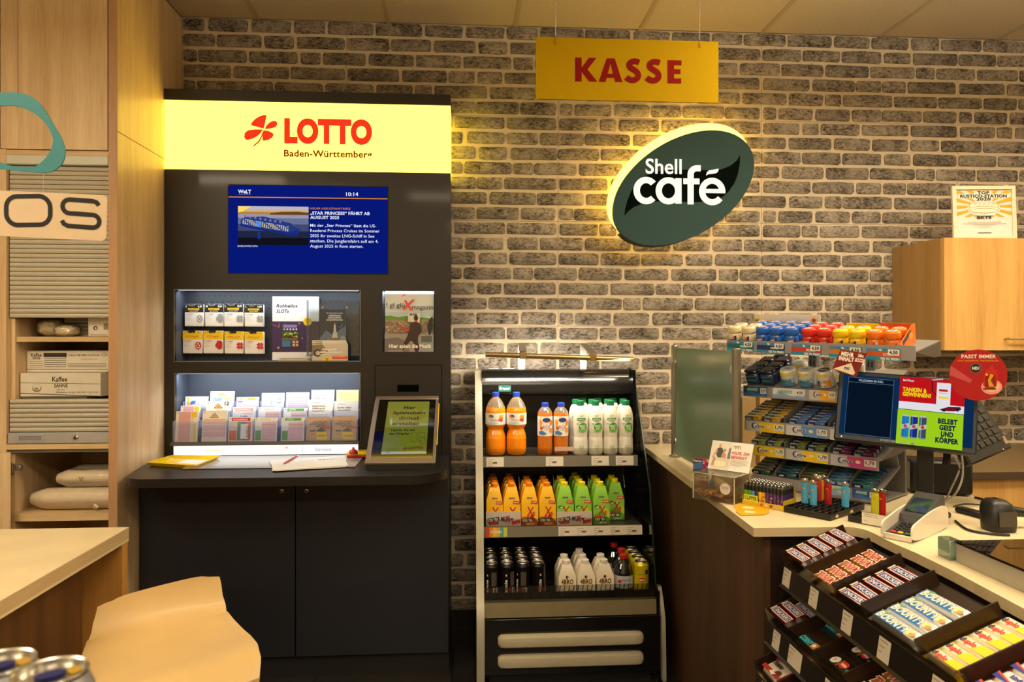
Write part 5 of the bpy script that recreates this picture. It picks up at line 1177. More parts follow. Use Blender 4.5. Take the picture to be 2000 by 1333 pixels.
# picture light bar on the chiller top
BRASS = mat('champagne_metal', '#b9a273', .3, metal=.9)
l0, l1 = PY(948.5, 693, 3.35), PY(1235.5, 702.5, 3.42)
m = MB(); m.tube([l0, l1], .0125, BRASS, 14); lb = m.build('light_bar', ch)
for (u0, u1, ut) in ((1012, 1025, 1021), (1133, 1145.5, 1160)):
    xa, xb = PY(u0, 720, 3.64).x, PY(u1, 720, 3.64).x
    t = (PY(ut, 695, 3.37).x - l0.x) / (l1.x - l0.x); c = l0 + (l1 - l0) * t; zt = PY(u0, 671, 3.64).z
    m = MB(); m.box(xa, xb, 3.64, 3.644, 1.334, zt, STEEL); m.build('bracket', ch)
    m = MB(); w = xb - xa
    m.add([(xa, 3.64, zt), (xb, 3.64, zt), (c.x + w / 2, c.y - .008, c.z + .022), (c.x - w / 2, c.y - .008, c.z + .022), (xa, 3.64, zt - .004), (xb, 3.64, zt - .004), (c.x + w / 2, c.y - .006, c.z + .018), (c.x - w / 2, c.y - .006, c.z + .018)], [(0, 1, 2, 3)[::-1], (4, 5, 6, 7), (0, 3, 7, 4), (1, 5, 6, 2), (2, 6, 7, 3), (0, 4, 5, 1)], STEEL)
    m.box(c.x - w / 2, c.x + w / 2, c.y - .016, c.y + .012, c.z - .015, c.z + .019, BRASS, r=.004); m.build('bracket_arm', ch)
m = MB(); d = (l1 - l0); m.box(0, d.length, .0126, .0134, -.004, .004, em('#fff1da', 8.0), frame(l0, d, (0, 1, 0)) @ T(0, 0, 0)); m.build('lit_slot', lb)
d = bpy.data.lights.new('picture_light', 'AREA'); d.shape = 'RECTANGLE'; d.size, d.size_y, d.energy, d.color = .66, .02, 6.0, (1, .88, .70)
o = bpy.data.objects.new('picture_light', d); COL.objects.link(o); o.location = ((l0 + l1) / 2) + Vector((0, .012, -.016)); o.rotation_euler = (math.radians(48), 0, 0)

# --- curved print on bottles and cans
class Cyl(Pr):
    """print wrapped round an upright cylinder; x in metres from the middle of the side facing ang, y down from top."""
    def __init__(s, mb, M, r, top, lift=.0005):
        s.mb, s.M, s.r, s.top, s.z, s.st = mb, M, r, top, lift, .00025
        s.vb = (0, 0, 1, 1); s.w = s.h = 1; s.st = .00012
    def pt(s, x, y): a = x / s.r; R = s.r + s.z; return (R * math.sin(a), -R * math.cos(a), s.top - y)
    def poly(s, pts, m):
        x0, x1 = min(p[0] for p in pts), max(p[0] for p in pts); n = max(1, int((x1 - x0) / .006)); 
        a = sum(pts[i][0] * pts[(i + 1) % len(pts)][1] - pts[(i + 1) % len(pts)][0] * pts[i][1] for i in range(len(pts)))
        if a > 0: pts = list(pts)[::-1]
        def clip(P, k, sg):
            out = []
            for i in range(len(P)):
                A, B = P[i], P[(i + 1) % len(P)]; da, db = sg * (A[0] - k), sg * (B[0] - k)
                if da >= 0: out.append(A)
                if da * db < 0: t = da / (da - db); out.append((A[0] + (B[0] - A[0]) * t, A[1] + (B[1] - A[1]) * t))
            return out
        for i in range(n):
            P = clip(clip(list(pts), x0 + (x1 - x0) * i / n, 1), x0 + (x1 - x0) * (i + 1) / n, -1)
            if len(P) > 2: s.mb.add([s.pt(*q) for q in P], [tuple(range(len(P)))], m, s.M)
        s.z += s.st; return s
    def text(s, x, y, t, hh, m, align='c', bold=.0, width=None, up=False):
        vs, fs, a, b = text_mesh(t, bold); k = hh / CAP; kx = k if width is None else width / (b - a)
        off = {'l': -a, 'c': -(a + b) / 2, 'r': -b}[align]
        z0 = s.z; s.z += .0003
        P = [((vx + off) * kx, vy * k) for vx, vy in vs]
        s.mb.add([s.pt(x + px, y - py) if not up else s.pt(x - py, y - px) for px, py in P], fs, m, s.M); s.z = z0 + s.st
        return s
def front_spin(x, y): return math.atan2(x, y)          # turn a label towards the customer side
ABX = lambda u, v, Y: PY(u, v, Y).x

JUICE = mat('orange_juice', '#f28c0c', .25, spec=.5, coat=.5, emit='#f28c0c', es=0.0); AMBER = mat('amber_juice', '#c9701c', .25, coat=.5)
NECK = clear('bottle_neck', '#f6efe0', .12, .05, .25, '#f3e6cc'); BCAP = mat('blue_cap', '#1440b4', .35); LABW = pm('#eae7e2')
def juice_big(base, label):
    r = thing('juice_bottle', label, 'bottle', base, 'large orange juice bottles'); M = WM[r.name]
    m = MB(); m.lathe([(.030, .004), (.036, 0), (.043, .006), (.047, .02), (.048, .045), (.0475, .08), (.044, .1), (.038, .117), (.037, .122), (.040, .13), (.046, .14), (.048, .146), (.048, .2), (.0475, .21), (.044, .226)], JUICE, 24, M); m.build('bottle', r)
    m = MB(); m.lathe([(.0441, .2262), (.036, .246), (.026, .262), (.016, .272), (.0145, .276)], NECK, 20, M); m.build('neck', r)
    m = MB(); m.lathe([(.0165, .2765), (.0168, .279), (.0168, .295), (.0155, .2965)], BCAP, 20, M); m.build('cap', r)
    m = MB(); m.lathe([(.0485, .146), (.0485, .2)], LABW, 24, M, False, False); c = Cyl(m, M, .0485, .2)
    c.poly([(-.025 + .013 * math.cos(t), .014 + .007 * math.sin(t)) for t in [2 * pi * i / 16 for i in range(16)]], pm('#274a8c')); c.poly([(-.025 + .015 * math.cos(t), .019 + .003 * math.sin(t)) for t in [2 * pi * i / 12 for i in range(12)]], pm('#c9a04a'))
    c.text(-.008, .034, 'Multivitamin', .007, pm('#d98a5a'), 'c', .03, .04)
    for q, (x, y, s_, cc) in enumerate(((.022, .016, .009, '#f0a02a'), (.030, .024, .007, '#e8752a'), (.018, .030, .006, '#c83a3a'), (.028, .034, .006, '#c83a3a'), (.035, .010, .006, '#e8c03a'), (-.034, .012, .006, '#e8a050'))): c.poly([(x + s_ * math.cos(t), y + s_ * math.sin(t)) for t in [2 * pi * i / 10 for i in range(10)]], pm(cc))
    c.poly([(-.046, .045), (-.01, .040), (.02, .047), (-.01, .052), (-.046, .052)], pm('#bcd4e4')); m.build('label', r)
    return r
for u in (968, 1008.5): juice_big((ABX(u, 888, 3.475), 3.475, Z1S), 'large bottle of orange juice with blue cap at the end of the upper chiller shelf' if u < 980 else 'large bottle of orange juice with blue cap, second on the upper chiller shelf')
def ace(base, label):
    r = thing('vitamin_juice_bottle', label, 'bottle', base, 'amber juice bottles'); M = WM[r.name]
    m = MB(); m.lathe([(.024, .003), (.030, 0), (.034, .008), (.036, .025), (.0355, .085), (.036, .092), (.036, .182), (.0355, .19), (.034, .2)], AMBER, 22, M); m.build('bottle', r)
    m = MB(); m.lathe([(.0341, .2002), (.029, .212), (.02, .222), (.0145, .227)], NECK, 18, M); m.build('neck', r)
    m = MB(); m.lathe([(.0165, .2275), (.0168, .23), (.0168, .2445), (.0155, .246)], BCAP, 18, M); m.build('cap', r)
    m = MB(); m.lathe([(.0364, .09), (.0364, .183)], LABW, 22, M, False, False); c = Cyl(m, M, .0364, .183)
    ov = lambda x, y, a, b, cc: c.poly([(x + a * math.cos(t), y + b * math.sin(t)) for t in [2 * pi * i / 14 for i in range(14)]], pm(cc))
    ov(.004, .017, .021, .012, '#c9a04a'); ov(.004, .017, .019, .010, '#1f3c80'); c.text(.004, .020, 'Oasis' if False else 'Jubel', .007, pm('#dfe6f4'), 'c', .03, .022) if False else None
    ov(-.026, .030, .008, .016, '#f0952a'); ov(.028, .030, .009, .014, '#e8742a'); ov(-.022, .055, .008, .009, '#c85a2a'); ov(.026, .066, .010, .012, '#f08a2a')
    c.text(.002, .056, 'A·C·E', .016, pm('#b03524'), 'c', .015, .034); c.text(.002, .065, 'VITAMIN', .004, pm('#8a8a80'), 'c', .02, .02); c.poly([(-.034, .072), (-.018, .066), (.004, .080), (-.006, .088), (-.034, .084)], pm('#3f78b4')); m.build('label', r)
for k, u in enumerate((1064.5, 1095.5)): ace((ABX(u, 888, 3.47), 3.47, Z1S), ['amber vitamin juice bottle with blue cap, with a gap on its juice side', 'amber vitamin juice bottle with blue cap, touching the white bottles'][k])
MILK = mat('milk_white', '#e4dfd2', .28, coat=.4); GCAP = mat('green_cap', '#0f6b40', .4); GRNP = pm('#3f9a3a'); GRNL = pm('#7dbb3a')
wb = None
spots = [(1133.5, 3.455, 0), (1163, 3.455, 0), (1192, 3.455, 0), (1222, 3.455, 0), (1124.5, 3.533, 1), (1156, 3.533, 1), (1187, 3.533, 1), (1217.5, 3.533, 1), (1138, 3.61, 2), (1168, 3.61, 2), (1198, 3.61, 2)]
for k, (u, y, row) in enumerate(spots):
    col = [0, 1, 2, 3, 0, 1, 2, 3, 0, 1, 2][k]
    lab = 'white vitamin drink bottle with green cap, %s row, %s from the amber bottles' % (('front', 'middle', 'back')[row], ORD[col])
    M = T(ABX(u, 888, y), y, Z1S)
    if wb is None:
        r = wb = thing('vitamin_bottle', lab, 'bottle', M, 'white vitamin bottles'); 
        m = MB(); m.lathe([(.026, .003), (.031, 0), (.0345, .008), (.0355, .03), (.0345, .07), (.0325, .085), (.0335, .10), (.0355, .125), (.0355, .17), (.033, .195), (.027, .217), (.02, .229), (.0155, .233)], MILK, 22, M); m.build('bottle', r)
        m = MB(); m.lathe([(.018, .2335), (.0185, .236), (.0185, .2545), (.017, .2565)], GCAP, 18, M); m.build('cap', r)
        m = MB(); c = Cyl(m, M, .0358, .2)
        c.text(.0, .018, 'GET', .007, pm('#7d8a7a'), 'c', .01, .017); c.poly([(-.020, .023), (.020, .023), (.022, .029), (.020, .035), (-.020, .035), (-.022, .029)], GRNP); c.text(0, .0325, 'more', .0065, WHITE, 'c', .03, .030); c.text(0, .045, 'VITS', .007, pm('#7d8a7a'), 'c', .01, .022)
        c.poly([(.008 + .021 * math.cos(t), .068 + .022 * math.sin(t)) for t in [2 * pi * i / 20 for i in range(20)]], GRNP); c.poly([(.006 + .018 * math.cos(t), .083 + .007 * math.sin(t)) for t in [2 * pi * i / 14 for i in range(14)]], GRNL)
        c.text(.006, .066, 'MULTI', .009, WHITE, 'c', .03, .026); c.text(.006, .078, 'VITS', .009, WHITE, 'c', .03, .022); c.poly([(-.026, .050), (-.012, .048), (-.016, .058)], GRNL)
        m.build('label', r)
        m = MB(); c = Cyl(m, M, .0348, .15); c.text(0, .108, 'Citrus &', .004, GRNP, 'c', .03, .022); c.text(0, .116, 'Vitamin C', .004, GRNP, 'c', .03, .024)
        m.build('print', r)
    else: copy_thing(wb, M, lab)
x0, x1, z0, z1 = RY(1083.5, 873.5, 1121, 881.5, 3.40)
r = thing('price_card', 'blank cream price card clipped in front of the amber bottles', 'price card', (x0, 3.40, z0))
m = MB(); m.box(x0, x1, 3.40, 3.4012, z0, z1, pm('#d9b7a4')); m.build('card', r); m = MB(); m.box(x0 + .03, x0 + .045, 3.4013, 3.4145, z0 - .012, z0 + .006, ACRYL); m.build('clip', r)

# --- iced tea cartons
def tea(M, body, body2, capc, kind, label, group):
    r = thing('tea_carton', label, 'carton', M, group); w = .0385; H1, H2 = .118, .172
    B, B2 = mat('carton_' + body.lstrip('#'), body, .4, coat=.2), pm(body2)
    m = MB(M); v = [(-w, -w, 0), (w, -w, 0), (w, w, 0), (-w, w, 0), (-w, -w, H1), (w, -w, H1 - .02), (w, w, H1 - .02), (-w, w, H1), (-.022, -.016, H2), (.022, -.016, H2), (.022, .022, H2), (-.022, .022, H2)]
    m.add(v, [(0, 1, 5, 4), (1, 2, 6, 5), (2, 3, 7, 6), (3, 0, 4, 7), (4, 5, 9, 8), (5, 6, 10, 9), (6, 7, 11, 10), (7, 4, 8, 11), (8, 9, 10, 11), (3, 2, 1, 0)], B); m.build('carton', r)
    m = MB(M); m.lathe([(.0155, H2 + .0005), (.016, H2 + .004), (.016, H2 + .017), (.014, H2 + .0185)], mat('cap_' + capc.lstrip('#'), capc, .4), 14, T(0, .003, 0)); m.build('cap', r)
    m = MB(); p = Pr(m, M @ faceY(-w, H1, -w), 2 * w, H1, (0, 0, 100, 150))
    if kind == 'peach':
        p.poly([(0, 150), (0, 128), (40, 92), (54, 70), (68, 95), (100, 130), (100, 150)], pm('#8f3413')); p.poly([(20, 150), (48, 100), (70, 118), (100, 150)], pm('#b9511c')); p.poly([(30, 88), (66, 70), (50, 100)], pm('#f0a01a'))
        p.rect(0, 108, 70, 130, BLKI); p.text(6, 126, 'ICED TEA', 13, WHITE, 'l', .04, 60); p.text(30, 146, 'PEACH', 12, pm('#f0c060'), 'l', .04, 44); p.rect(4, 98, 50, 106, pm('#c83a2a'))
    else:
        p.poly([(0, 150), (0, 100), (60, 60), (100, 90), (100, 150)], pm('#63a82c')); p.poly([(55, 30), (100, 80), (100, 120), (50, 70)], pm('#bcd43a')); p.oval(22, 46, 17, 10, pm('#1f7a3a')); p.poly([(10, 50), (34, 40), (30, 54)], pm('#dfe8b0'))
        p.rect(4, 108, 74, 130, BLKI); p.text(10, 126, 'ICED TEA', 13, WHITE, 'l', .04, 60); p.rect(28, 132, 86, 147, pm('#2a7a34')); p.text(32, 145, 'LEMON', 11, pm('#e8f0b0'), 'l', .04, 50); p.rect(10, 98, 56, 106, pm('#c83a2a'))
    p.line(38, 40, 72, 100, 7, pm('#c02a3a')); p.line(70, 42, 34, 96, 7, pm('#c02a3a')); p.text(66, 92, '5', 20, pm('#c02a3a'), 'l', .05); p.poly([(58, 4), (96, 8), (96, 26), (54, 22)], pm('#d2452f')); p.text(60, 18, 'NATUR', 7, WHITE, 'l', .03, 30)
    p.text(32, -8, 'mixow', 10, pm('#2a4a9a'), 'l', .05, 34)
    m.build('print', r)
    return r
cols = [('peach', 966.5, 3.385, 4), ('peach', 1000, 3.385, 4), ('peach', 1034.5, 3.385, 3), ('peach', 1069, 3.385, 3), ('lemon', 1103.5, 3.385, 3), ('lemon', 1138, 3.385, 4), ('lemon', 1173.5, 3.385, 3), ('lemon', 1202, 3.462, 2)]
proto = {}; Z2 = Z2S + .0005; CXS = [PY(u, 1025, y - .0385).x + .0006 * i for i, (_, u, y, _n) in enumerate(cols)]
for ci, (kd, u, y, n) in enumerate(cols):
    for k in range(min(n, 4)):
        yy = y + .0772 * k
        if yy > 3.655: yy = y + .0772 * k
        c = PY(u, 1025, y - .0385)
        M = T(c.x + .0006 * ci, yy, Z2)
        lab = 'yellow peach iced tea carton with orange cap' if kd == 'peach' else 'green lemon iced tea carton with yellow cap'
        lab += ', %s column, %s from the front' % (ORD[ci], ORD[k])
        if kd not in proto: proto[kd] = tea(M, *(('#f2b705', '#e09a00', '#e8820e') if kd == 'peach' else ('#8cc63a', '#5fa02c', '#ecd414')), kd, lab, 'iced tea cartons on the middle shelf')
        else: copy_thing(proto[kd], M, lab)
for k, (u0, u1) in enumerate(((949, 1017.5), (1087.5, 1155.5))):
    x0, x1, z0, z1 = RY(u0, 1000, u1, 1024.5, 3.342); x0, x1 = CXS[5 * k - k] - .0402, CXS[5 * k - k + 1] + .0402
    r = thing('shelf_tray', ['printed cardboard tray holding the first two peach tea columns', 'printed cardboard tray holding the first two lemon tea columns'][k], 'tray', ((x0 + x1) / 2, 3.4, Z2S), 'tea trays')
    CB = mat('tray_card', '#cbbfb4', .6)
    m = MB(); m.box(x0, x1, 3.3425, 3.3445, Z2, z1, CB); m.build('front_wall', r)
    for xa in (x0 - .0002, x1 - .0012): m = MB(); m.prism([(3.345, Z2), (3.345, z1), (3.42, Z2 + .02), (3.5, Z2 + .02), (3.5, Z2)], xa, xa + .0012, CB, 'x'); m.build('side_wall', r)
    m = MB(); p = Pr(m, faceY(x0, z1, 3.3425), x1 - x0, z1 - Z2, (0, 0, 210, 76))
    p.poly([(8, 36), (78, 26), (80, 48), (10, 58)], pm('#26294a')); p.text(12, 52, 'ICED TEA', 13, WHITE, 'l', .04, 62, 0, .1); p.poly([(14, 56), (74, 48), (76, 66), (16, 70)], pm('#c8372f')); p.poly([(154, 50), (206, 42), (206, 60), (156, 70)], pm('#c8372f'))
    p.text(88, 50, 'MiXow', 24, pm('#1f2a66'), 'l', .03, 76, .1); p.line(124, 22, 142, 58, 6, REDI); p.line(142, 20, 118, 56, 6, REDI); m.build('print', r)
for k, u in enumerate((1008, 1082, 1130, 1140)):
    y = (3.5, 3.49, 3.49, 3.50)[k]; x = ((CXS[1] + CXS[2]) / 2, (CXS[3] + CXS[4]) / 2, (CXS[5] + CXS[6]) / 2, CXS[7] + .044)[k]
    m = MB(); m.tube([(x, 3.69, Z2S + .001), (x, 3.69, Z2S + .2), (x, 3.47, Z2S + .2), (x, 3.44, Z2S + .15)], .0014, GREYM, 6); m.build('shelf_divider', ch)

# --- lower tray: cans, cartons, water bottles
Z3 = Z3S
bc = None
BLACKC = mat('can_black', '#15110f', .3, metal=.4); REDC = mat('can_red', '#8e1c18', .3, metal=.3)
for ci, u in enumerate((960.5, 990.5, 1021.5, 1051)):
    for k in range(4):
        y = 3.225 + .0685 * k; M = T(PY(u, 1096, 3.225).x, y, Z3) 
        lab = 'slim black and red drink can, column %s from the frame, %s from the front' % (ORD[ci], ORD[k])
        if bc is None:
            r = bc = thing('black_can', lab, 'can', M, 'black cans in the lower tray')
            m = MB(M); m.lathe(can_prof(BLACKC, .0315, .168, can_al, None), BLACKC, 24); m.build('body', r)
            m = MB(M); A = T(0, 0, .1635); m.prism([(.012 * math.cos(2 * pi * q / 12) + .004, .007 * math.sin(2 * pi * q / 12)) for q in range(12)], 0, .0012, can_al, 'z', A); m.build('ring_pull', r)
            m = MB(); c = Cyl(m, M, .0316, .152)
            c.poly([(-.03, .09), (.03, .09), (.03, .136), (-.03, .136)], REDC); c.text(-.017, .128, 'Galicia', .012, WHITE, 'l', .02, .075, True); c.poly([(-.024, .030), (-.018, .030), (-.018, .038), (-.024, .038)], pm('#d8c8b8'))
            for q in range(7): c.poly([(-.002 + q * .0034, .02), (-.0005 + q * .0034, .02), (-.0005 + q * .0034, .08), (-.002 + q * .0034, .08)], pm('#6d655c'))
            c.poly([(.004, .088), (.024, .088), (.024, .112), (.004, .112)], pm('#cfc8be')); c.poly([(.008, .092), (.020, .092), (.020, .108), (.008, .108)], pm('#5d564d')); m.build('print', r)
        else: copy_thing(bc, M @ RZ((0, .5, -.3, .9)[ci] if k == 0 else k), lab)
CRM = mat('cream_carton_board', '#e3d9c6', .5)
fb = None
for ci, (u, n) in enumerate(((1108.5, 2), (1145.5, 3), (1182.5, 2))):
    for k in range(n):
        y = 3.245 + .082 * k; M = T(PY(u, 1150, 3.206).x, y, Z3)
        lab = 'cream tea carton with gold print and white cap, %s column, %s from the front' % (ORD[ci], ORD[k])
        if fb is None:
            r = fb = thing('cream_drink_carton', lab, 'carton', M, 'cream cartons in the lower tray'); w = .0385
            m = MB(M); m.add([(-w, -w, 0), (w, -w, 0), (w, w, 0), (-w, w, 0), (-w, -w, .102), (w, -w, .102), (w, w, .102), (-w, w, .102), (-.022, -.02, .148), (.022, -.02, .148), (.022, .022, .148), (-.022, .022, .148)], [(0, 1, 5, 4), (1, 2, 6, 5), (2, 3, 7, 6), (3, 0, 4, 7), (4, 5, 9, 8), (5, 6, 10, 9), (6, 7, 11, 10), (7, 4, 8, 11), (8, 9, 10, 11), (3, 2, 1, 0)], CRM); m.build('carton', r)
            m = MB(M); m.lathe([(.0175, .1485), (.018, .152), (.018, .165), (.016, .167)], pm('#dcd6ca'), 14); m.build('cap', r)
            m = MB(); p = Pr(m, M @ faceY(-w, .102, -w), 2 * w, .102, (0, 0, 110, 145)); gd = pm('#a8781c')
            p.text(54, 46, '4BRO', 30, gd, 'c', .05, 78); p.text(54, 43, '4BRO', 24, pm('#3a2a12'), 'c', .0, 74); p.oval(52, 2, 9, 10, BLKI); p.oval(54, 2, 4, 5, gd); p.rect(60, 82, 92, 92, pm('#e07a2a'))
            for q in range(4): p.poly([(14 + q * 24, 104), (26 + q * 24, 104), (22 + q * 24, 140), (10 + q * 24, 140)], pm('#c25a6a' if q == 2 else '#d8853a'))
            m.build('print', r)
        else: copy_thing(fb, M, lab)
WAT = clear('water_bottle_plastic', '#8ba0a0', .14, .04, .35, '#2f3b40'); RCAP = mat('red_cap', '#b5201c', .4); wt_ = None
for k, (u, y) in enumerate(((1216.5, 3.245), (1212, 3.336), (1198, 3.427))):
    M = T(PY(u, 1100, y).x + .002, y, Z3); lab = 'clear water bottle with red cap in the lower tray, %s from the front' % ORD[k]
    if wt_ is None:
        r = wt_ = thing('water_bottle', lab, 'bottle', M, 'water bottles in the lower tray')
        m = MB(M); m.lathe([(.030, .003), (.038, 0), (.042, .012), (.0425, .04), (.042, .075), (.0425, .08), (.042, .11), (.038, .13), (.028, .15), (.018, .163), (.0145, .168)], WAT, 22); m.build('bottle', r)
        m = MB(M); m.lathe([(.017, .1685), (.0175, .171), (.0175, .186), (.016, .188)], RCAP, 16); m.build('cap', r)
        m = MB(); m.lathe([(.0430, .045), (.0430, .1)], pm('#b9bcc0'), 22, M, False, False); c = Cyl(m, M, .0431, .1); c.text(.004, .022, 'AQUA', .008, pm('#3a4a7a'), 'c', .01, .04); c.poly([(-.034, .02), (-.018, .016), (-.018, .03), (-.034, .03)], REDI); c.poly([(-.03, .038), (.03, .038), (.03, .041), (-.03, .041)], GRYI); m.build('label', r)
    else: copy_thing(wt_, M @ RZ(.6 * k), lab)
YELC = mat('can_yellow', '#d9c414', .3, metal=.3); yc = None
for k in range(4):
    y = 3.232 + .0685 * k; M = T(PY(1252.5, 1110, 3.232).x - .0006, y, Z3); lab = 'yellow lemon tea can beside the water bottles, %s from the front' % ORD[k]
    if yc is None:
        r = yc = thing('yellow_can', lab, 'can', M, 'yellow cans in the lower tray')
        m = MB(M); m.lathe(can_prof(YELC, .033, .16, can_al), YELC, 24); m.build('body', r)
        m = MB(M); m.prism([(.012 * math.cos(2 * pi * q / 12) + .004, .007 * math.sin(2 * pi * q / 12)) for q in range(12)], 0, .0012, can_al, 'z', T(0, 0, .1555)); m.build('ring_pull', r)
        m = MB(); c = Cyl(m, M, .0331, .145); c.poly([(-.004 + .017 * math.cos(t), .062 + .010 * math.sin(t)) for t in [2 * pi * i / 14 for i in range(14)]], REDI); c.text(-.004, .065, 'Lipton', .008, WHITE, 'c', .03, .026); c.poly([(.010, .018), (.026, .018), (.026, .038), (.010, .038)], pm('#26306a')); c.text(-.008, .040, 'lemon', .006, pm('#3a6a2a'), 'c', .02, .026); m.build('print', r)
    else: copy_thing(yc, M @ RZ(.4 * k), lab)

# ================================================================ SIGNS ON AND BEFORE THE WALL
YK = 2.6
tl_, tr_, bl_, br_ = PY(1047, 71, YK), PY(1403.2, 82.5, YK), PY(1046.5, 192.5, YK), PY(1401.5, 201.5, YK)
zt, zb = (tl_.z + tr_.z) / 2, (bl_.z + br_.z) / 2
ks = thing('checkout_sign', 'yellow hanging board with red capital letters reading KASSE', 'sign', ((tl_.x + tr_.x) / 2, YK, zb))
m = MB(); m.box(tl_.x, tr_.x, YK, YK + .006, zb, zt, mat('sign_yellow', '#ac8a00', .8, spec=.1, var=.02)); m.build('board', ks)
m = MB(); p = Pr(m, faceY(tl_.x, zt, YK), tr_.x - tl_.x, zt - zb, (188, 0, 1613, 484)); KR = mat('sign_red', '#7d120d', .8, spec=.1); oy = -284
sh_ = lambda P: [(x, y + oy - (x - 188) * .031) for x, y in P]
p.poly(sh_([(488, 448), (540, 448), (540, 636), (488, 635)]), KR); p.poly(sh_([(540, 525), (596, 450), (655, 452), (585, 540), (661, 638), (598, 637), (540, 562)]), KR)
for P in ([(672, 639), (734, 455), (775, 455), (725, 641)], [(754, 455), (797, 456), (857, 643), (800, 642)], [(728, 575), (796, 577), (806, 610), (718, 608)], [(1210, 472), (1262, 473), (1262, 656), (1210, 655)], [(1262, 473), (1320, 475), (1320, 514), (1262, 512)], [(1262, 544), (1312, 545), (1312, 582), (1262, 581)], [(1262, 617), (1318, 618), (1318, 658), (1262, 656)]): p.poly(sh_(P), KR)
def wide(p, P, w, mt):
    L_, R_ = [], []
    for i in range(len(P)):
        a, b = P[max(i - 1, 0)], P[min(i + 1, len(P) - 1)]; d = math.hypot(b[0] - a[0], b[1] - a[1]); nx, ny = -(b[1] - a[1]) / d * w / 2, (b[0] - a[0]) / d * w / 2
        L_.append((P[i][0] + nx, P[i][1] + ny)); R_.append((P[i][0] - nx, P[i][1] - ny))
    q = [(*p.xy(*t), p.z) for t in L_ + R_]; n = len(P); p.mb.add(q, [(i, i + 1, n + i + 1, n + i) for i in range(n - 1)], mt, p.M); p.z += p.st
SP = [(988, 490), (962, 479), (938, 480), (916, 492), (908, 510), (916, 528), (936, 542), (958, 554), (976, 572), (982, 594), (972, 616), (950, 628), (924, 628), (900, 616), (886, 604)]
for _ in range(2): SP = [SP[0]] + [q for i in range(len(SP) - 1) for q in ((SP[i][0] * .75 + SP[i + 1][0] * .25, SP[i][1] * .75 + SP[i + 1][1] * .25), (SP[i][0] * .25 + SP[i + 1][0] * .75, SP[i][1] * .25 + SP[i + 1][1] * .75))] + [SP[-1]]
for dx in (0, 160): wide(p, sh_([(x + dx, y + dx * .03) for x, y in SP]), 46, KR)
m.build('lettering', ks)
m = MB()
for u in (1085, 1366.5):
    x = PY(u, 75, YK).x; m = MB(); m.tube([(x, YK + .003, zt - .022), (x, YK - .003, zt - .024), (x - .001, YK - .003, zt - .014), (x, YK + .003, zt + .004), (x, YK + .003, CEIL)], .0015, GREYM, 6); m.build('hanging_wire', ks)

YE = 3.58
cx_, cz_ = 1335, 367
def ell(a, b, dx=0, dy=0, n=64, phi=31.6, sup=2.0):
    out = []
    for i in range(n):
        t = 2 * pi * i / n; x, y = a * math.cos(t), b * math.sin(t); f_ = math.radians(phi)
        out.append((cx_ + dx + x * math.cos(f_) - y * math.sin(f_), cz_ + dy - (x * math.sin(f_) + y * math.cos(f_))))
    return out
sg = thing('cafe_sign', 'dark green oval sign with white cafe lettering and glowing yellow rim', 'sign', PY(cx_, cz_, 3.7))
DKG = mat('sign_dark_green_grey', '#26474a', .6, spec=.25, var=.03, scale=4); PQ = [PY(u, v, YE) for u, v in ell(151.5, 94)]
m = MB(); m.prism([(p.x, p.z) for p in PQ][::-1], YE, YE + .022, DKG, 'y'); m.build('face_plate', sg)
RIMY = lightbox('rim_light', (1.0, .57, .05, 1), 9.0); RIMD = mat('rim_dark', '#3d3a34', .5)
PB = [(p.x - .014, p.z + .041) for p in PQ]
m = MB(); m.prism(PB[::-1], YE + .0225, YE + .085, RIMY, 'y'); m.build('lit_rim', sg)
PC_ = [(PY(cx_, cz_, YE).x + (p.x - PY(cx_, cz_, YE).x) * .99, PY(cx_, cz_, YE).z + (p.z - PY(cx_, cz_, YE).z) * .985) for p in PQ]
sel = [PC_[(i) % 64] for i in range(33, 64)]
m = MB(); n = len(sel); m.add([(x, YE + .0225, z - .004) for x, z in sel] + [(x, YE + .088, z - .004) for x, z in sel], [(i, n + i, n + i + 1, i + 1) for i in range(n - 1)] + [(i, i + 1, n + i + 1, n + i) for i in range(n - 1)], RIMD); m.build('dark_rim', sg)
m = MB(); m.prism([(PY(cx_, cz_, YE).x + (p.x - PY(cx_, cz_, YE).x) * .9, PY(cx_, cz_, YE).z + (p.z - PY(cx_, cz_, YE).z) * .88 - .004) for p in PQ][::-1], YE + .089, YE + .11, em('#ffd9a0', 2.5), 'y'); m.build('back_light', sg)
for dx in (-.12, .12):
    c = PY(cx_, cz_, YE); m = MB(); m.lathe([(.012, 0), (.012, YW - .014 - YE - .1105)], GREYM, 10, T(c.x + dx, YE + .1105, c.z + dx * .5) @ RXm(-pi / 2)); m.build('spacer', sg)
m = MB(); c0 = PY(1160, 200, YE); c1 = PY(1520, 500, YE); p = Pr(m, faceY(c0.x, c0.z, YE), c1.x - c0.x, c0.z - c1.z, (0, 0, 1600, 1333), .0006)
LEAF = mat('leaf_dark', '#010a07', .9, spec=.08)
lo = [(262, 992), (265, 940), (285, 860), (320, 770), (380, 690), (440, 640), (520, 600), (640, 580), (800, 578), (1000, 580), (1100, 570), (1180, 535), (1235, 490), (1265, 438)]
hi = [(1268, 440), (1262, 520), (1245, 610), (1215, 690), (1165, 765), (1110, 815), (1030, 850), (900, 862), (700, 860), (520, 862), (420, 880), (340, 915), (295, 950), (262, 994)]
p.poly(lo + hi[1:-1], LEAF)
CWH = em('#fff2dc', 1.25)
p.text(443, 615, 'Shell', 126, CWH, 'l', .018, 312); m.build('leaf_and_name', sg)
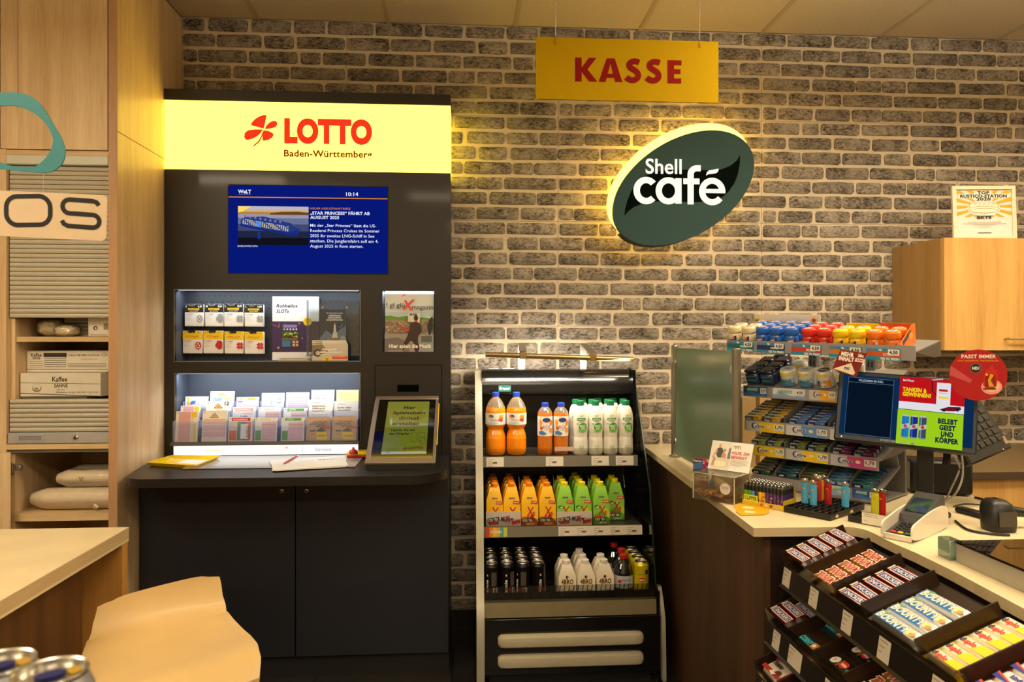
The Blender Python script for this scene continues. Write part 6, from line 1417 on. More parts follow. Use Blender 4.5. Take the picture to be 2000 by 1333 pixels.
# the word cafe is built from rounded strokes, like the lettering in the photo
m = MB(); p = Pr(m, faceY(c0.x, c0.z, YE), c1.x - c0.x, c0.z - c1.z, (0, 0, 1600, 1333), .0012, .0001)
def band(P, w, closed=False):
    n = len(P); L_, R_ = [], []
    for i in range(n):
        a, b = P[(i - 1) % n if closed else max(i - 1, 0)], P[(i + 1) % n if closed else min(i + 1, n - 1)]
        d = math.hypot(b[0] - a[0], b[1] - a[1]) or 1; nx, ny = -(b[1] - a[1]) / d * w / 2, (b[0] - a[0]) / d * w / 2
        L_.append((P[i][0] + nx, P[i][1] + ny)); R_.append((P[i][0] - nx, P[i][1] - ny))
    q = [(*p.xy(*t), p.z) for t in L_ + R_]; k = n if closed else n - 1
    m.add(q, [(i, (i + 1) % n, n + (i + 1) % n, n + i) for i in range(k)] , CWH, p.M); m.f[-k:] = [f[::-1] for f in m.f[-k:]] if False else m.f[-k:]
AR = lambda cx, cy, rx, ry, a0, a1, n=22: [(cx + rx * math.cos(math.radians(a0 + (a1 - a0) * i / n)), cy + ry * math.sin(math.radians(a0 + (a1 - a0) * i / n))) for i in range(n + 1)]
band(AR(448, 767, 82, 93, 318, 42, 26)[:1] + AR(448, 767, 82, 93, -44, -316, 30), 56)       # c
band(AR(640, 767, 84, 93, 0, 360, 32)[:-1], 54, True); p.rect(700, 655, 754, 880, CWH)     # a
band([(832, 885)] + [(832, 640)] + AR(888, 620, 56, 56, 180, 270, 8) + [(920, 564)], 54); p.rect(768, 655, 910, 706, CWH)   # f
band(AR(1020, 768, 88, 95, 8, -322, 32) , 54); p.rect(960, 745, 1130, 783, CWH)   # e
p.poly([(966, 628), (972, 600), (990, 582), (1030, 574), (1076, 565), (1072, 590), (1055, 605), (1020, 612), (985, 616)], CWH)
m.build('lettering', sg)

# ================================================================ WALL CUPBOARD, FRAMED CERTIFICATE, BACK WORKTOP
HONX = wood('honey_oak_side', '#8f6c3c', '#b08a54', 'z', .5)
xc0 = PY(1740, 560, YW).x; ycf = PX(1843, 560, xc0).y; zt = PX(1843, 464, xc0).z; zb = PX(1843, 685, xc0).z
wc = thing('wall_cupboard', 'honey oak wall cupboard with slim bar handle below the framed certificate', 'cupboard', ((xc0 + 3.3) / 2, 3.5, zb))
m = MB(); m.box(xc0, xc0 + .018, ycf + .021, YW - .014, zb, zt, HONX); m.build('side_panel', wc)
m = MB(); m.box(xc0 + .019, 3.4, ycf + .021, YW - .014, zb, zb + .018, HONX); m.build('bottom_panel', wc); m = MB(); m.box(xc0 + .019, 3.4, ycf + .021, YW - .014, zt - .018, zt, HONX); m.build('top_panel', wc)
for k, (a, b) in enumerate(((xc0 + .004, xc0 + .70), (xc0 + .703, 3.4))):
    m = MB(); m.box(a, b, ycf, ycf + .019, zb, zt - .001, HONEY, r=.0008); dd = m.build('door', wc)
    if k == 0:
        h0, h1 = PY(1971, 662, ycf - .03), PY(2040, 662, ycf - .03)
        m = MB(); m.tube([(h0.x, ycf - .0002, h0.z - .002), (h0.x, ycf - .03, h0.z), (h1.x, ycf - .03, h0.z), (h1.x, ycf - .0002, h0.z - .002)], .005, BRASS, 8); m.build('handle', dd)
# certificate
yf = ycf + .085
A0, A1 = PY(1863, 465, yf), PY(1987, 465, yf - .03)
ex = (A1 - A0); ex.z = 0; Mf = frame((A0.x, A0.y, zt + .001), ex, (0, 0, 1)) @ RXm(math.radians(-3)); Wf = ex.length; Hf = .265
cf = thing('certificate_frame', 'white framed station certificate with yellow sunburst standing on the wall cupboard', 'picture frame', Mf)
FRW = mat('frame_white', '#e6dcc4', .4)
m = MB(Mf); fw = .018
m.box(0, fw, 0, Hf, -.014, 0, FRW); m.box(Wf - fw, Wf, 0, Hf, -.014, 0, FRW); m.box(fw, Wf - fw, 0, fw, -.014, 0, FRW); m.box(fw, Wf - fw, Hf - fw, Hf, -.014, 0, FRW); m.build('frame', cf)
m = MB(Mf); m.box(fw, Wf - fw, fw, Hf - fw, -.012, -.008, PAPER); pp = m.build('paper', cf)
m = MB(); p = Pr(m, Mf @ T(fw, Hf - fw, -.008), Wf - 2 * fw, Hf - 2 * fw, (0, 0, 100, 115)); YO = pm('#f2b21c')
for k in range(18):
    a0, a1 = math.radians(k * 20 - 6), math.radians(k * 20 + 4)
    def hit(a):
        dx, dy = math.cos(a), math.sin(a); t = min((50 / abs(dx)) if abs(dx) > 1e-6 else 1e9, (42 / -dy) if dy < -1e-6 else ((26 / dy) if dy > 1e-6 else 1e9)); return (50 + dx * t, 42 + dy * t)
    p.poly([(50, 42), hit(a0), hit(a1)], YO)
p.oval(50, 46, 30, 20, PAPER)
for (x0_, y0_, x1_, y1_) in ((36, 3, 64, 13), (6, 10, 94, 21), (34, 19, 66, 28)): p.rect(x0_, y0_, x1_, y1_, WHITE)
p.text(50, 11, 'TOP', 6.5, BLKI, 'c', .05, 22); p.text(50, 19.5, 'RUSTICO-STATION', 7, BLKI, 'c', .05, 84); p.text(50, 27, '2020', 6.5, BLKI, 'c', .05, 26)
for (cx2, cy2, rx2, ry2) in ((50, 40, 27, 10), (50, 47, 28, 6), (50, 52, 26, 6)):
    p.oval(cx2, cy2, rx2, ry2, pm('#5a4a34'), 24); p.oval(cx2, cy2, rx2 - .8, ry2 - .8, pm('#f4ead2'), 24)
for q in range(5): p.line(32 + q * 8, 38, 37 + q * 8, 34, .7, pm('#7a684c'))
for q in range(3): p.oval(45 + q * 5, 60, 1, 1, BLKI, 8)
p.text(50, 72, 'BKTS', 6, BLKI, 'c', .05, 26); p.rect(28, 64, 72, 64.8, GRYI)
for y_, w_ in ((80, 60), (84, 78), (87, 40), (92, 20)): p.rect(50 - w_ / 2, y_, 50 + w_ / 2, y_ + .8, pm('#8d8778'))
p.rect(38, 106, 62, 107.4, BLKI); m.build('print', pp)
m = MB(Mf); m.box(fw, Wf - fw, fw, Hf - fw, -.0062, -.005, clear('picture_glass', '#ffffff', .03)); m.build('glazing', cf)
m = MB(Mf); m.box(Wf * .4, Wf * .6, .02, Hf * .7, -.019, -.0145, BLK); m.build('back_stay', cf)
# worktop behind the till
bw = thing('back_worktop_unit', 'honey oak base unit with dark worktop edge behind the till', 'cabinet', (2.9, 3.3, 0))
ZBW = .925; yb_ = 2.95
m = MB(); m.box(2.02, 3.7, yb_, YW - .014, ZBW - .03, ZBW, mat('dark_worktop', '#7a6647', .35, var=.05)); m.build('worktop', bw)
m = MB(); m.box(2.02, 3.7, yb_ - .0012, yb_ - .0002, ZBW - .03, ZBW, mat('dark_worktop_edge', '#4a3a28', .5)); m.build('edge_band', bw)
m = MB(); m.box(2.04, 3.7, yb_ + .04, YW - .014, .1, ZBW - .031, HONX); m.build('carcass', bw)
for k in range(3): m = MB(); m.box(2.041 + .55 * k, 2.041 + .55 * k + .545, yb_ + .02, yb_ + .0395, .11, ZBW - .034, HONEY, r=.001); m.build('door', bw)
m = MB(); m.box(2.06, 3.7, yb_ + .08, YW - .014, .0045, .0995, BLKM); m.build('plinth', bw)

# ================================================================ PAY COUNTER
ZK = .94
kc = thing('pay_counter', 'pay counter with pale worktop over dark walnut panels, curved recess for the sweets', 'counter', (1.35, 2.6, 0))
K = lambda u, v: PZ(u, v, ZK)
c1, c2 = K(1472, 1032), K(1275, 885)
dl = (c2 - c1) / (c2 - c1).y
le = lambda y: c1.x + dl.x * (y - c1.y)
curve = [K(u, v) for u, v in ((1600, 1030.5), (1640, 1029.5), (1658, 1029.8), (1676, 1032), (1692, 1036), (1708, 1043), (1724, 1051.5), (1748, 1063), (1790, 1081), (1860, 1115), (1997, 1188))]
d_ = curve[-1] - curve[-2]; near = curve[-1] + d_ * 2.2
top = [(c1.x, c1.y)] + [(p.x, p.y) for p in curve] + [(near.x, near.y), (1.78, near.y), (1.78, 3.735), (le(3.735), 3.735)]
m = MB(); m.prism(top, ZK - .026, ZK, EDGE_T, 'z', None, TOPM); m.build('worktop', kc)
bx = lambda y: le(y) + .042
m = MB(); m.prism([(bx(2.115), 2.115), (bx(3.73), 3.73), (bx(3.73) + .02, 3.73), (bx(2.115) + .02, 2.115)][::-1], .0045, ZK - .027, WALNUT); m.build('side_panel', kc)
m = MB(); m.box(bx(2.115) + .021, 1.185, 2.115, 2.133, .0045, ZK - .027, mat('brown_panel', '#23140d', .5, var=.1)); m.build('front_panel', kc)
m = MB(); m.box(1.187, 1.205, .75, 2.133, .0045, ZK - .027, mat('brown_panel', '#23140d', .5)); m.build('recess_panel', kc)
m = MB(); m.box(1.74, 1.76, .75, 3.73, .0045, ZK - .027, HONX); m.build('rear_panel', kc)

# ---------------------------------------------------------------- sweets rack in the recess
BRP = mat('rack_brown', '#2b1a10', .4, var=.1, scale=30); RKB = mat('rack_black', '#16110e', .35)
LIPA = clear('rack_clear_lip', '#efe9dd', .05, .04)
sr = thing('sweets_rack', 'dark three tier sweets rack with clear lips and price rails under the pay counter', 'rack', (1.0, 1.55, 0))
TIERS = [(.93, .85), (.885, .686), (.85, .54)]; SL = math.radians(22.5); YF, YN = 2.058, .92
DIV = [2.052, 1.914, 1.773, 1.64, 1.437, 1.30, 1.13, .95]
for ti, (X0, z0) in enumerate(TIERS):
    ux = Vector((math.cos(SL), 0, math.sin(SL))); Lf = (1.135 - X0) / math.cos(SL) if ti else .195
    m = MB(frame((X0, YF, z0 - .004), (0, -1, 0), ux)); m.box(0, YF - YN, 0, Lf, -.004, 0, BRP); tr = m.build('tray', sr)
    for y in DIV:
        m = MB(frame((X0, y, z0 - .0038), (0, -1, 0), ux)); m.box(-.002, .002, .002, Lf, 0, .036, BRP); m.build('divider', tr)
    m = MB(); m.prism([(X0 - .008, z0 - .008), (X0 - .019, z0 + .03), (X0 - .0165, z0 + .03), (X0 - .0055, z0 - .008)], YN, YF, LIPA, 'y'); m.build('front_lip', tr)
    m = MB(); m.prism([(X0 - .003, z0 - .009), (X0 - .012, z0 - .066), (X0 - .020, z0 - .072), (X0 - .022, z0 - .069), (X0 - .016, z0 - .064), (X0 - .0065, z0 - .009)], YN, YF, RKB, 'y'); rl = m.build('price_rail', tr)
    M = frame((X0 - .0072, YF, z0 - .012), (0, -1, 0), (.009, 0, .057))
    for q, y in enumerate(((2.028, 1.868, 1.70, 1.545, 1.36, 1.19) if ti == 0 else (1.995, 1.88, 1.70, 1.52, 1.38, 1.2))):
        w_ = .045 if not (ti == 1 and q == 1) else .075
        m = MB(); p = Pr(m, M, 1, .055, (0, 0, 1, .055), .0006); p.rect(YF - y - w_ / 2, .002, YF - y + w_ / 2, .051, pm('#cfc5b6'))
        for k_, w2_ in enumerate((.03, .02, .012)): p.rect(YF - y - w_ / 2 + .004, .008 + k_ * .012, YF - y - w_ / 2 + .004 + w2_, .0105 + k_ * .012, pm('#8b8478'))
        m.build('price_label', rl)
    m = MB(); m.box(X0 - .004, X0 + .02, YF + .002, YF + .0045, z0 - .07, z0 + .035, RKB); m.prism([(X0, z0 - .03), (X0 + .19, z0 + .05), (X0 + .19, z0 + .08), (X0, z0 + .03)], YF + .002, YF + .0045, RKB, 'y'); m.build('end_plate', tr) if False else None
m = MB(); m.box(1.14, 1.15, YN, YF, .06, .905, RKB); m.build('back_plate', sr)
for y in (YF + .004, YN - .012):
    m = MB(); m.prism([(.95, .06), (1.15, .06), (1.15, .905), (1.09, .905), (.93, .80), (.87, .50)], y, y + .008, RKB, 'y'); m.build('end_plate', sr)
m = MB(); m.box(.9, 1.14, YN, YF, .0045, .06, RKB); m.build('base', sr)

def wrapper(L, W, H, body, ends, crimp=.012, top=None, n=7):
    """flow-wrap bar, x along, lying on z=0, flat crimped ends."""
    m = MB(); rows = []
    xs = [(0, .0), (crimp, .12), (crimp + .006, .8), (crimp + .014, 1), (L - crimp - .014, 1), (L - crimp - .006, .8), (L - crimp, .12), (L, 0)]
    for i, (x, k) in enumerate(xs):
        zz = .0012 + H * k; wj = W * (.5 if 1 < i < 6 else .5)
        rows.append([(x, -wj, .0006 + H * .25 * k), (x, -wj * .96, max(.0016, zz * .7)), (x, -wj * .72, zz * .97 + .0006), (x, 0, zz + .0008), (x, wj * .72, zz * .97 + .0006), (x, wj * .96, max(.0016, zz * .7)), (x, wj, .0006 + H * .25 * k), (x, wj * .8, 0), (x, -wj * .8, 0), (x, -wj, .0006 + H * .25 * k)])
    for i in range(len(rows) - 1):
        a = MB(); a.grid([rows[i], rows[i + 1]], ends if i in (0, 1, len(rows) - 3, len(rows) - 2) and ends else body)
        m.add([tuple(v) for v in a.v], [f[::-1] for f in a.f], a.mats[0])
    return m
FO = lambda c, n=None: mat('foil_' + c.lstrip('#'), c, .28, coat=.3, metal=.15)
def bar(kind):
    """returns (wrapper mesh builder, print builder, length, width) in the bar's own frame."""
    p_ = MB()
    if kind == 'nut':
        L, W, H = .118, .033, .017; b = wrapper(L, W, H, FO('#3a1d12'), FO('#43241a'))
        p = Pr(p_, T(.011, W * .40, H + .0022), L - .022, W * .80, (0, 0, 100, 28)); p.rect(0, 0, 100, 28, pm('#b52b1e')); p.rect(2, 2.5, 98, 25.5, WHITE); p.rect(4, 4.5, 96, 23.5, pm('#1d2a78')); p.text(50, 20, 'SNICKERS', 12, WHITE, 'c', .012, 82, .12); p.poly([(-9, 2), (-2, 4), (-2, 24), (-9, 26)], pm('#d8cdb8'))
    elif kind == 'twin':
        L, W, H = .118, .034, .018; b = wrapper(L, W, H, FO('#a4681a'), FO('#c98f2c'), .014)
        p = Pr(p_, T(.014, W * .42, H + .0022), L - .028, W * .84, (0, 0, 100, 30)); p.text(51, 27, 'TWIX', 24, pm('#f4e6d2'), 'c', .08, 98, .2); p.text(50, 26, 'TWIX', 22, pm('#b0161a'), 'c', .03, 90, .2)
    elif kind == 'coco':
        L, W, H = .185, .036, .018; b = wrapper(L, W, H, FO('#d8dce0'), FO('#cfd6da'), .014)
        p = Pr(p_, T(.016, W * .4, H + .0022), L - .032, W * .8, (0, 0, 150, 28)); p.poly([(8, 14), (100, 12), (124, 28), (14, 28)], pm('#1f72c0')); p.poly([(8, 2), (40, 0), (22, 12)], pm('#6da38a')); p.text(13, 23.4, 'BOUNTY', 17.4, pm('#1c4f90'), 'l', .07, 108, .1); p.text(14, 23, 'BOUNTY', 17, pm('#f5ead2'), 'l', .04, 106, .1); p.oval(128, 14, 12, 9, pm('#e6d8a0'), 10); p.oval(136, 17, 9, 6, pm('#c79a58'), 8)
    elif kind == 'wafer':
        L, W, H = .122, .030, .017; b = wrapper(L, W, H, FO('#efe7cf'), FO('#f0c81e'), .014)
        p = Pr(p_, T(.016, W * .38, H + .0022), L - .032, W * .76, (0, 0, 110, 28)); p.poly([(72, 0), (110, 0), (110, 28), (60, 28)], pm('#f0cc2a')); p.text(12, 21, 'd', 15, pm('#26262a'), 'l', .04); p.text(24, 21, 'uplo', 15, pm('#d9402a'), 'l', .04, 40)
    elif kind == 'milk':
        L, W, H = .120, .036, .018; b = wrapper(L, W, H, FO('#e6e3e2'), FO('#c9442f'), .012)
        p = Pr(p_, T(.014, W * .4, H + .0022), L - .028, W * .8, (0, 0, 110, 28)); p.poly([(0, 16), (60, 28), (0, 28)], pm('#25348c')); p.poly([(0, 12), (66, 28), (56, 28), (0, 17)], pm('#c8402c')); p.text(30, 14, 'kinder', 10, pm('#2c3a94'), 'l', .04, 40); p.text(52, 24, 'riegel', 9, pm('#3a66b8'), 'l', .03, 36)
    elif kind == 'teal':
        L, W, H = .12, .036, .016; b = wrapper(L, W, H, FO('#14353f'), FO('#1a424c'), .012)
        p = Pr(p_, T(.014, W * .4, H + .0022), L - .028, W * .8, (0, 0, 110, 28)); p.text(8, 22, 'CORNY', 14, pm('#3fb4c4'), 'l', .06, 66, .1); p.rect(76, 4, 104, 24, pm('#b86a1e')); p.oval(88, 14, 9, 6, pm('#d8e0dc'), 8)
    elif kind == 'orange':
        L, W, H = .15, .034, .014; b = wrapper(L, W, H, FO('#0f4a5c'), FO('#14566a'), .012)
        p = Pr(p_, T(.014, W * .4, H + .0022), L - .028, W * .8, (0, 0, 130, 28)); p.text(6, 23, 'KNUSPER', 17, pm('#d8761c'), 'l', .07, 116)
    elif kind == 'finger':
        L, W, H = .116, .04, .014; b = wrapper(L, W, H, FO('#1c1410'), FO('#241a14'), .01)
        p = Pr(p_, T(.012, W * .42, H + .0022), L - .024, W * .84, (0, 0, 110, 34)); p.poly(chk([(8, 12), (30, 2), (44, 14), (30, 30), (10, 28)], 1), pm('#d8d0c2')); p.text(22, 21, 'V', 9, REDI, 'c', .03); p.oval(66, 14, 18, 12, pm('#c8281e'), 14); p.text(66, 18, 'KitKat', 7, WHITE, 'c', .03, 28); p.poly([(84, 20), (108, 12), (104, 30)], pm('#2a7a68')); p.poly([(46, 4), (56, 2), (52, 30), (44, 28)], pm('#8f5420'))
    elif kind == 'bueno':
        L, W, H = .118, .062, .028; b = wrapper(L, W, H, FO('#d6ccc2'), FO('#a8261e'), .012)
        p = Pr(p_, T(.014, W * .42, H + .0022), L - .028, W * .84, (0, 0, 100, 54)); p.rect(0, 40, 100, 54, pm('#a8261e')); p.text(18, 24, 'bueno', 17, pm('#2a1a14'), 'l', .04, 52); p.oval(80, 36, 14, 9, pm('#5a3018'), 10); p.poly([(44, 50), (58, 34), (64, 44), (78, 42), (70, 54)], pm('#ece4d6')); p.text(6, 10, 'kinder', 8, REDI, 'l', .04, 24)
    return b, p_, L, W
BAR = {}
NM = {'nut': 'nut_bar', 'twin': 'biscuit_bar', 'coco': 'coconut_bar', 'wafer': 'wafer_bar', 'milk': 'milk_bar', 'teal': 'cereal_bar', 'orange': 'crunch_bar', 'finger': 'finger_bar', 'bueno': 'hazelnut_bar'}
DS = {'nut': 'brown nut bar with blue lettering', 'twin': 'golden biscuit bar with red lettering', 'coco': 'white and blue coconut bar', 'wafer': 'cream and yellow wafer bar', 'milk': 'white milk bar with red and blue swoosh', 'teal': 'dark teal cereal bar', 'orange': 'teal bar with orange lettering', 'finger': 'dark finger bar with red oval', 'bueno': 'white hazelnut bar with red foot'}
TN = ['top tier', 'middle tier', 'lowest tier']; SN = ['first', 'second', 'third', 'fourth', 'fifth', 'sixth', 'seventh']
def put_bar(kind, M, label, group):
    if kind not in BAR:
        b, p, L, W = bar(kind); r = thing(NM[kind], label, 'chocolate bar', M, group)
        b.build('wrapper', r, world=False); p.build('print', r, world=False); BAR[kind] = r
    else: r = copy_thing(BAR[kind], M, label, group)
    return r
def fill(ti, sec, kind, n, yoff=.008, pitch=None, s0=.02, jit=.004, ang=0., lift=0., start=0, two=0):
    X0, z0 = TIERS[ti]; rn = random.Random(ti * 10 + sec + start); Wd = {'nut': .033, 'twin': .034, 'coco': .036, 'wafer': .030, 'milk': .036, 'teal': .036, 'orange': .034, 'finger': .04, 'bueno': .062}[kind]
    pitch = pitch or Wd + .0015
    for k in range(n):
        s = s0 + Wd / 2 + pitch * k
        ux = Vector((math.cos(SL), 0, math.sin(SL)))
        o = Vector((X0, DIV[sec] - yoff - rn.uniform(0, jit), z0 - .0038 + .0006)) + ux * s
        o += Vector((-math.sin(SL), 0, math.cos(SL))) * (lift + .0006)
        put_bar(kind, frame(o, (0, -1, 0), ux) @ RZ(ang + rn.uniform(-.03, .03)), '%s, %s, %s compartment, %s from rail%s' % (DS[kind], TN[ti], SN[sec], ORD[k + start], ', upper layer' if lift else ''), 'sweet bars in the rack')
fill(0, 0, 'nut', 5, s0=.0); fill(0, 0, 'nut', 5, s0=.0, lift=.0195); 
fill(0, 1, 'twin', 5, s0=.0, lift=.0, ang=.0)
fill(0, 2, 'nut', 5, s0=.0, jit=.002)
fill(0, 3, 'coco', 4, s0=.002, pitch=.0375)
fill(0, 4, 'wafer', 6, s0=.002, jit=.002, yoff=.007)
fill(0, 5, 'milk', 4, s0=.002)
fill(0, 6, 'nut', 4, s0=.002)
fill(1, 0, 'nut', 3, s0=.0); fill(1, 0, 'nut', 2, s0=.0, lift=.0195)
fill(1, 1, 'orange', 1, s0=.0, yoff=-.002) if False else fill(1, 1, 'teal', 1, s0=.0); fill(1, 1, 'teal', 1, s0=.075, start=1)
fill(1, 2, 'finger', 2, s0=.01, pitch=.06)
fill(1, 3, 'twin', 4, s0=.004, yoff=.012)
fill(1, 4, 'wafer', 4, s0=.004)
fill(1, 5, 'nut', 4, s0=.004)
fill(2, 0, 'bueno', 2, s0=.002); fill(2, 1, 'teal', 3, s0=.004); fill(2, 2, 'milk', 3, s0=.004, yoff=.005, jit=.001); fill(2, 3, 'coco', 3, s0=.004)
r = None
X0, z0 = TIERS[1]; Mo = frame((X0 + .012, DIV[1] - .004, z0 - .002), (0, -1, 0), (math.cos(SL), 0, math.sin(SL))) @ T(0, .045, .0006)

# ================================================================ GUM DISPLAY on the counter
def mid(p, q, t): return p + (q - p) * t
def along(L, R, u):
    a, b = 0., 1.2
    a = -.2
    for _ in range(40):
        m_ = (a + b) / 2
        if UV(mid(L, R, m_))[0] < u: a = m_
        else: b = m_
    return mid(L, R, (a + b) / 2)
GM = mat('display_grey', '#8d8b88', .4, metal=.4, var=.04); CLR = mat('label_rail', '#9a98a0', .3, metal=.2)
gd = thing('gum_display', 'grey counter display with five tilted shelves of chewing gum and clear label rails', 'display stand', (1.3, 2.7, ZK))
def shelf(ul, vtl, vbl, dl_, ur, vtr, vbr, dr_, depth, rise, nm):
    Lt, Lb, Rt, Rb = PD(ul, vtl, dl_), PD(ul, vbl, dl_), PD(ur, vtr, dr_), PD(ur, vbr, dr_)
    Rb = Rb; e = (Rb - Lb); e.z = 0; e.normalize(); n = Vector((-e.y, e.x, 0))
    sl = Vector((n.x * math.cos(rise), n.y * math.cos(rise), math.sin(rise)))
    ex = (Rb - Lb).normalized(); W_ = (Rb - Lb).length
    hz = ((Lt - Lb).length + (Rt - Rb).length) / 2
    Md = frame(Lt - Vector((0, 0, .006)) + n * .006, ex, sl)
    m = MB(Md); m.box(0, W_, 0, depth, -.004, 0, GM); dk = m.build(nm, gd)
    m = MB(); o = -n * .001
    m.add([Lb + o, Rb + o, Rt + o, Lt + o, Lb + n * .003, Rb + n * .003, Rt + n * .003, Lt + n * .003], [(0, 1, 2, 3), (7, 6, 5, 4), (3, 2, 6, 7), (4, 5, 1, 0), (0, 3, 7, 4), (2, 1, 5, 6)], CLR); rl = m.build('label_rail', dk)
    Mr = frame(Lt + o * 1.2, ex, Vector((0, 0, 1)))
    px = lambda u: (along(Lt, Rt, u) - Lt).dot(ex)
    return dict(L=Lb, R=Rb, Md=Md, W=W_, deck=dk, rail=rl, Mr=Mr, h=hz, px=px, e=ex, n=n, Lt=Lt, Rt=Rt)
S1 = shelf(1420, 664.5, 683, 2.75, 1788, 676, 706, 2.22, .172, math.radians(11), 'top_shelf')
S2 = shelf(1452, 753, 774.5, 2.77, 1725, 772.5, 794, 2.38, .2, math.radians(22), 'shelf')
S3 = shelf(1454.7, 820, 839.4, 2.77, 1725, 843, 870, 2.38, .2, math.radians(20), 'shelf')
S4 = shelf(1468, 867.6, 888.3, 2.76, 1716, 896, 921.2, 2.39, .2, math.radians(20), 'shelf')
S5 = shelf(1470, 925, 945, 2.75, 1716, 963.5, 983, 2.41, .19, math.radians(20), 'shelf')
for u in (1578, 1690):
    bk = S1['n'] * .262; a = along(S1['L'] + bk, S1['R'] + bk, u); a.z = ZK + .0006
    m = MB(frame(a, S1['e'], S1['n'])); m.box(-.016, .016, 0, .02, .006, 1.54 - ZK, mat('slotted_post', '#6d7076', .4, metal=.5))
    po = m.build('post', gd); m = MB(frame(a, S1['e'], S1['n']))
    for q in range(16): m.box(-.009, -.004, -.0006, .0001, .03 + q * .03, .048 + q * .03, BLKM); m.box(.004, .009, -.0006, .0001, .03 + q * .03, .048 + q * .03, BLKM)
    tag(m.build('slots', po), kind='stuff')
c = (S5['L'] + S5['R']) / 2; 
m = MB(frame((S5['L'].x, S5['L'].y, ZK + .0006), S5['e'], S5['n'])); m.box(.0, S5['W'], .0, .26, 0, .006, GM); m.build('base_plate', gd)
m = MB(frame((S5['L'].x, S5['L'].y, ZK + .0066), S5['e'], S5['n'])); m.box(.0, S5['W'], .225, .24, 0, .33, mat('display_back', '#6c6862', .5)); m.build('back_panel', gd)
for u in (1578, 1690):
    a = along(S1['L'] + S1['n'] * .262, S1['R'] + S1['n'] * .262, u); m = MB(frame(a, S1['e'], S1['n'])); m.box(-.006, .006, -.095, -.001, .03, .045, GM); m.build('arm', gd)
# brackets at the ends
for SS, nm in ((S1, 'bracket'), (S2, 'bracket'), (S3, 'bracket'), (S4, 'bracket')):
    for t in (0, 1):
        M = SS['Md'] @ T(SS['W'] * t - (.003 if t else 0), 0, 0); dp = .172 if SS is S1 else .2
        m = MB(M); m.prism([(.002, -.0045), (dp, -.0045), (dp, -.05), (dp - .05, -.045)], 0, .003, mat('bracket_shadowed', '#5d564b', .5), 'x'); m.build('bracket', SS['deck'])  # dark colour stands in for the shadow at the shelf ends

def label(SS, u0, u1, fn, y0=.06, y1=.94):
    x0, x1 = SS['px'](u0), SS['px'](u1); m = MB(); p = Pr(m, SS['Mr'] @ T(x0, -SS['h'] * y0, 0), x1 - x0, SS['h'] * (y1 - y0), (0, 0, 100, 30), .0008, .0003); fn(p); m.build('label', SS['rail'])
CY = pm('#1790c0'); 
def lab_top(c1_, t_):
    def f(p):
        p.rect(0, 0, 100, 30, CY); p.rect(0, 8, 100, 21, pm(c1_)); p.text(50, 18, t_, 6, WHITE, 'l', .03, 30); p.text(42, 28.5, 'YES TO FRESH', 5.5, WHITE, 'l', .05, 54); p.text(3, 5.5, 'mentos', 4, pm('#c8506a'), 'l', .04, 24); p.poly([(36, 3), (42, 1), (48, 4), (42, 7)], WHITE); p.rect(64, 1, 96, 16, pm('#e8ecec')); p.text(68, 12.5, '4,50', 8, BLKI, 'l', .04, 24)
    return f
for (u0, u1, c_, t_) in ((1421, 1473, '#0d6a72', 'SPEARMINT'), (1479.5, 1534, '#2c2466', 'MINT'), (1547, 1606, '#c83a2c', 'ERDBEERE'), (1620.5, 1685, '#cf7a22', 'TROPIC'), (1692.5, 1761, '#c8561c', 'CITRUS')): label(S1, u0, u1, lab_top(c_, t_))
def price(p, t_, x=72): p.rect(x, 4, x + 25, 22, pm('#dfe2e0')); p.text(x + 3, 15, t_, 8, BLKI, 'l', .03, 19); p.rect(x + 3, 17.5, x + 21, 19, GRYI)
def airw(c1_, c2_):
    def f(p): p.rect(0, 0, 100, 30, pm(c1_)); p.poly([(0, 22), (30, 14), (60, 24), (100, 16), (100, 30), (0, 30)], pm(c2_)); p.text(14, 15, 'AIRWAVES', 9, pm('#0f6a4a'), 'l', .05, 46, .2); p.text(13, 14, 'AIRWAVES', 9, pm('#bfe4c4'), 'l', .02, 46, .2); price(p, '4,50')
    return f
def extra(c1_, c2_, pr_, w0=.0):
    def f(p):
        p.rect(0, 0, 100, 30, pm(c1_)); p.poly([(38, 0), (100, 0), (100, 30), (44, 30), (36, 16)], pm(c2_)); p.oval(24, 13, 8, 9, pm('#1f2f78'), 14); p.oval(26, 13, 6, 7.5, pm(c1_), 14); p.text(24, 17, 'Extra', 9, pm('#e8eaf4'), 'l', .05, 26, .15); p.text(25, 17, 'xtra', 8, pm('#2a3a8a'), 'l', .03, 24, .15); p.oval(62, 13, 6, 5, pm('#e8d8b0'), 8); price(p, pr_, 76)
    return f
label(S2, 1453, 1499, airw('#2a4a86', '#3f68a8')); label(S2, 1510, 1573, airw('#d8dce8', '#8fa4d0')); label(S2, 1581, 1632, extra('#c9c4c0', '#e8a818', '4,50')); label(S2, 1640, 1700, extra('#c9c4c0', '#5a9ad0', '4,50'))
label(S3, 1457, 1531.5, extra('#b9b4ae', '#e8c020', '1,70')); label(S3, 1536, 1616, extra('#c9ccd2', '#5f8fd0', '1,70')); label(S3, 1622, 1700, extra('#c9ccd2', '#5f8fd0', '1,70'))
label(S4, 1470, 1531.5, extra('#d8b420', '#e8c41c', '1,70')); label(S4, 1536, 1617.5, extra('#b9b8b4', '#e8c41c', '1,70')); label(S4, 1623, 1711, extra('#b9bcc8', '#c0408a', '1,70'))
label(S5, 1620, 1660, airw('#c9d4e4', '#8fb0d8')); label(S5, 1665, 1713, airw('#2a4a9a', '#3f68b8'))

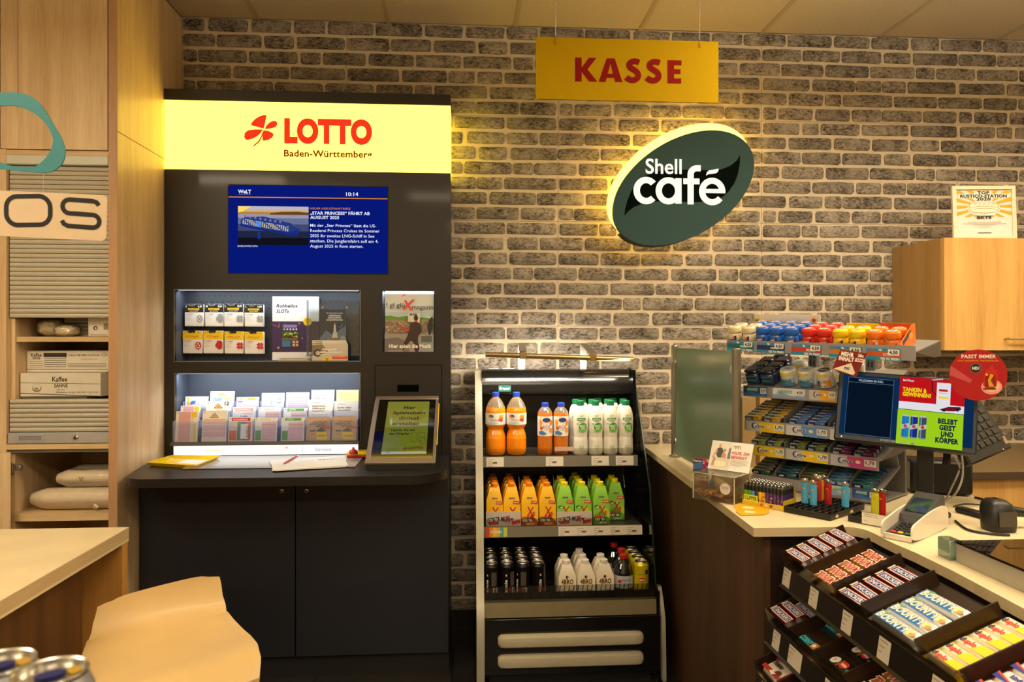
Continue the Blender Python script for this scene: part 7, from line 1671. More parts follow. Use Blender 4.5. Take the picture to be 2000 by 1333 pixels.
# tubs on the top shelf
def tub(M, body, lid, dark, label_, group, white=False):
    r = thing('gum_tub', label_, 'gum tub', M, group); B, Ld = mat('tub_' + body.lstrip('#'), body, .28, coat=.4), mat('tub_' + lid.lstrip('#'), lid, .28, coat=.4)
    m = MB(M); m.lathe([(.021, .0008), (.0232, .003), (.0242, .012), (.0228, .022), (.021, .026), (.022, .0285)], B, 20); m.build('tub', r)
    m = MB(M); m.lathe([(.0228, .029), (.0246, .032), (.0251, .040), (.0243, .049), (.021, .0538), (.017, .0545)], Ld, 20); m.build('lid', r)
    m = MB(); p = Pr(m, M @ T(-.016, .016, .0546), .032, .032, (-16, -16, 16, 16)); p.oval(0, 0, 14, 14, pm('#e0d4c4'), 18); p.poly([(-12, 4), (2, -10), (13, -4), (0, 8)], pm('#d84a3a')); p.poly([(-8, -6), (6, -2), (2, 8), (-10, 4)], pm('#3a5a9a'))
    m.build('lid_print', r); m = MB(); c = Cyl(m, M, .0246, .0275); c.poly([(-.016, .022), (.018, .006), (.018, .026), (-.016, .026)], pm(dark)); c.poly([(-.010, .018), (.010, .010), (.012, .016), (-.008, .024)], pm('#d8453a' if dark != '#e8d8d0' else '#c83a2a')); c.text(0, .019, 'mentos', .004, WHITE, 'c', .05, .018)
    m.build('side_print', r)
    return r
KINDS = {'cream': ('#e2d3ae', '#d9cba6', '#26306a'), 'blue': ('#2a6ac4', '#1f5cb8', '#243a8a'), 'red': ('#d62a1e', '#d02a1c', '#8a1c2a'), 'yellow': ('#f0c814', '#f0c410', '#2a2a5a'), 'orange': ('#ec7a1c', '#f0781a', '#e8d8d0')}
TP = {}
rowsU = [('cream', [1437, 1464], [1450, 1478], []), ('blue', [1491.5, 1519, 1547], [1506, 1534, 1562], [1490, 1517, 1546, 1575]), ('red', [1582, 1611.5], [1594, 1624], [1606, 1636]), ('yellow', [1643, 1676], [1656, 1688], []), ('orange', [1710, 1745], [1722, 1757], [])]
ex1, up1 = S1['e'], (S1['Md'].to_3x3() @ Vector((0, 0, 1)))
for kd, *rws in rowsU:
    for ri, us in enumerate(rws):
        for k, u in enumerate(us):
            y = .034 + .0505 * ri; Lr = S1['Md'] @ Vector((0, y, .0006)); Rr = S1['Md'] @ Vector((S1['W'], y, .0006))
            lo_, hi_ = -.1, 1.1
            x = (along(Lr, Rr, u) - Lr).dot(ex1)
            x = (along(S1['Md'] @ Vector((0, .034, 0)), S1['Md'] @ Vector((S1['W'], .034, 0)), us[0] if ri == 0 else rws[0][0]) - (S1['Md'] @ Vector((0, .034, 0)))).dot(ex1) + .0605 * k * (1) + (.0 if ri == 0 else .006 * ri) if False else x
            M = S1['Md'] @ T(x, y, .0006)
            lb_ = '%s gum tub on top shelf, %s row, %s of its colour' % (kd, ['front', 'second', 'rear'][ri], ORD[k])
            if kd not in TP: TP[kd] = tub(M, *KINDS[kd], lb_, 'gum tubs on the top shelf')
            else: copy_thing(TP[kd], M @ RZ(random.Random(u).uniform(-.5, .5)), lb_)
# header card and card boxes on the top shelf
def card(nm, lab, cat, SS, u0, u1, y, h, t, mtl, fn, y2=None):
    a = (along(SS['Md'] @ Vector((0, y, 0)), SS['Md'] @ Vector((SS['W'], y, 0)), u0) - (SS['Md'] @ Vector((0, y, 0)))).dot(SS['e']); b = (along(SS['Md'] @ Vector((0, y, 0)), SS['Md'] @ Vector((SS['W'], y, 0)), u1) - (SS['Md'] @ Vector((0, y, 0)))).dot(SS['e'])
    M = SS['Md'] @ T(a, y, .0006); r = thing(nm, lab, cat, M); m = MB(M); m.box(0, b - a, 0, t, 0, h, mtl); m.build('card', r)
    m = MB(); p = Pr(m, M @ frame((0, 0, h), (1, 0, 0), (0, 0, 1)), b - a, h, (0, 0, 100, 100)); fn(p); m.build('print', r) if m.v else None
    return r, M, b - a
def hdr(p): p.rect(2, 2, 98, 98, pm('#e4dccb')); p.oval(91, 26, 4, 13, pm('#e8b020'), 14); p.oval(91, 26, 2.6, 8, pm('#c8402a'), 12); p.text(87.5, 54, 'Shell', 8, REDI, 'l', .03, 7); p.poly([(-1, 26), (8, 20), (9, 36), (0, 44)], pm('#e8c81a')); p.text(0, 38, 'YES', 9, BLKI, 'l', .05, 7)
card('header_card', 'cream header card with a small round logo standing behind the gum tubs', 'card', S1, 1476, 1604, .166, .076, .003, pm('#e4dccb'), hdr)
card('yellow_card_box', 'yellow back of the card box behind the yellow gum tubs', 'box', S1, 1655, 1718, .112, .060, .002, pm('#e4c812'), lambda p: p.rect(4, 4, 96, 20, pm('#cfae0e')))
r, M, w_ = card('orange_card_box', 'orange card box with slanted side round the orange gum tubs', 'box', S1, 1721, 1789, .112, .064, .002, pm('#c8541c'), lambda p: p.rect(0, 0, 100, 12, pm('#b84a18')))
m = MB(M); m.prism([(-.108, .0), (0, 0), (0, .064), (-.02, .064), (-.108, .018)], w_ - .002, w_, pm('#e07818'), 'x'); m.build('side_wall', r)
m = MB(); p = Pr(m, M @ frame((w_ + .0001, -.108, .064), (0, 1, 0), (0, 0, 1)), .108, .064, (0, 0, 100, 70)); p.text(20, 58, 'mentos', 18, pm('#26306a'), 'l', .05, 60, 0, .5); p.oval(70, 35, 14, 12, pm('#f0a020'), 10); m.build('side_print', r)
# second shelf: navy flip-top tubs and white tubs
def navy(M, lab_):
    r = thing('navy_gum_tub', lab_, 'gum tub', M, 'navy gum tubs on the second shelf'); B = mat('navy_tub', '#283a68', .3, coat=.4); LD = mat('navy_lid', '#172038', .3, coat=.4)
    m = MB(M); m.box(-.027, .027, -.0225, .0225, .0004, .046, B, r=.006); m.build('tub', r); m = MB(M); m.box(-.028, .028, -.0235, .0235, .047, .060, LD, r=.006); m.build('lid', r)
    m = MB(); p = Pr(m, M @ faceY(-.02, .040, -.0226), .04, .032, (0, 0, 40, 32)); p.text(2, 24, 'AIRWAVES', 7, pm('#2f9a6a'), 'l', .05, 36); p.line(2, 6, 38, 3, 1.4, pm('#c8c83a')); p.rect(4, 10, 30, 12, pm('#2a4a8a')); m.build('print', r); return r
def wtub(M, kind, lab_):
    r = thing('white_gum_tub', lab_, 'gum tub', M, 'white gum tubs on the second shelf'); B = mat('white_tub', '#dcd9d2', .3, coat=.4)
    m = MB(M); m.lathe([(.024, .0006), (.027, .003), (.029, .02), (.0285, .036), (.028, .04)], B, 20); m.build('tub', r); m = MB(M); m.lathe([(.0295, .0405), (.03, .044), (.029, .056), (.026, .0605), (.022, .0612)], B, 20); m.build('lid', r)
    m = MB(); c = Cyl(m, M, .0296, .038)
    if kind == 'extra': c.poly([(-.03, .004), (.03, .004), (.03, .034), (-.03, .034)], pm('#c9ccd0')); c.poly([(.002, .006), (.03, .006), (.03, .032), (.006, .032)], pm('#e08a18')); c.poly([(-.012 + .01 * math.cos(t), .02 + .011 * math.sin(t)) for t in [2 * pi * i / 12 for i in range(12)]], pm('#1f2f78')); c.text(.002, .024, 'Extra', .009, WHITE, 'c', .04, .024)
    else: c.poly([(-.034, .004), (.034, .004), (.034, .034), (-.034, .034)], pm('#9fbcd8')); c.poly([(-.030, .022), (0, .014), (.032, .024), (.032, .034), (-.03, .034)], pm('#4a7ab4')); c.text(0, .018, 'AIRWAVES', .008, pm('#1f7a56'), 'c', .05, .04)
    c2 = Cyl(m, M, .0302, .056); c2.poly([(-.02, .002), (.02, .002), (.02, .01), (-.02, .01)], pm('#e8cc1c')); 
    p = Pr(m, M @ T(-.02, .02, .0613), .04, .04, (-20, -20, 20, 20)); p.oval(0, 0, 19, 19, pm('#c9d4d8') if kind != 'extra' else pm('#3a3430'), 18); p.text(0, 4, 'Extra' if kind == 'extra' else 'AIR', 8, pm('#2a6a8a') if kind != 'extra' else WHITE, 'c', .04, 26); m.build('print', r); return r
nv = None
def onshelf(SS, u, y):
    Lr = SS['Md'] @ Vector((0, y, 0)); Rr = SS['Md'] @ Vector((SS['W'], y, 0)); return (along(Lr, Rr, u) - Lr).dot(SS['e'])
xa_ = onshelf(S2, 1474, .032)
for k, (c_, ri, lift) in enumerate(((0, 0, 0), (1, 0, 0), (0, 1, 0), (1, 1, 0), (0, 2, 0), (1, 2, 0), (.5, 3, 0))):
    M = S2['Md'] @ T(xa_ + .062 * c_ + .004 * ri, .040 + .0485 * ri, .0006); lb_ = 'navy flip top gum tub on the second shelf, ' + ('alone behind the others' if ri == 3 else '%s row, %s the glass screen' % (['front', 'middle', 'rear'][ri], ['nearest', 'second from'][c_]))
    if nv is None: nv = navy(M, lb_)
    else: copy_thing(nv, M, lb_)
xw = onshelf(S2, 1541, .034)
wk = {}
for k, (c_, ri, kd) in enumerate(((0, 0, 'air'), (1, 0, 'air'), (2, 0, 'extra'), (3, 0, 'extra'), (0, 1, 'air'), (3, 1, 'extra'))):
    M = S2['Md'] @ T(xw + .0685 * c_ + (.012 if ri else 0), .047 + .064 * ri, .0006); lb_ = 'white gum tub with %s print on the second shelf, %s row, %s along' % ('blue wave' if kd == 'air' else 'orange', ['front', 'rear'][ri], ORD[c_])
    if kd not in wk: wk[kd] = wtub(M, kd, lb_)
    else: copy_thing(wk[kd], M, lb_)
# packs on the third and fourth shelf, pouches on the bottom shelf
def pack(M, c1_, c2_, lab_, wave=None, w=.072, d=.021, h=.0125):
    r = thing('gum_pack', lab_, 'gum pack', M, 'gum packs on the display'); m = MB(M); m.box(0, w, -d / 2, d / 2, .0003, h, FO(c1_), r=.003); m.build('pack', r)
    m = MB(); p = Pr(m, M @ T(.003, d / 2 - .002, h), w - .006, d - .004, (0, 0, 100, 26))
    if wave: p.poly(chk([(0, 16), (20, 6), (45, 18), (70, 6), (100, 14), (100, 24), (70, 16), (45, 26), (20, 15), (0, 25)], 1), pm(wave)); p.text(30, 12, 'AIR', 8, pm(c2_), 'l', .03, 26)
    else: p.poly([(52, 0), (100, 0), (100, 26), (46, 26)], pm(c2_)); p.oval(14, 13, 9, 10, pm('#dfe4f0'), 12); p.oval(16, 13, 6.5, 8, pm(c1_), 12); p.text(17, 18, 'Extra', 11, pm('#e8ecf6'), 'l', .05, 32, .1)
    m.build('print', r)
    m = MB(); p = Pr(m, M @ faceY(.003, h - .002, -d / 2), w - .006, h - .004, (0, 0, 100, 14)); p.rect(50, 0, 100, 14, pm(c2_)); p.text(8, 11, 'Extra' if not wave else 'AIR', 9, pm('#e8ecf6'), 'l', .05, 30); m.build('side_print', r); return r
PK_ = {}
SHN = {id(S3): 'third', id(S4): 'fourth', id(S5): 'bottom'}
def packs(SS, ua, ub, cols, rows_, c1_, c2_, what, wave=None, layers=1, y0=.018):
    x0, x1 = onshelf(SS, ua, y0), onshelf(SS, ub, y0); cw = (x1 - x0) / cols; w = min(.078, cw - .003); sc = w / .072
    for ri in range(rows_):
        for c_ in range(cols):
            M = SS['Md'] @ T(x0 + cw * c_ + .0015, y0 + .0235 * ri, .0006 + .0) @ RZ(random.Random(ri * 7 + c_).uniform(-.03, .03)) @ Matrix.Diagonal((sc, 1, 1.25, 1))
            lb_ = '%s on the %s display shelf, column %s, %s from the rail' % (what, SHN[id(SS)], ORD[c_], ORD[ri]); k = (c1_, c2_)
            if k not in PK_:
                M0 = SS['Md'] @ T(x0 + cw * c_ + .0015, y0 + .0235 * ri, .0006); r = pack(M0, c1_, c2_, lb_, wave); r.matrix_world = M; WM[r.name] = M; PK_[k] = r
            else: copy_thing(PK_[k], M, lb_)
packs(S3, 1457, 1530, 2, 7, '#5a5648', '#d8a81c', 'yellow and grey gum pack'); packs(S3, 1541, 1616, 2, 6, '#22407a', '#4a78b8', 'blue gum pack'); packs(S3, 1626, 1712, 2, 4, '#2a4a84', '#6a94c8', 'pale blue gum pack')
packs(S4, 1470, 1531, 2, 6, '#3a4a4c', '#9a9a3a', 'olive gum pack'); packs(S4, 1542, 1616, 2, 6, '#232d3e', '#6f7a2a', 'dark green gum pack'); packs(S4, 1626, 1711, 2, 6, '#232544', '#7a2a5c', 'violet gum pack')
for (ua, ub, c1_, c2_, wv, what) in ((1470, 1514, '#3a1d22', '#2f6a4a', '#3f7a58', 'dark red gum pouch'), (1519, 1561, '#16283e', '#2a6a7a', '#2f7a86', 'teal gum pouch'), (1566, 1612, '#5a3a1c', '#2f8a5a', '#3f9a6a', 'brown and green gum pouch'), (1618, 1660, '#2a5a8a', '#a8c8e0', '#6fa0cc', 'light blue gum pouch'), (1666, 1712, '#142a4c', '#2f8a8a', '#2f8a86', 'navy gum pouch')):
    packs(S5, ua, ub, 1, 6, c1_, c2_, what, wv)
for SS, us in ((S3, (1534, 1621)), (S4, (1535, 1621)), (S5, (1516, 1563.5, 1615, 1663))):
    for u in us:
        x = onshelf(SS, u, .01); m = MB(SS['Md']); m.prism([(.008, .0002), (.19, .0002), (.19, .05), (.008, .022)], x - .0015, x + .0015, mat('divider_grey', '#77746e', .4), 'x'); m.build('divider', SS['deck'])
for SS in (S3, S4, S5):
    m = MB(SS['Md']); m.box(.002, SS['W'] - .002, .190 if SS is not S5 else .182, .193 if SS is not S5 else .185, .0002, .055, mat('back_stop', '#8f9296', .4)); m.build('back_stop', SS['deck'])
# swinging price flag under the top rail
d0 = UV(along(S1['Lt'], S1['Rt'], 1660))[2] - .075
Pq = [PD(u, v, d0) for u, v in ((1642, 683), (1694, 691), (1672, 737), (1625.5, 721))]
M = frame(Pq[0], Pq[1] - Pq[0], Pq[0] - Pq[3]); inv = M.inverted(); q = [inv @ p for p in Pq]
r = thing('price_flag', 'dark red and white price flag reading MEHR INHALT hanging askew under the top rail', 'price flag', M)
m = MB(M); m.prism([(p.x, p.y) for p in q][::-1], -.0012, 0, pm('#7d1512'), 'z'); m.build('card', r)
m = MB(); W_, H_ = q[1].x, -q[3].y; p = Pr(m, M, W_, H_, (0, 0, 100, 80)); 
sk = (q[3].x) / H_ if H_ else 0
p.poly([(-16, 78), (46, 46), (66, 84 - 2), (60, 92)], pm('#e4d4bc')); p.text(4, 22, 'MEHR', 15, WHITE, 'l', .05, 48); p.text(-2, 41, 'INHALT', 15, WHITE, 'l', .05, 56); p.text(66, 18, '20c', 11, WHITE, 'l', .05, 22); p.poly([(60, 24), (96, 24), (93, 38), (57, 38)], pm('#e4d4d0')); p.text(64, 34, '60er', 8, REDI, 'l', .03, 24); p.text(22, 74, '7X!', 9, BLKI, 'l', .05, 20)
m.build('print', r)
m = MB(); a = Pq[0] + (Pq[1] - Pq[0]) * .45; m.tube([a + Vector((0, .002, -.004)), a + S1['n'] * .02 + Vector((0, 0, .012))], .0012, ACRYL, 6); m.build('clip', r)

# ================================================================ GLASS SCREEN on the counter
ALP = mat('post_aluminium', '#9b968c', .3, metal=.9, var=.03)
FROST = clear('frosted_green_glass', '#cfe0d0', .05, .25, .86, '#8ea893')
pa, pb = K(1318, 893), K(1438, 962.6)
gs = thing('counter_glass_screen', 'frosted green glass screen between two aluminium posts on the pay counter', 'screen', ((pa.x + pb.x) / 2, (pa.y + pb.y) / 2, ZK))
ztop = ZK + .517
for p_ in (pa, pb):
    m = MB(); m.lathe([(.026, ZK + .0006), (.026, ZK + .008), (.018, ZK + .010), (.0165, ZK + .012), (.0165, ztop - .004), (.015, ztop)], ALP, 20, T(p_.x, p_.y, 0)); m.build('post', gs)
dv = (pb - pa).normalized(); nv_ = Vector((-dv.y, dv.x, 0)); LL = (pb - pa).length
M = frame(pa, dv, (0, 0, 1))
m = MB(M); m.box(.028, LL - .028, .018, .506, -.004, .004, FROST, r=.001); m.build('glass_panel', gs)
for zc in (.44, .075):
    for xk in (.026, LL - .026):
        m = MB(M @ T(xk, zc, 0)); m.lathe([(.015, -.009), (.017, -.006), (.017, .006), (.015, .009)], STEEL, 14); m.build('clamp', gs)

# donation box with coins, flyer
B0, B1 = K(1354, 974), K(1434, 987.5)
ex = B1 - B0; ex.z = 0; wB = ex.length; Md = frame((B0.x, B0.y, ZK + .0008), ex, (-ex.y, ex.x, 0)); dB, hB_ = .115, .087
db = thing('donation_box', 'clear acrylic donation box with copper coins and a round white sticker reading DANKE', 'box', Md)
tt_ = .003
AC2 = clear('box_acrylic', '#fbf8f0', .04, .03, .05, '#efe4cc')
for nm, b in (('front_pane', (0, wB, 0, tt_, 0, hB_)), ('back_pane', (0, wB, dB - tt_, dB, 0, hB_)), ('side_pane', (0, tt_, tt_ + .0002, dB - tt_ - .0002, 0, hB_)), ('side_pane', (wB - tt_, wB, tt_ + .0002, dB - tt_ - .0002, 0, hB_)), ('base', (tt_, wB - tt_, tt_, dB - tt_, 0, .003)), ('lid', (-.001, wB + .001, -.001, dB + .001, hB_ + .0003, hB_ + .0035))):
    m = MB(Md); m.box(*b, AC2); m.build(nm, db)
m = MB(Md)
EG = mat('acrylic_cut_edge', '#d9cfbb', .2)
for (x, y) in ((0, 0), (wB, 0), (wB, dB)): m.box(x - .0012, x + .0012, y - .0012, y + .0012, .001, hB_ - .001, EG)
m.box(.001, wB - .001, -.0015, .0008, hB_ + .0036, hB_ + .0044, EG); m.box(wB - .0008, wB + .0015, .001, dB - .001, hB_ + .0036, hB_ + .0044, EG); tag(m.build('cut_edges', db), kind='stuff')
m = MB(); p = Pr(m, Md @ faceY(0, hB_, 0), wB, hB_, (95, 540, 690, 900)); p.oval(562, 700, 74, 78, pm('#ded6cc'), 24); p.text(562, 700, 'DANKE', 34, REDI, 'c', .0, 104); p.text(562, 726, 'FÜR IHRE SPENDE', 12, GRYI, 'c', .0, 92); m.build('sticker', db)
cs = MB(); rn = random.Random(5); CO = [mat('copper_coin', '#9a6034', .35, metal=.4), mat('dark_coin', '#744a2a', .4, metal=.3), mat('gold_coin', '#a8803a', .35, metal=.8)]
for k in range(120):
    x, y = rn.uniform(.014, wB - .014), rn.uniform(.014, dB - .014); hh = .0085 + rn.random() * (.014 - .010 * abs(x / wB - .5))
    cs.lathe([(.0092, 0), (.0095, .0004), (.0095, .0014), (.009, .0017)], rn.choice(CO), 9, Md @ T(x, y, hh) @ RXm(rn.uniform(-.5, .5)) @ RYm(rn.uniform(-.5, .5)))
o = single(cs, 'coins', 'heap of copper coins inside the clear donation box', 'coins', Md @ T(wB / 2, dB / 2, .003)); o['kind'] = 'stuff'
zf = Md.translation.z + hB_ + .004
Dm = UV(Md @ Vector((wB / 2, dB * .8, hB_)))[2]
F0 = Md @ Vector((wB * .02, dB * .80, hB_ + .0048)); F1 = Md @ Vector((wB * 1.02, dB * .80, hB_ + .0048))
q = [PD(1382, 912.7, UV(F0)[2]), PD(1462.6, 925.5, UV(F1)[2]), PD(1472, 867, UV(F1)[2] + .035), PD(1393.5, 858, UV(F0)[2] + .035)]
e1 = q[1] - q[0]; e1.z = 0; o0 = Vector((q[0].x, q[0].y, zf + .0008)); up = Vector((-e1.y, e1.x, 0)).normalized() * .42 + Vector((0, 0, 1))
Mf = frame(o0, e1, up); wF, hF = e1.length, (q[3] - q[0]).length * .98
fy = thing('donation_flyer', 'white landscape flyer reading HILFE, DIE BEWEGT standing on the donation box', 'flyer', Mf)
m = MB(Mf); m.box(0, wF, 0, hF, -.0012, 0, PAPER); m.build('paper', fy)
m = MB(Mf); m.box(-.002, wF + .002, 0, hF + .001, -.004, -.0022, ACRYL); tag(m.build('holder', fy), kind='stuff')
m = MB(); p = Pr(m, Mf @ T(0, hF, 0), wF, hF, (0, 0, 148, 105)); p.rect(2, 2, 75, 104, pm('#e4ddd2'))
dg = pm('#4a4a48'); sk_ = pm('#c99a7c')
p.poly(chk([(20, 30), (32, 22), (44, 28), (48, 60), (24, 62)], 1), dg); p.oval(32, 17, 5, 6, sk_); p.poly([(22, 30), (8, 62), (12, 64), (26, 40)], sk_); p.oval(50, 34, 5, 6, pm('#6a4a38')); p.oval(50, 35, 4, 5, sk_); p.poly(chk([(42, 42), (56, 42), (60, 66), (42, 66)], 1), pm('#c98a6a')); p.poly([(66, 24), (72, 20), (74, 64), (62, 66)], pm('#6f7a82')); p.poly([(10, 62), (72, 62), (70, 88), (12, 90)], pm('#d8cdbc')); p.oval(38, 84, 26, 12, pm('#efe2c4'), 16); p.poly([(14, 60), (24, 60), (20, 92), (10, 92)], pm('#b99a84'))
for k_, c_ in enumerate(('#2a2a2a', '#7a3a2a', '#b0281e')):
    a_ = arc(84 + k_ * 9, 18, 4.4, 5, 180, 360, 8) + [(88.4 + k_ * 9, 24)]
    for i in range(len(a_) - 1): p.line(*a_[i], *a_[i + 1], 1.8, pm(c_))
p.text(79, 44, 'HILFE, DIE', 9.6, REDI, 'l', .02, 62); p.text(79, 60, 'BEWEGT', 9.6, REDI, 'l', .02, 56)
for k_, w_ in enumerate((62, 60, 58, 62, 40)): p.rect(79, 66 + k_ * 4.6, 79 + w_, 67.2 + k_ * 4.6, pm('#a8a098'))
m.build('print', fy)

# phone card stand behind the box
sc0 = PD(1352, 916, 2.66); sc0.z = ZK
Ms = frame((sc0.x, sc0.y, ZK + .0008), (.93, -.37, 0), (.37, .93, 0))
ps = thing('phone_card_stand', 'small clear stand for phone cards beside the donation flyer', 'stand', Ms)
m = MB(Ms); m.box(0, .085, 0, .002, 0, .034, ACRYL); m.build('front_lip', ps); m = MB(Ms); m.box(0, .085, .0022, .06, 0, .003, ACRYL); m.build('base', ps); m = MB(Ms); m.box(0, .085, .058, .06, .0032, .06, ACRYL); m.build('back_pane', ps); m = MB(Ms); m.box(.001, .040, .0030, .0205, .0032, .053, ACRYL); m.build('step', ps)
for (x, y, w_, h_, c_, lab_, tx_, t2) in ((.002, .008, .034, .060, '#16243e', 'small dark blue prepaid card in the front of the card stand', '', ''), (.014, .024, .034, .108, '#c01a5c', 'tall pink and white prepaid card with red number in the card stand', '7GB', '#c01a3c'), (.040, .034, .036, .104, '#1a56a8', 'blue and yellow prepaid card with a big nine in the card stand', '9', '#ffffff')):
    Mc = Ms @ T(x, y, .0036 if h_ > .07 else .0535) @ RXm(math.radians(80)); r = thing('prepaid_card', lab_, 'card', Mc, 'prepaid cards in the stand')
    m = MB(Mc); m.box(0, w_, 0, h_, 0, .0012, pm(c_)); m.build('card', r)
    m = MB(); p = Pr(m, Mc @ T(0, h_, .0012), w_, h_, (0, 0, 34, 34 * h_ / w_)); H = 34 * h_ / w_
    if '7' in tx_: p.rect(0, 40, 34, 80, pm('#e6dcd6')); p.text(17, 62, '7GB', 13, pm(t2), 'c', .03, 28); p.text(17, 76, '9,99', 8, pm(t2), 'c', .02, 22); p.text(17, 20, '5G', 10, WHITE, 'c', .03, 20)
    elif tx_ == '9': p.poly([(0, 0), (34, 0), (34, 18), (0, 8)], pm('#e8b820')); p.text(17, 74, '9', 34, WHITE, 'c', .03, 18); p.text(17, 30, 'START', 6, WHITE, 'c', .03, 24)
    else: p.poly([(0, 20), (34, 10), (34, 36), (0, 40)], pm('#2a5a9a')); p.text(17, 12, 'PREPAID', 5, WHITE, 'c', .02, 26); p.poly([(0, 2), (8, 2), (4, 10), (0, 10)], pm('#d8452a'))
    m.build('print', r)

# yellow stickers on the worktop
for k, (P4, a_) in enumerate(((((1432, 989), (1452, 983), (1500, 990), (1502, 998), (1470, 1002), (1440, 998)), 0), (((1437, 1000), (1447, 993), (1502, 999), (1502, 1002), (1494, 1006), (1447, 1007.5)), 0))):
    P = [PZ(u, v, ZK + .0005 + .0012 * k) for u, v in P4]; c = sum(P, Vector()) / len(P)
    r = thing('yellow_sticker', ['yellow sticker sheet lying under the other one at the counter edge', 'yellow sticker sheet on top, nearest the counter corner'][k], 'sticker', (c.x, c.y, ZK + .0005 + .0012 * k))
    m = MB(); m.prism([(p.x, p.y) for p in P], ZK + .0005 + .0012 * k, ZK + .0014 + .0012 * k, pm('#e0a80c')); m.build('sheet', r)
    m = MB(); q = [c + (p - c) * .35 + Vector((-.01, 0, .001)) for p in P]; m.prism([(p.x, p.y) for p in q], ZK + .0015 + .0012 * k, ZK + .0017 + .0012 * k, pm('#ecdcb0')); m.build('print', r)

# ---------------------------------------------------------------- lighters
def clipper(M, body, dots, label_):
    r = thing('lighter', label_, 'lighter', M, 'patterned lighters in the yellow display box')
    B = mat('lighter_' + body.lstrip('#'), body, .3, coat=.4)
    m = MB(M); m.lathe([(.0066, 0), (.0072, .002), (.0072, .046)], B, 12); m.build('body', r)
    m = MB(M); m.lathe([(.0074, .0462), (.0074, .062), (.006, .066)], BLK, 12); m.build('top', r)
    m = MB(M); m.lathe([(.003, .0662), (.0034, .068), (.0034, .0735), (.0026, .075)], CHROME, 8, T(.002, 0, 0)); m.build('wheel', r)
    m = MB(); c = Cyl(m, M, .0073, .046); rn_ = random.Random(body)
    for q in range(7): x, y, s_ = rn_.uniform(-.006, .006), rn_.uniform(.006, .042), rn_.uniform(.0014, .003); c.poly([(x + s_ * math.cos(t), y + s_ * math.sin(t)) for t in [2 * pi * i / 6 for i in range(6)]], pm(dots[q % len(dots)]))
    m.build('print', r); return r
LB0, LB1 = K(1449, 996), K(1530, 1000)
LB0 = K(1450, 985); LB1 = K(1530, 999.5)
ex = LB1 - LB0; ex.z = 0; wL = ex.length; Ml = frame((LB0.x, LB0.y, ZK + .0008), ex, (-ex.y, ex.x, 0)); dL = .088
lx = thing('lighter_box', 'yellow printed card box packed with patterned lighters, beside the donation box', 'box', Ml)
CLB = pm('#d8b81c')
for nm, b in (('front_wall', (0, wL, 0, .0012, 0, .016)), ('back_wall', (0, wL, dL - .0012, dL, 0, .05)), ('side_wall', (0, .0012, .0014, dL - .0014, 0, .03)), ('side_wall', (wL - .0012, wL, .0014, dL - .0014, 0, .03)), ('base', (.0014, wL - .0014, .0014, dL - .0014, 0, .0012))):
    m = MB(Ml); m.box(*b, CLB); m.build(nm, lx)
m = MB(); p = Pr(m, Ml @ faceY(0, .03, -.0004), wL, .03, (0, 0, 130, 30)); p.rect(6, -4, 50, 16, pm('#e8dc4a')); p.text(28, 12, 'CLIPPER', 12, pm('#4a8a2a'), 'c', .06, 40); 
for q in range(4): p.oval(62 + q * 15, 22, 5, 4, pm(('#c8452a', '#e8d8a0', '#8a2a5a', '#d8a0b0')[q]), 10)
m.build('print', lx)
nc, nr = 11, 5; px_ = (wL - .006) / nc; LP = {}
for i in range(nc):
    for j in range(nr):
        kd = [('#5aa42a', ('#f0c81c', '#2a2a2a', '#e8e0d0')), ('#4a9a2a', ('#f0d040', '#2a2a2a', '#d84a2a')), ('#5a94d0', ('#e88a2a', '#2a2a2a', '#e8e0d0')), ('#1f3a44', ('#2f5a5a', '#101a1e', '#3f6a5a')), ('#e0b41c', ('#b02a1a', '#e8d8b0', '#7a2a1a')), ('#d8ac1c', ('#b03a1a', '#e8d8b0', '#5a2a1a')), ('#4a2a74', ('#e08a3a', '#c0506a', '#2a1a44')), ('#44266c', ('#e08a3a', '#b0486a', '#2a1a44')), ('#40246a', ('#d8803a', '#b0486a', '#2a1a44')), ('#3c2268', ('#d8803a', '#b0486a', '#2a1a44')), ('#3a2064', ('#d8803a', '#b0486a', '#2a1a44'))][i]
        M = Ml @ T(.003 + px_ * (i + .5), .011 + .0158 * j, .0016)
        lab_ = 'patterned lighter with black top, column %s from the donation box, row %s from the front' % (ORD[i], ORD[j])
        if kd[0] not in LP: LP[kd[0]] = clipper(M, kd[0], kd[1], lab_)
        else: copy_thing(LP[kd[0]], M @ RZ(j * .7), lab_)
def lighter_tray(name, label_, Mt, w, d, nx_, ny_, hole=True):
    r = thing(name, label_, 'tray', Mt); m = MB(Mt)
    T_ = mat('tray_black', '#0d0d0e', .35)
    m.box(0, w, 0, d, 0, .012, T_, r=.001); m.build('tray', r)
    for b in ((0, w, 0, .0015, .0122, .019), (0, w, d - .0015, d, .0122, .019), (0, .0015, .0017, d - .0017, .0122, .019), (w - .0015, w, .0017, d - .0017, .0122, .019)):
        m = MB(Mt); m.box(*b, T_); m.build('rim', r)
    m = MB(Mt)
    for i in range(nx_):
        for j in range(ny_):
            x, y = w * (i + .5) / nx_, d * (j + .5) / ny_
            m.box(x - w / nx_ * .36, x - w / nx_ * .22, y - d / ny_ * .34, y + d / ny_ * .34, .0122, .0215, mat('peg_black', '#191919', .2), r=.001)
            m.box(x - .001, x + .0015, y - .001, y + .001, .0122, .0218, CHROME)
    tag(m.build('pegs', r), kind='stuff')
    return r
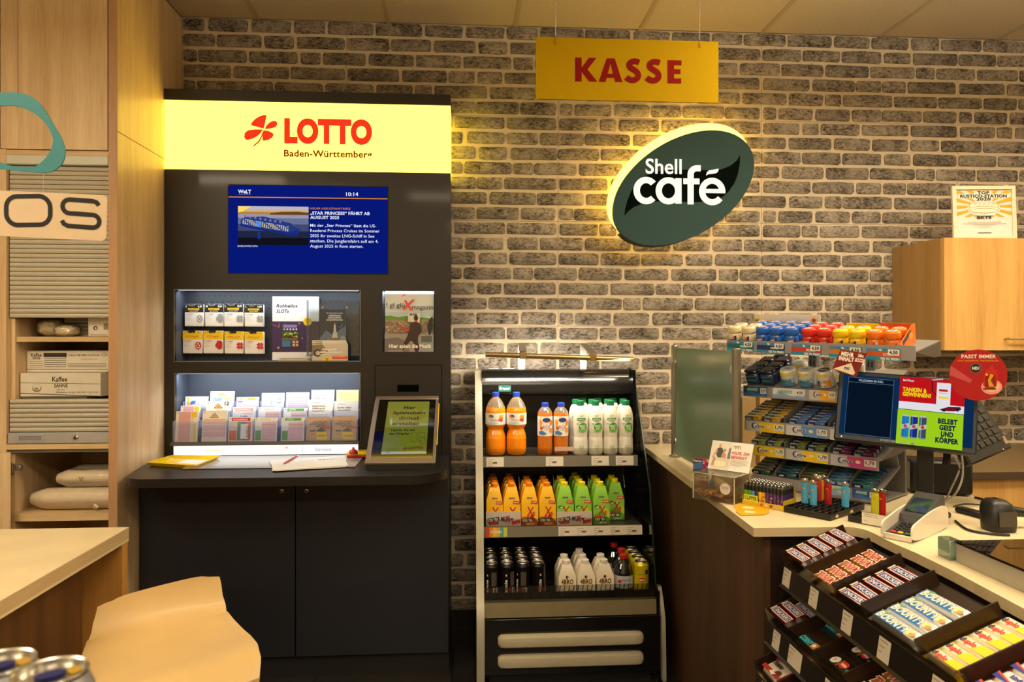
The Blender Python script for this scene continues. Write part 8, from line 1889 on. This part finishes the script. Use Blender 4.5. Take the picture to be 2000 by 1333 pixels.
def bic(M, body, label_, group):
    r = thing('lighter', label_, 'lighter', M, group); B = mat('bic_' + body.lstrip('#'), body, .25, coat=.5)
    n = 14; P = [(.0118 * math.cos(2 * pi * i / n), .0068 * math.sin(2 * pi * i / n)) for i in range(n)]
    m = MB(M); m.prism(P, 0, .056, B); m.build('body', r)
    m = MB(M); m.prism([(x * .96, y * .96) for x, y in P], .0562, .065, B); m.build('valve_collar', r)
    m = MB(M); m.box(-.010, .004, -.0055, .0055, .0652, .078, CHROME, r=.002); m.build('hood', r)
    m = MB(M); m.lathe([(.0045, -.004), (.0048, -.003), (.0048, .003), (.0045, .004)], STEEL, 10, T(.0075, 0, .0715) @ RXm(pi / 2)); m.build('wheel', r)
    m = MB(); p = Pr(m, M @ faceY(-.006, .052, -.0069), .012, .008, (0, 0, 12, 8)); p.oval(6, 4, 4, 2.6, pm('#d8902a'), 10); m.build('print', r); return r
T0, T1, T2 = K(1531, 1001), K(1622, 1019), K(1664, 992)
ex = T1 - T0; ex.z = 0; wT = ex.length; Mt = frame((T0.x, T0.y, ZK + .0008), ex, (-ex.y, ex.x, 0)); e2 = T2 - T1; e2.z = 0; dT = abs(e2.dot(Vector((-ex.y, ex.x, 0)).normalized()))
tr1 = lighter_tray('black_lighter_tray', 'black lighter tray with rows of pegs, largest of the two black trays', Mt, wT, dT, 7, 5)
m = MB(); p = Pr(m, Mt @ frame((wT + .0003, 0, .016), (0, 1, 0), (0, 0, 1)), dT, .014, (0, 0, 100, 14)); p.poly([(14, 12), (14, 5), (18, 2), (22, 5), (22, 12)], pm('#d8c49a')); p.poly([(56, 12), (56, 5), (60, 2), (64, 5), (64, 12)], pm('#d8c49a')); m.build('print', tr1)
bics = [(1572, 983, '#4aa6d8', 'light blue lighter at the end of the black tray nearest the yellow box'), (1588.5, 987, '#4aa6d8', 'light blue lighter, second in the black tray'), (1617.5, 985, '#b81a1c', 'dark red lighter standing alone in the black tray'), (1653, 991, '#4aa6d8', 'light blue lighter standing alone at the far corner of the black tray'), (1598, 979, '#c8321c', 'red lighter behind the light blue pair in the black tray'), (1602, 976, '#e0b01c', 'yellow lighter between two red ones in the black tray'), (1608.5, 976, '#a81a1c', 'red lighter behind the yellow one in the black tray'), (1586, 974, '#a82a1c', 'red lighter at the back behind the second light blue one')]
bp = {}
iM = Mt.inverted(); used = []
for (u, v, c_, lab_) in bics:
    P = PZ(u, v, ZK + .0226); q = iM @ P; x, y = min(max(q.x, .014), wT - .014), min(max(q.y, .010), dT - .010)
    while any(abs(x - a) < .0245 and abs(y - b) < .0145 for a, b in used) and y < dT - .011: y += .001
    used.append((x, y)); M = Mt @ T(x, y, .0222)
    if c_ not in bp: bp[c_] = bic(M, c_, lab_, 'plain lighters in the black trays')
    else: copy_thing(bp[c_], M, lab_)
t0 = K(1656, 1019); t1 = K(1735, 1034)
ex = t1 - t0; ex.z = 0; wS = ex.length; Mt2 = frame((t0.x, t0.y, ZK + .0008), ex, (-ex.y, ex.x, 0))
tr2 = lighter_tray('small_lighter_tray', 'smaller black lighter tray with a white card in front, beside the card terminal', Mt2, wS, .075, 5, 3)
m = MB(); p = Pr(m, Mt2 @ faceY(wS * .36, .036, -.0012), wS * .62, .034, (0, 0, 100, 44)); p.rect(0, 0, 100, 44, pm('#dcd6cc')); p.rect(8, 6, 60, 8, pm('#8a857c')); p.rect(8, 13, 66, 15, pm('#a09a90')); p.rect(8, 30, 22, 32, pm('#a09a90')); m.build('price_card', tr2)
used = []; iM = Mt2.inverted()
for (u, v, c_, lab_) in ((1709, 1006, '#c8c81c', 'yellow lighter standing first behind the white card'), (1722, 1004, '#c01f22', 'red and white lighter in the small tray, beside the yellow one'), (1733, 1002, '#b81a1c', 'red lighter in the small tray beside the card terminal'), (1741, 997, '#c8281c', 'red lighter in the rear of the small tray')):
    q = iM @ PZ(u, v, ZK + .0226); x, y = min(max(q.x, .014), wS - .014), min(max(q.y, .012), .062)
    while any(abs(x - a) < .0245 and abs(y - b) < .0145 for a, b in used) and y < .066: y += .001
    used.append((x, y)); M = Mt2 @ T(x, y, .0222)
    if c_ not in bp: bp[c_] = bic(M, c_, lab_, 'plain lighters in the small tray')
    else: copy_thing(bp[c_], M, lab_, 'plain lighters in the small tray')

# ================================================================ CUSTOMER DISPLAY, TILL GEAR
BL, BR, TLq = PD(1628, 857, 2.34), PD(1907.5, 889.5, 2.16), PD(1637, 722.5, 2.40)
Mm = frame(BL, BR - BL, TLq - BL); Wm, Hm = (BR - BL).length, (TLq - BL).length
cd = thing('customer_display', 'wide customer display with red and green adverts on a black pole, above the pay counter', 'monitor', Mm)
BZ = mat('bezel_blue_black', '#0e1824', .5)
m = MB(Mm); m.box(0, Wm, 0, Hm, -.035, 0, BZ, r=.004); m.build('housing', cd)
fx = lambda x, y: (x, y)
m = MB(); p = Pr(m, Mm @ T(0, Hm, .0001), Wm, Hm, (0, 0, 100, 100), .0006, .0003)
p.rect(3.5, 6, 97, 92, em('#123a68', .55)); p.rect(7, 9, 41.5, 91, em('#0d1f34', .5)); 
for (a, b, c, d) in ((7.4, 9.3, 41.2, 9.8), (7.4, 16.3, 41.2, 16.8), (7.4, 90.4, 41.2, 90.9)): p.rect(a, b, c, d, em('#7f97b4', .6))
for x in (7.4, 41): p.rect(x, 9.3, x + .25, 90.9, em('#7f97b4', .6))
p.text(15, 14.8, 'WILLKOMMEN BEI SHELL', 3.0, em('#c4d2e4', .7), 'l', .02, 18.5)
R2, Y2, G2, N2 = em('#c4161c', .9), em('#f0d21c', 1.0), em('#a4d41e', .9), em('#18233e', .8); W2 = em('#e4e2e8', .95)
p.rect(45.5, 3, 90.5, 38, R2); p.rect(45.5, 38, 90.5, 48.5, W2); p.text(47.5, 9.5, 'Shell V-Power', 2.8, W2, 'l', .03, 8); p.text(47.7, 23.5, 'TANKEN &', 5.2, Y2, 'l', .05, 17); p.text(47.7, 30.2, 'GEWINNEN!', 5.2, Y2, 'l', .05, 20)
p.rect(71.5, 8, 81, 41, W2); p.rect(73, 17, 79, 20, R2); p.rect(73, 27, 79.6, 30, Y2); p.rect(73, 22, 79, 22.6, em('#8f96a4', .8)); p.line(67.6, 5.5, 75.5, 2.8, 1.2, em('#c9ccd4', .8)); p.line(68, 5.5, 68.4, 20, .7, em('#2a1a24', .7)); p.line(68.4, 20, 71.4, 26, .7, em('#2a1a24', .7))
p.poly([(74, 45), (80, 40.5), (88, 39.5), (88.5, 43), (84, 46), (76, 47)], em('#7a1620', .8)); p.oval(77, 45.5, 1.3, 2.2, N2, 10); p.oval(86, 43.5, 1.4, 2.4, N2, 10)
p.rect(84.5, 3, 88.7, 7.8, Y2); p.rect(84.5, 7.8, 88.7, 15.5, W2); p.oval(86.6, 11.5, 1.5, 2.6, Y2, 12)
p.rect(45.2, 49.8, 90.3, 97.2, G2)
for k, (c1_, c2_) in enumerate((('#1f86d0', '#2a6ab8'), ('#1c2f86', '#3f5fc0'), ('#44506a', '#7f8aa4'))):
    x = 48.6 + k * 6; p.rect(x, 59, x + 5, 87, em(c1_, .8)); p.rect(x + .8, 59, x + 1.8, 87, em(c2_, .9)); p.rect(x + .3, 57, x + 4.7, 59, em('#c9ccd4', .8)); p.poly([(x, 71), (x + 5, 68), (x + 5, 74), (x, 77)], em('#c9ccd8', .8)); p.oval(x + 2.5, 72.5, 1.3, 2.4, em('#c8452a', .9), 10); p.rect(x + .4, 87, x + 4.6, 89, em('#8fb4a0', .7))
for k, (t_, w_) in enumerate((('BELEBT', 13), ('GEIST', 11), ('UND', 8.5), ('KÖRPER', 15.5))): p.text(79.8, 64.5 + k * 8.6, t_, 6.2, N2, 'c', .055, w_)
p.text(36, 98, 'SCHEIDT&BACHMANN', 3.2, pm('#8f9aa4'), 'l', .01, 19) if False else p.text(34, 97, 'SCHEIDT&BACHMANN', 2.6, pm('#8f9aa4'), 'l', .01, 21)
p.oval(57, 96.2, 1.2, 1.9, pm('#6d7884'), 12); p.oval(6, 97, .5, .8, em('#ffffff', 2.), 8)
m.build('screen_picture', cd)
pc = Mm @ Vector((Wm * .60, 0, -.03)); pz0 = ZK + .0008
pole = PD(1813, 900, UV(pc)[2] + .03)
m = MB(); m.box(-.022, .022, -.018, .018, pz0 + .012, pole.z + .05, BLK, T(pole.x, pole.y + .015, 0) @ RZ(-.5), r=.003); m.build('pole', cd)
m = MB(); m.lathe([(.07, pz0), (.07, pz0 + .008), (.065, pz0 + .0115)], BLK, 28, T(pole.x, pole.y + .015, 0)); m.build('foot', cd)
m = MB(Mm); m.box(Wm * .5, Wm * .7, Hm * .02, Hm * .6, -.06, -.036, BLK); m.build('mount', cd)
# round red wobbler on the display corner
dc = PD(1911, 733, 2.15)
dd = PD(1968, 733, 2.15) - dc; Rd = dd.length
Mr = frame(dc, dd, (0.03, 0, 1)); wbb = thing('round_advert', 'round red advert card reading PASST IMMER on the corner of the customer display', 'advert', Mr)
m = MB(Mr); ky = 50 / 57.
m.prism([(Rd * math.cos(2 * pi * i / 40), Rd * ky * math.sin(2 * pi * i / 40)) for i in range(40)], -.0012, 0, pm('#b3141a')); m.build('card', wbb)
m = MB(); p = Pr(m, Mr @ T(-Rd, Rd * ky, 0), 2 * Rd, 2 * Rd * ky, (805, 143, 1168, 453))
p.text(880, 196, 'PASST IMMER', 21, WHITE, 'l', .025, 216); p.text(858, 216, 'DAS UNIVERSAL NACHFÜLLÖL', 9, pm('#e0982a'), 'l', .03, 256); p.poly([(812, 240), (950, 330), (930, 345), (808, 300)], pm('#c8505a')); p.oval(1068, 370, 66, 46, pm('#e8a48a'), 20); p.oval(1068, 366, 50, 34, pm('#f0c8b0'), 18)
p.oval(968, 257, 36, 30, pm('#7d7a7c'), 20); p.oval(968, 257, 32, 27, pm('#2a2426'), 20); p.text(968, 265, 'NEU', 17, WHITE, 'c', .04, 44)
p.poly(chk([(1020, 275), (1040, 262), (1052, 258), (1056, 236), (1076, 236), (1080, 258), (1100, 270), (1106, 300), (1096, 384), (1012, 384)], 1), pm('#c8241c')); p.rect(1026, 300, 1092, 370, pm('#8f1a16')); p.poly([(1060, 290), (1080, 300), (1060, 330), (1084, 368), (1050, 368), (1044, 330)], pm('#e0a82a')); p.oval(1036, 295, 8, 8, pm('#e8b82a'), 10); p.rect(1014, 378, 1094, 386, pm('#6a1410')); m.build('print', wbb)
m = MB(); m.box(-.01, .006, -Rd * ky * .9, -Rd * ky * .5, -.004, -.0016, ACRYL, Mr @ T(-Rd * .45, 0, 0)); m.build('clip', wbb)
# till keyboard behind the display
kA, kB, kC = PD(1906, 906, 2.36), PD(1979, 874, 2.46), PD(1911, 783, 2.52)
ex = kB - kA; Mk = frame(kB, ex, kC - kB) @ T(-.24, 0, 0); hK = (kC - kB).length * .98
tk = thing('till_screen', 'dark tilted till screen with grid of keys behind the customer display', 'till screen', Mk)
m = MB(Mk); m.box(0, .24, 0, hK, -.03, 0, BLK, r=.006); m.build('housing', tk)
for i in range(6):
    for j in range(5):
        m = MB(Mk); m.box(.02 + i * .034, .048 + i * .034, .035 + j * (hK - .05) / 5, .035 + (j + .82) * (hK - .05) / 5, .0003, .004, mat('key_dark', '#2b2927', .4), r=.0015); m.build('key', tk)
m = MB(); p = Pr(m, Mk @ T(0, hK, 0), .24, hK, (0, 0, 100, 80)); p.oval(78, 77, .8, .8, em('#fff4dc', 2.0), 8); p.rect(90, 60, 97, 72, pm('#8f7a58')); m.build('print', tk)
kb = Mk @ Vector((.05, .05, -.031))
# black box on the counter behind the pole
x0 = PD(1778, 980, 2.60); x1 = PD(1901, 984, 2.54); ex = x1 - x0; ex.z = 0
Mb = frame((x0.x, x0.y, ZK + .0008), ex, (-ex.y, ex.x, 0)); bxx = thing('receipt_printer', 'matt black box shaped device on the counter behind the display pole', 'printer', Mb)
m = MB(Mb); m.box(0, ex.length, 0, .12, .004, .118, mat('printer_black', '#0b0a0a', .5), r=.008); m.build('housing', bxx)
ft = Vector((kb.x + .01, kb.y + .10, ZK + .1205)); m = MB(); m.tube([ft, ft + Vector((0, 0, .05)), kb + Vector((0, .03, .0)), kb], .014, BLK, 10); m.build('arm', tk)
m = MB(Mb); m.box(.03, ex.length - .03, .03, .05, .1184, .1195, mat('slot_grey', '#2a2a2a', .4)); m.build('paper_slot', bxx)
for (a, b) in ((.02, .02), (ex.length - .04, .02), (.02, .09), (ex.length - .04, .09)): m = MB(Mb); m.box(a, a + .02, b, b + .02, 0, .0038, BLK); m.build('foot', bxx)
def cable(name, lab_, pts, rr, mt, z=None):
    P = [Vector(p) for p in pts]; out = []
    for i in range(len(P) - 1):
        p0, p1, p2, p3 = P[max(i - 1, 0)], P[i], P[i + 1], P[min(i + 2, len(P) - 1)]
        for k in range(6):
            t = k / 6; out.append(.5 * ((2 * p1) + (p2 - p0) * t + (2 * p0 - 5 * p1 + 4 * p2 - p3) * t * t + (3 * p1 - p0 - 3 * p2 + p3) * t ** 3))
    out.append(P[-1]); m = MB(); m.tube(out, rr, mt, 7); low = min(out, key=lambda q: q.z)
    return single(m, name, lab_, 'cable', (low.x, low.y, low.z - rr))
CG, CB_ = mat('cable_grey', '#9c968a', .5), mat('cable_black', '#0c0c0c', .45)
cz = ZK + .0042
cable('grey_cable', 'pale grey cable hanging in a loop from the display to the counter', [PD(1878, 886, 2.34), PD(1880, 930, 2.33), PD(1866, 965, 2.33), PZ(1838, 983, cz), PZ(1830, 986, cz)], .0032, CG)
cable('grey_cable', 'second pale grey cable hanging behind the display, shorter loop', [PD(1862, 890, 2.38), PD(1874, 915, 2.38), PD(1860, 950, 2.39), PZ(1848, 974, cz), PZ(1832, 982, cz)], .003, CG)
cable('black_cable', 'black cable running from the black box towards the scanner', [PZ(1904, 972, cz), PZ(1925, 978, cz), PZ(1940, 990, cz), PZ(1945, 1003, cz)], .0035, CB_)
cable('black_cable', 'black cable lying in a curve on the counter below the scanner', [PZ(1866, 1018, cz), PZ(1890, 1035, cz), PZ(1930, 1043, cz), PZ(1972, 1046, cz)], .0035, CB_)
cable('thin_cable', 'thin black cable lying across the worktop beside the remote', [PZ(1862, 990, cz - .001), PZ(1885, 985, cz - .001), PZ(1920, 988, cz - .001), PZ(1935, 998, cz - .001)], .0022, CB_)
# flat remote, hand scanner
r0 = K(1862, 1001); r = thing('remote_control', 'flat black remote control on the worktop behind the card terminal', 'remote', (r0.x, r0.y, ZK + .0008))
Mq = frame((r0.x, r0.y, ZK + .0008), K(1900, 1011) - r0, (.3, .9, 0)); m = MB(Mq); m.box(0, .11, 0, .035, 0, .018, BLK, r=.006); m.build('body', r); m = MB(Mq)
for i in range(4): m.box(.02 + i * .02, .032 + i * .02, .010, .022, .0182, .0194, mat('key_dark', '#2b2927', .4))
tag(m.build('keys', r), kind='stuff')
s0 = K(1955, 1038); r = thing('barcode_scanner', 'black hand scanner standing on its stand near the counter edge', 'scanner', (s0.x, s0.y, ZK + .0008))
Msn = T(s0.x, s0.y + .01, ZK + .0008)
m = MB(Msn); rows = []
for (z, rx_, ry_, oy) in ((.0, .038, .034, 0), (.006, .040, .036, 0), (.03, .041, .038, 0), (.055, .040, .038, .004), (.075, .034, .034, .008), (.086, .022, .024, .012), (.089, .006, .008, .014)):
    rows.append([(rx_ * math.copysign(abs(math.cos(a)) ** .6, math.cos(a)), oy + ry_ * math.copysign(abs(math.sin(a)) ** .6, math.sin(a)), z) for a in [2 * pi * i / 24 for i in range(25)]])
m.grid(rows, BLK); m.build('head', r)
m = MB(Msn); m.box(-.026, .026, -.0385, -.036, .018, .06, mat('scan_window', '#1a0a0a', .08, coat=.8)); m.build('window', r)
m = MB(Msn); m.tube([(.03, .02, .05), (.07, .03, .045), (.12, .02, .04)], [.016, .015, .012], BLK, 10); m.build('grip', r)
# card terminal with white wings
ta = Vector((.80, .60, 0)); tr_ = Vector((.60, -.80, 0)); tc_ = K(1796, 1040)
Mc = frame((tc_.x - .015, tc_.y - .005, ZK + .0008), tr_, ta)
ct = thing('card_terminal', 'dark grey card terminal with white privacy wings near the counter edge', 'card terminal', Mc)
DG = mat('terminal_grey', '#3a3836', .4); WP = mat('terminal_white', '#e0d8ca', .35, coat=.3)
m = MB(Mc); m.prism([(-.120, .0), (-.120, .014), (-.026, .030), (-.018, .052), (.10, .098), (.115, .092), (.122, .0)], -.036, .036, DG, 'x'); m.build('body', ct)
Msc = Mc @ frame((-.028, -.004, .0580), (1, 0, 0), (0, .118, .046)); m = MB(Msc); m.box(0, .056, 0, .075, 0, .002, mat('terminal_lcd', '#26303a', .1, coat=.8)); m.build('screen', ct)
Mky = Mc @ frame((-.028, -.117, .0150), (1, 0, 0), (0, .094, .016))
for i in range(3):
    for j in range(5):
        col = ('#b8281c', '#d8a81c', '#2a6a3a')[i] if j == 0 else '#17181a'
        m = MB(Mky); m.box(.004 + i * .0185, .018 + i * .0185, .004 + j * .0175, .0155 + j * .0175, .0002, .004, pm(col), r=.0015); m.build('key', ct)
for s_ in (-1, 1):
    P = chk([(-.128, .0), (-.134, .03), (-.126, .046), (-.09, .052), (-.02, .064), (.06, .070), (.11, .068), (.128, .05), (.13, .02), (.126, .0)], 2)
    m = MB(Mc); a, b = (.0365, .0415) if s_ > 0 else (-.0415, -.0365); m.prism(P, a, b, WP, 'x'); m.build('privacy_wing', ct)
m = MB(Mc); m.box(-.0365, .0365, -.126, -.1205, .0, .016, WP, r=.002); m.build('front_lip', ct)
# glass topped display case at the counter edge
g0, g1 = K(1870, 1098), K(2000, 1160); xg = (g0.x + g1.x) / 2
cc = thing('glass_top_case', 'low glass topped case with steel front at the counter edge', 'display case', (xg + .2, 1.45, ZK + .0008))
zc0, zc1 = ZK + .0008, ZK + .046
m = MB(); m.box(xg, xg + .004, 1.15, g0.y, zc0, zc1, mat('case_steel', '#aaa69a', .4, metal=.3, var=.04)); m.build('front_rail', cc)
m = MB(); m.box(xg + .0045, xg + .42, 1.15, g0.y, zc0, zc0 + .004, mat('case_floor', '#5a4226', .5, var=.2, scale=12)); m.build('floor', cc)
m = MB(); m.box(xg + .0045, xg + .42, g0.y + .001, g0.y + .004, zc0, zc1, BLK); m.build('back_rail', cc)
m = MB(); m.box(xg - .002, xg + .42, 1.15, g0.y + .004, zc1 + .0004, zc1 + .006, clear('case_glass', '#8d8478', .14, .02)); m.build('glass_top', cc)
m = MB(); m.box(xg - .012, xg + .02, g0.y + .006, g0.y + .055, zc0, zc1 + .004, clear('case_block', '#b9c8c4', .14, .05, .35, '#9fb4b0'), r=.002); m.build('end_block', cc)
m = MB(); m.box(xg + .03, xg + .40, g0.y - .30, g0.y - .02, zc0 + .0045, zc0 + .0065, mat('case_ticket', '#7a5a2a', .5, var=.3, scale=30)); single(m, 'case_mat', 'brown mat lying inside the glass topped case', 'mat', (xg + .2, g0.y - .16, zc0 + .0045))
# tan card boxes behind the gum display
for k, (u0, v0, u1, v1, D, c_, lab_) in enumerate(((1450, 778, 1476, 842, 3.12, '#a8895a', 'tan card box standing behind the gum display next to the glass post'), (1484, 775, 1524, 838, 3.16, '#b5925c', 'wider tan card box behind the gum display'), (1530, 776, 1552, 836, 3.14, '#c0a274', 'pale tan card box behind the gum display, away from the glass post'))):
    a, b = PD(u0, v1, D), PD(u1, v1, D); ht = PD(u0, v0, D).z - ZK - .0008; Mx = frame((a.x, a.y, ZK + .0008), (b - a).xy.to_3d(), (-(b - a).y, (b - a).x, 0))
    r = thing('card_box', lab_, 'box', Mx); m = MB(Mx); w_ = (b - a).xy.length; m.box(0, w_, 0, .06, 0, ht, mat('tan_card_%d' % k, c_, .6, var=.06), r=.001); m.build('box', r)
    m = MB(Mx); m.prism([(0, 0), (w_, 0), (w_ - .012, .03), (.012, .03)], .001, .003, mat('tan_card_%d' % k, c_, .6), 'z', T(0, .002, ht) @ RXm(math.radians(55))); m.build('lid_flap', r)
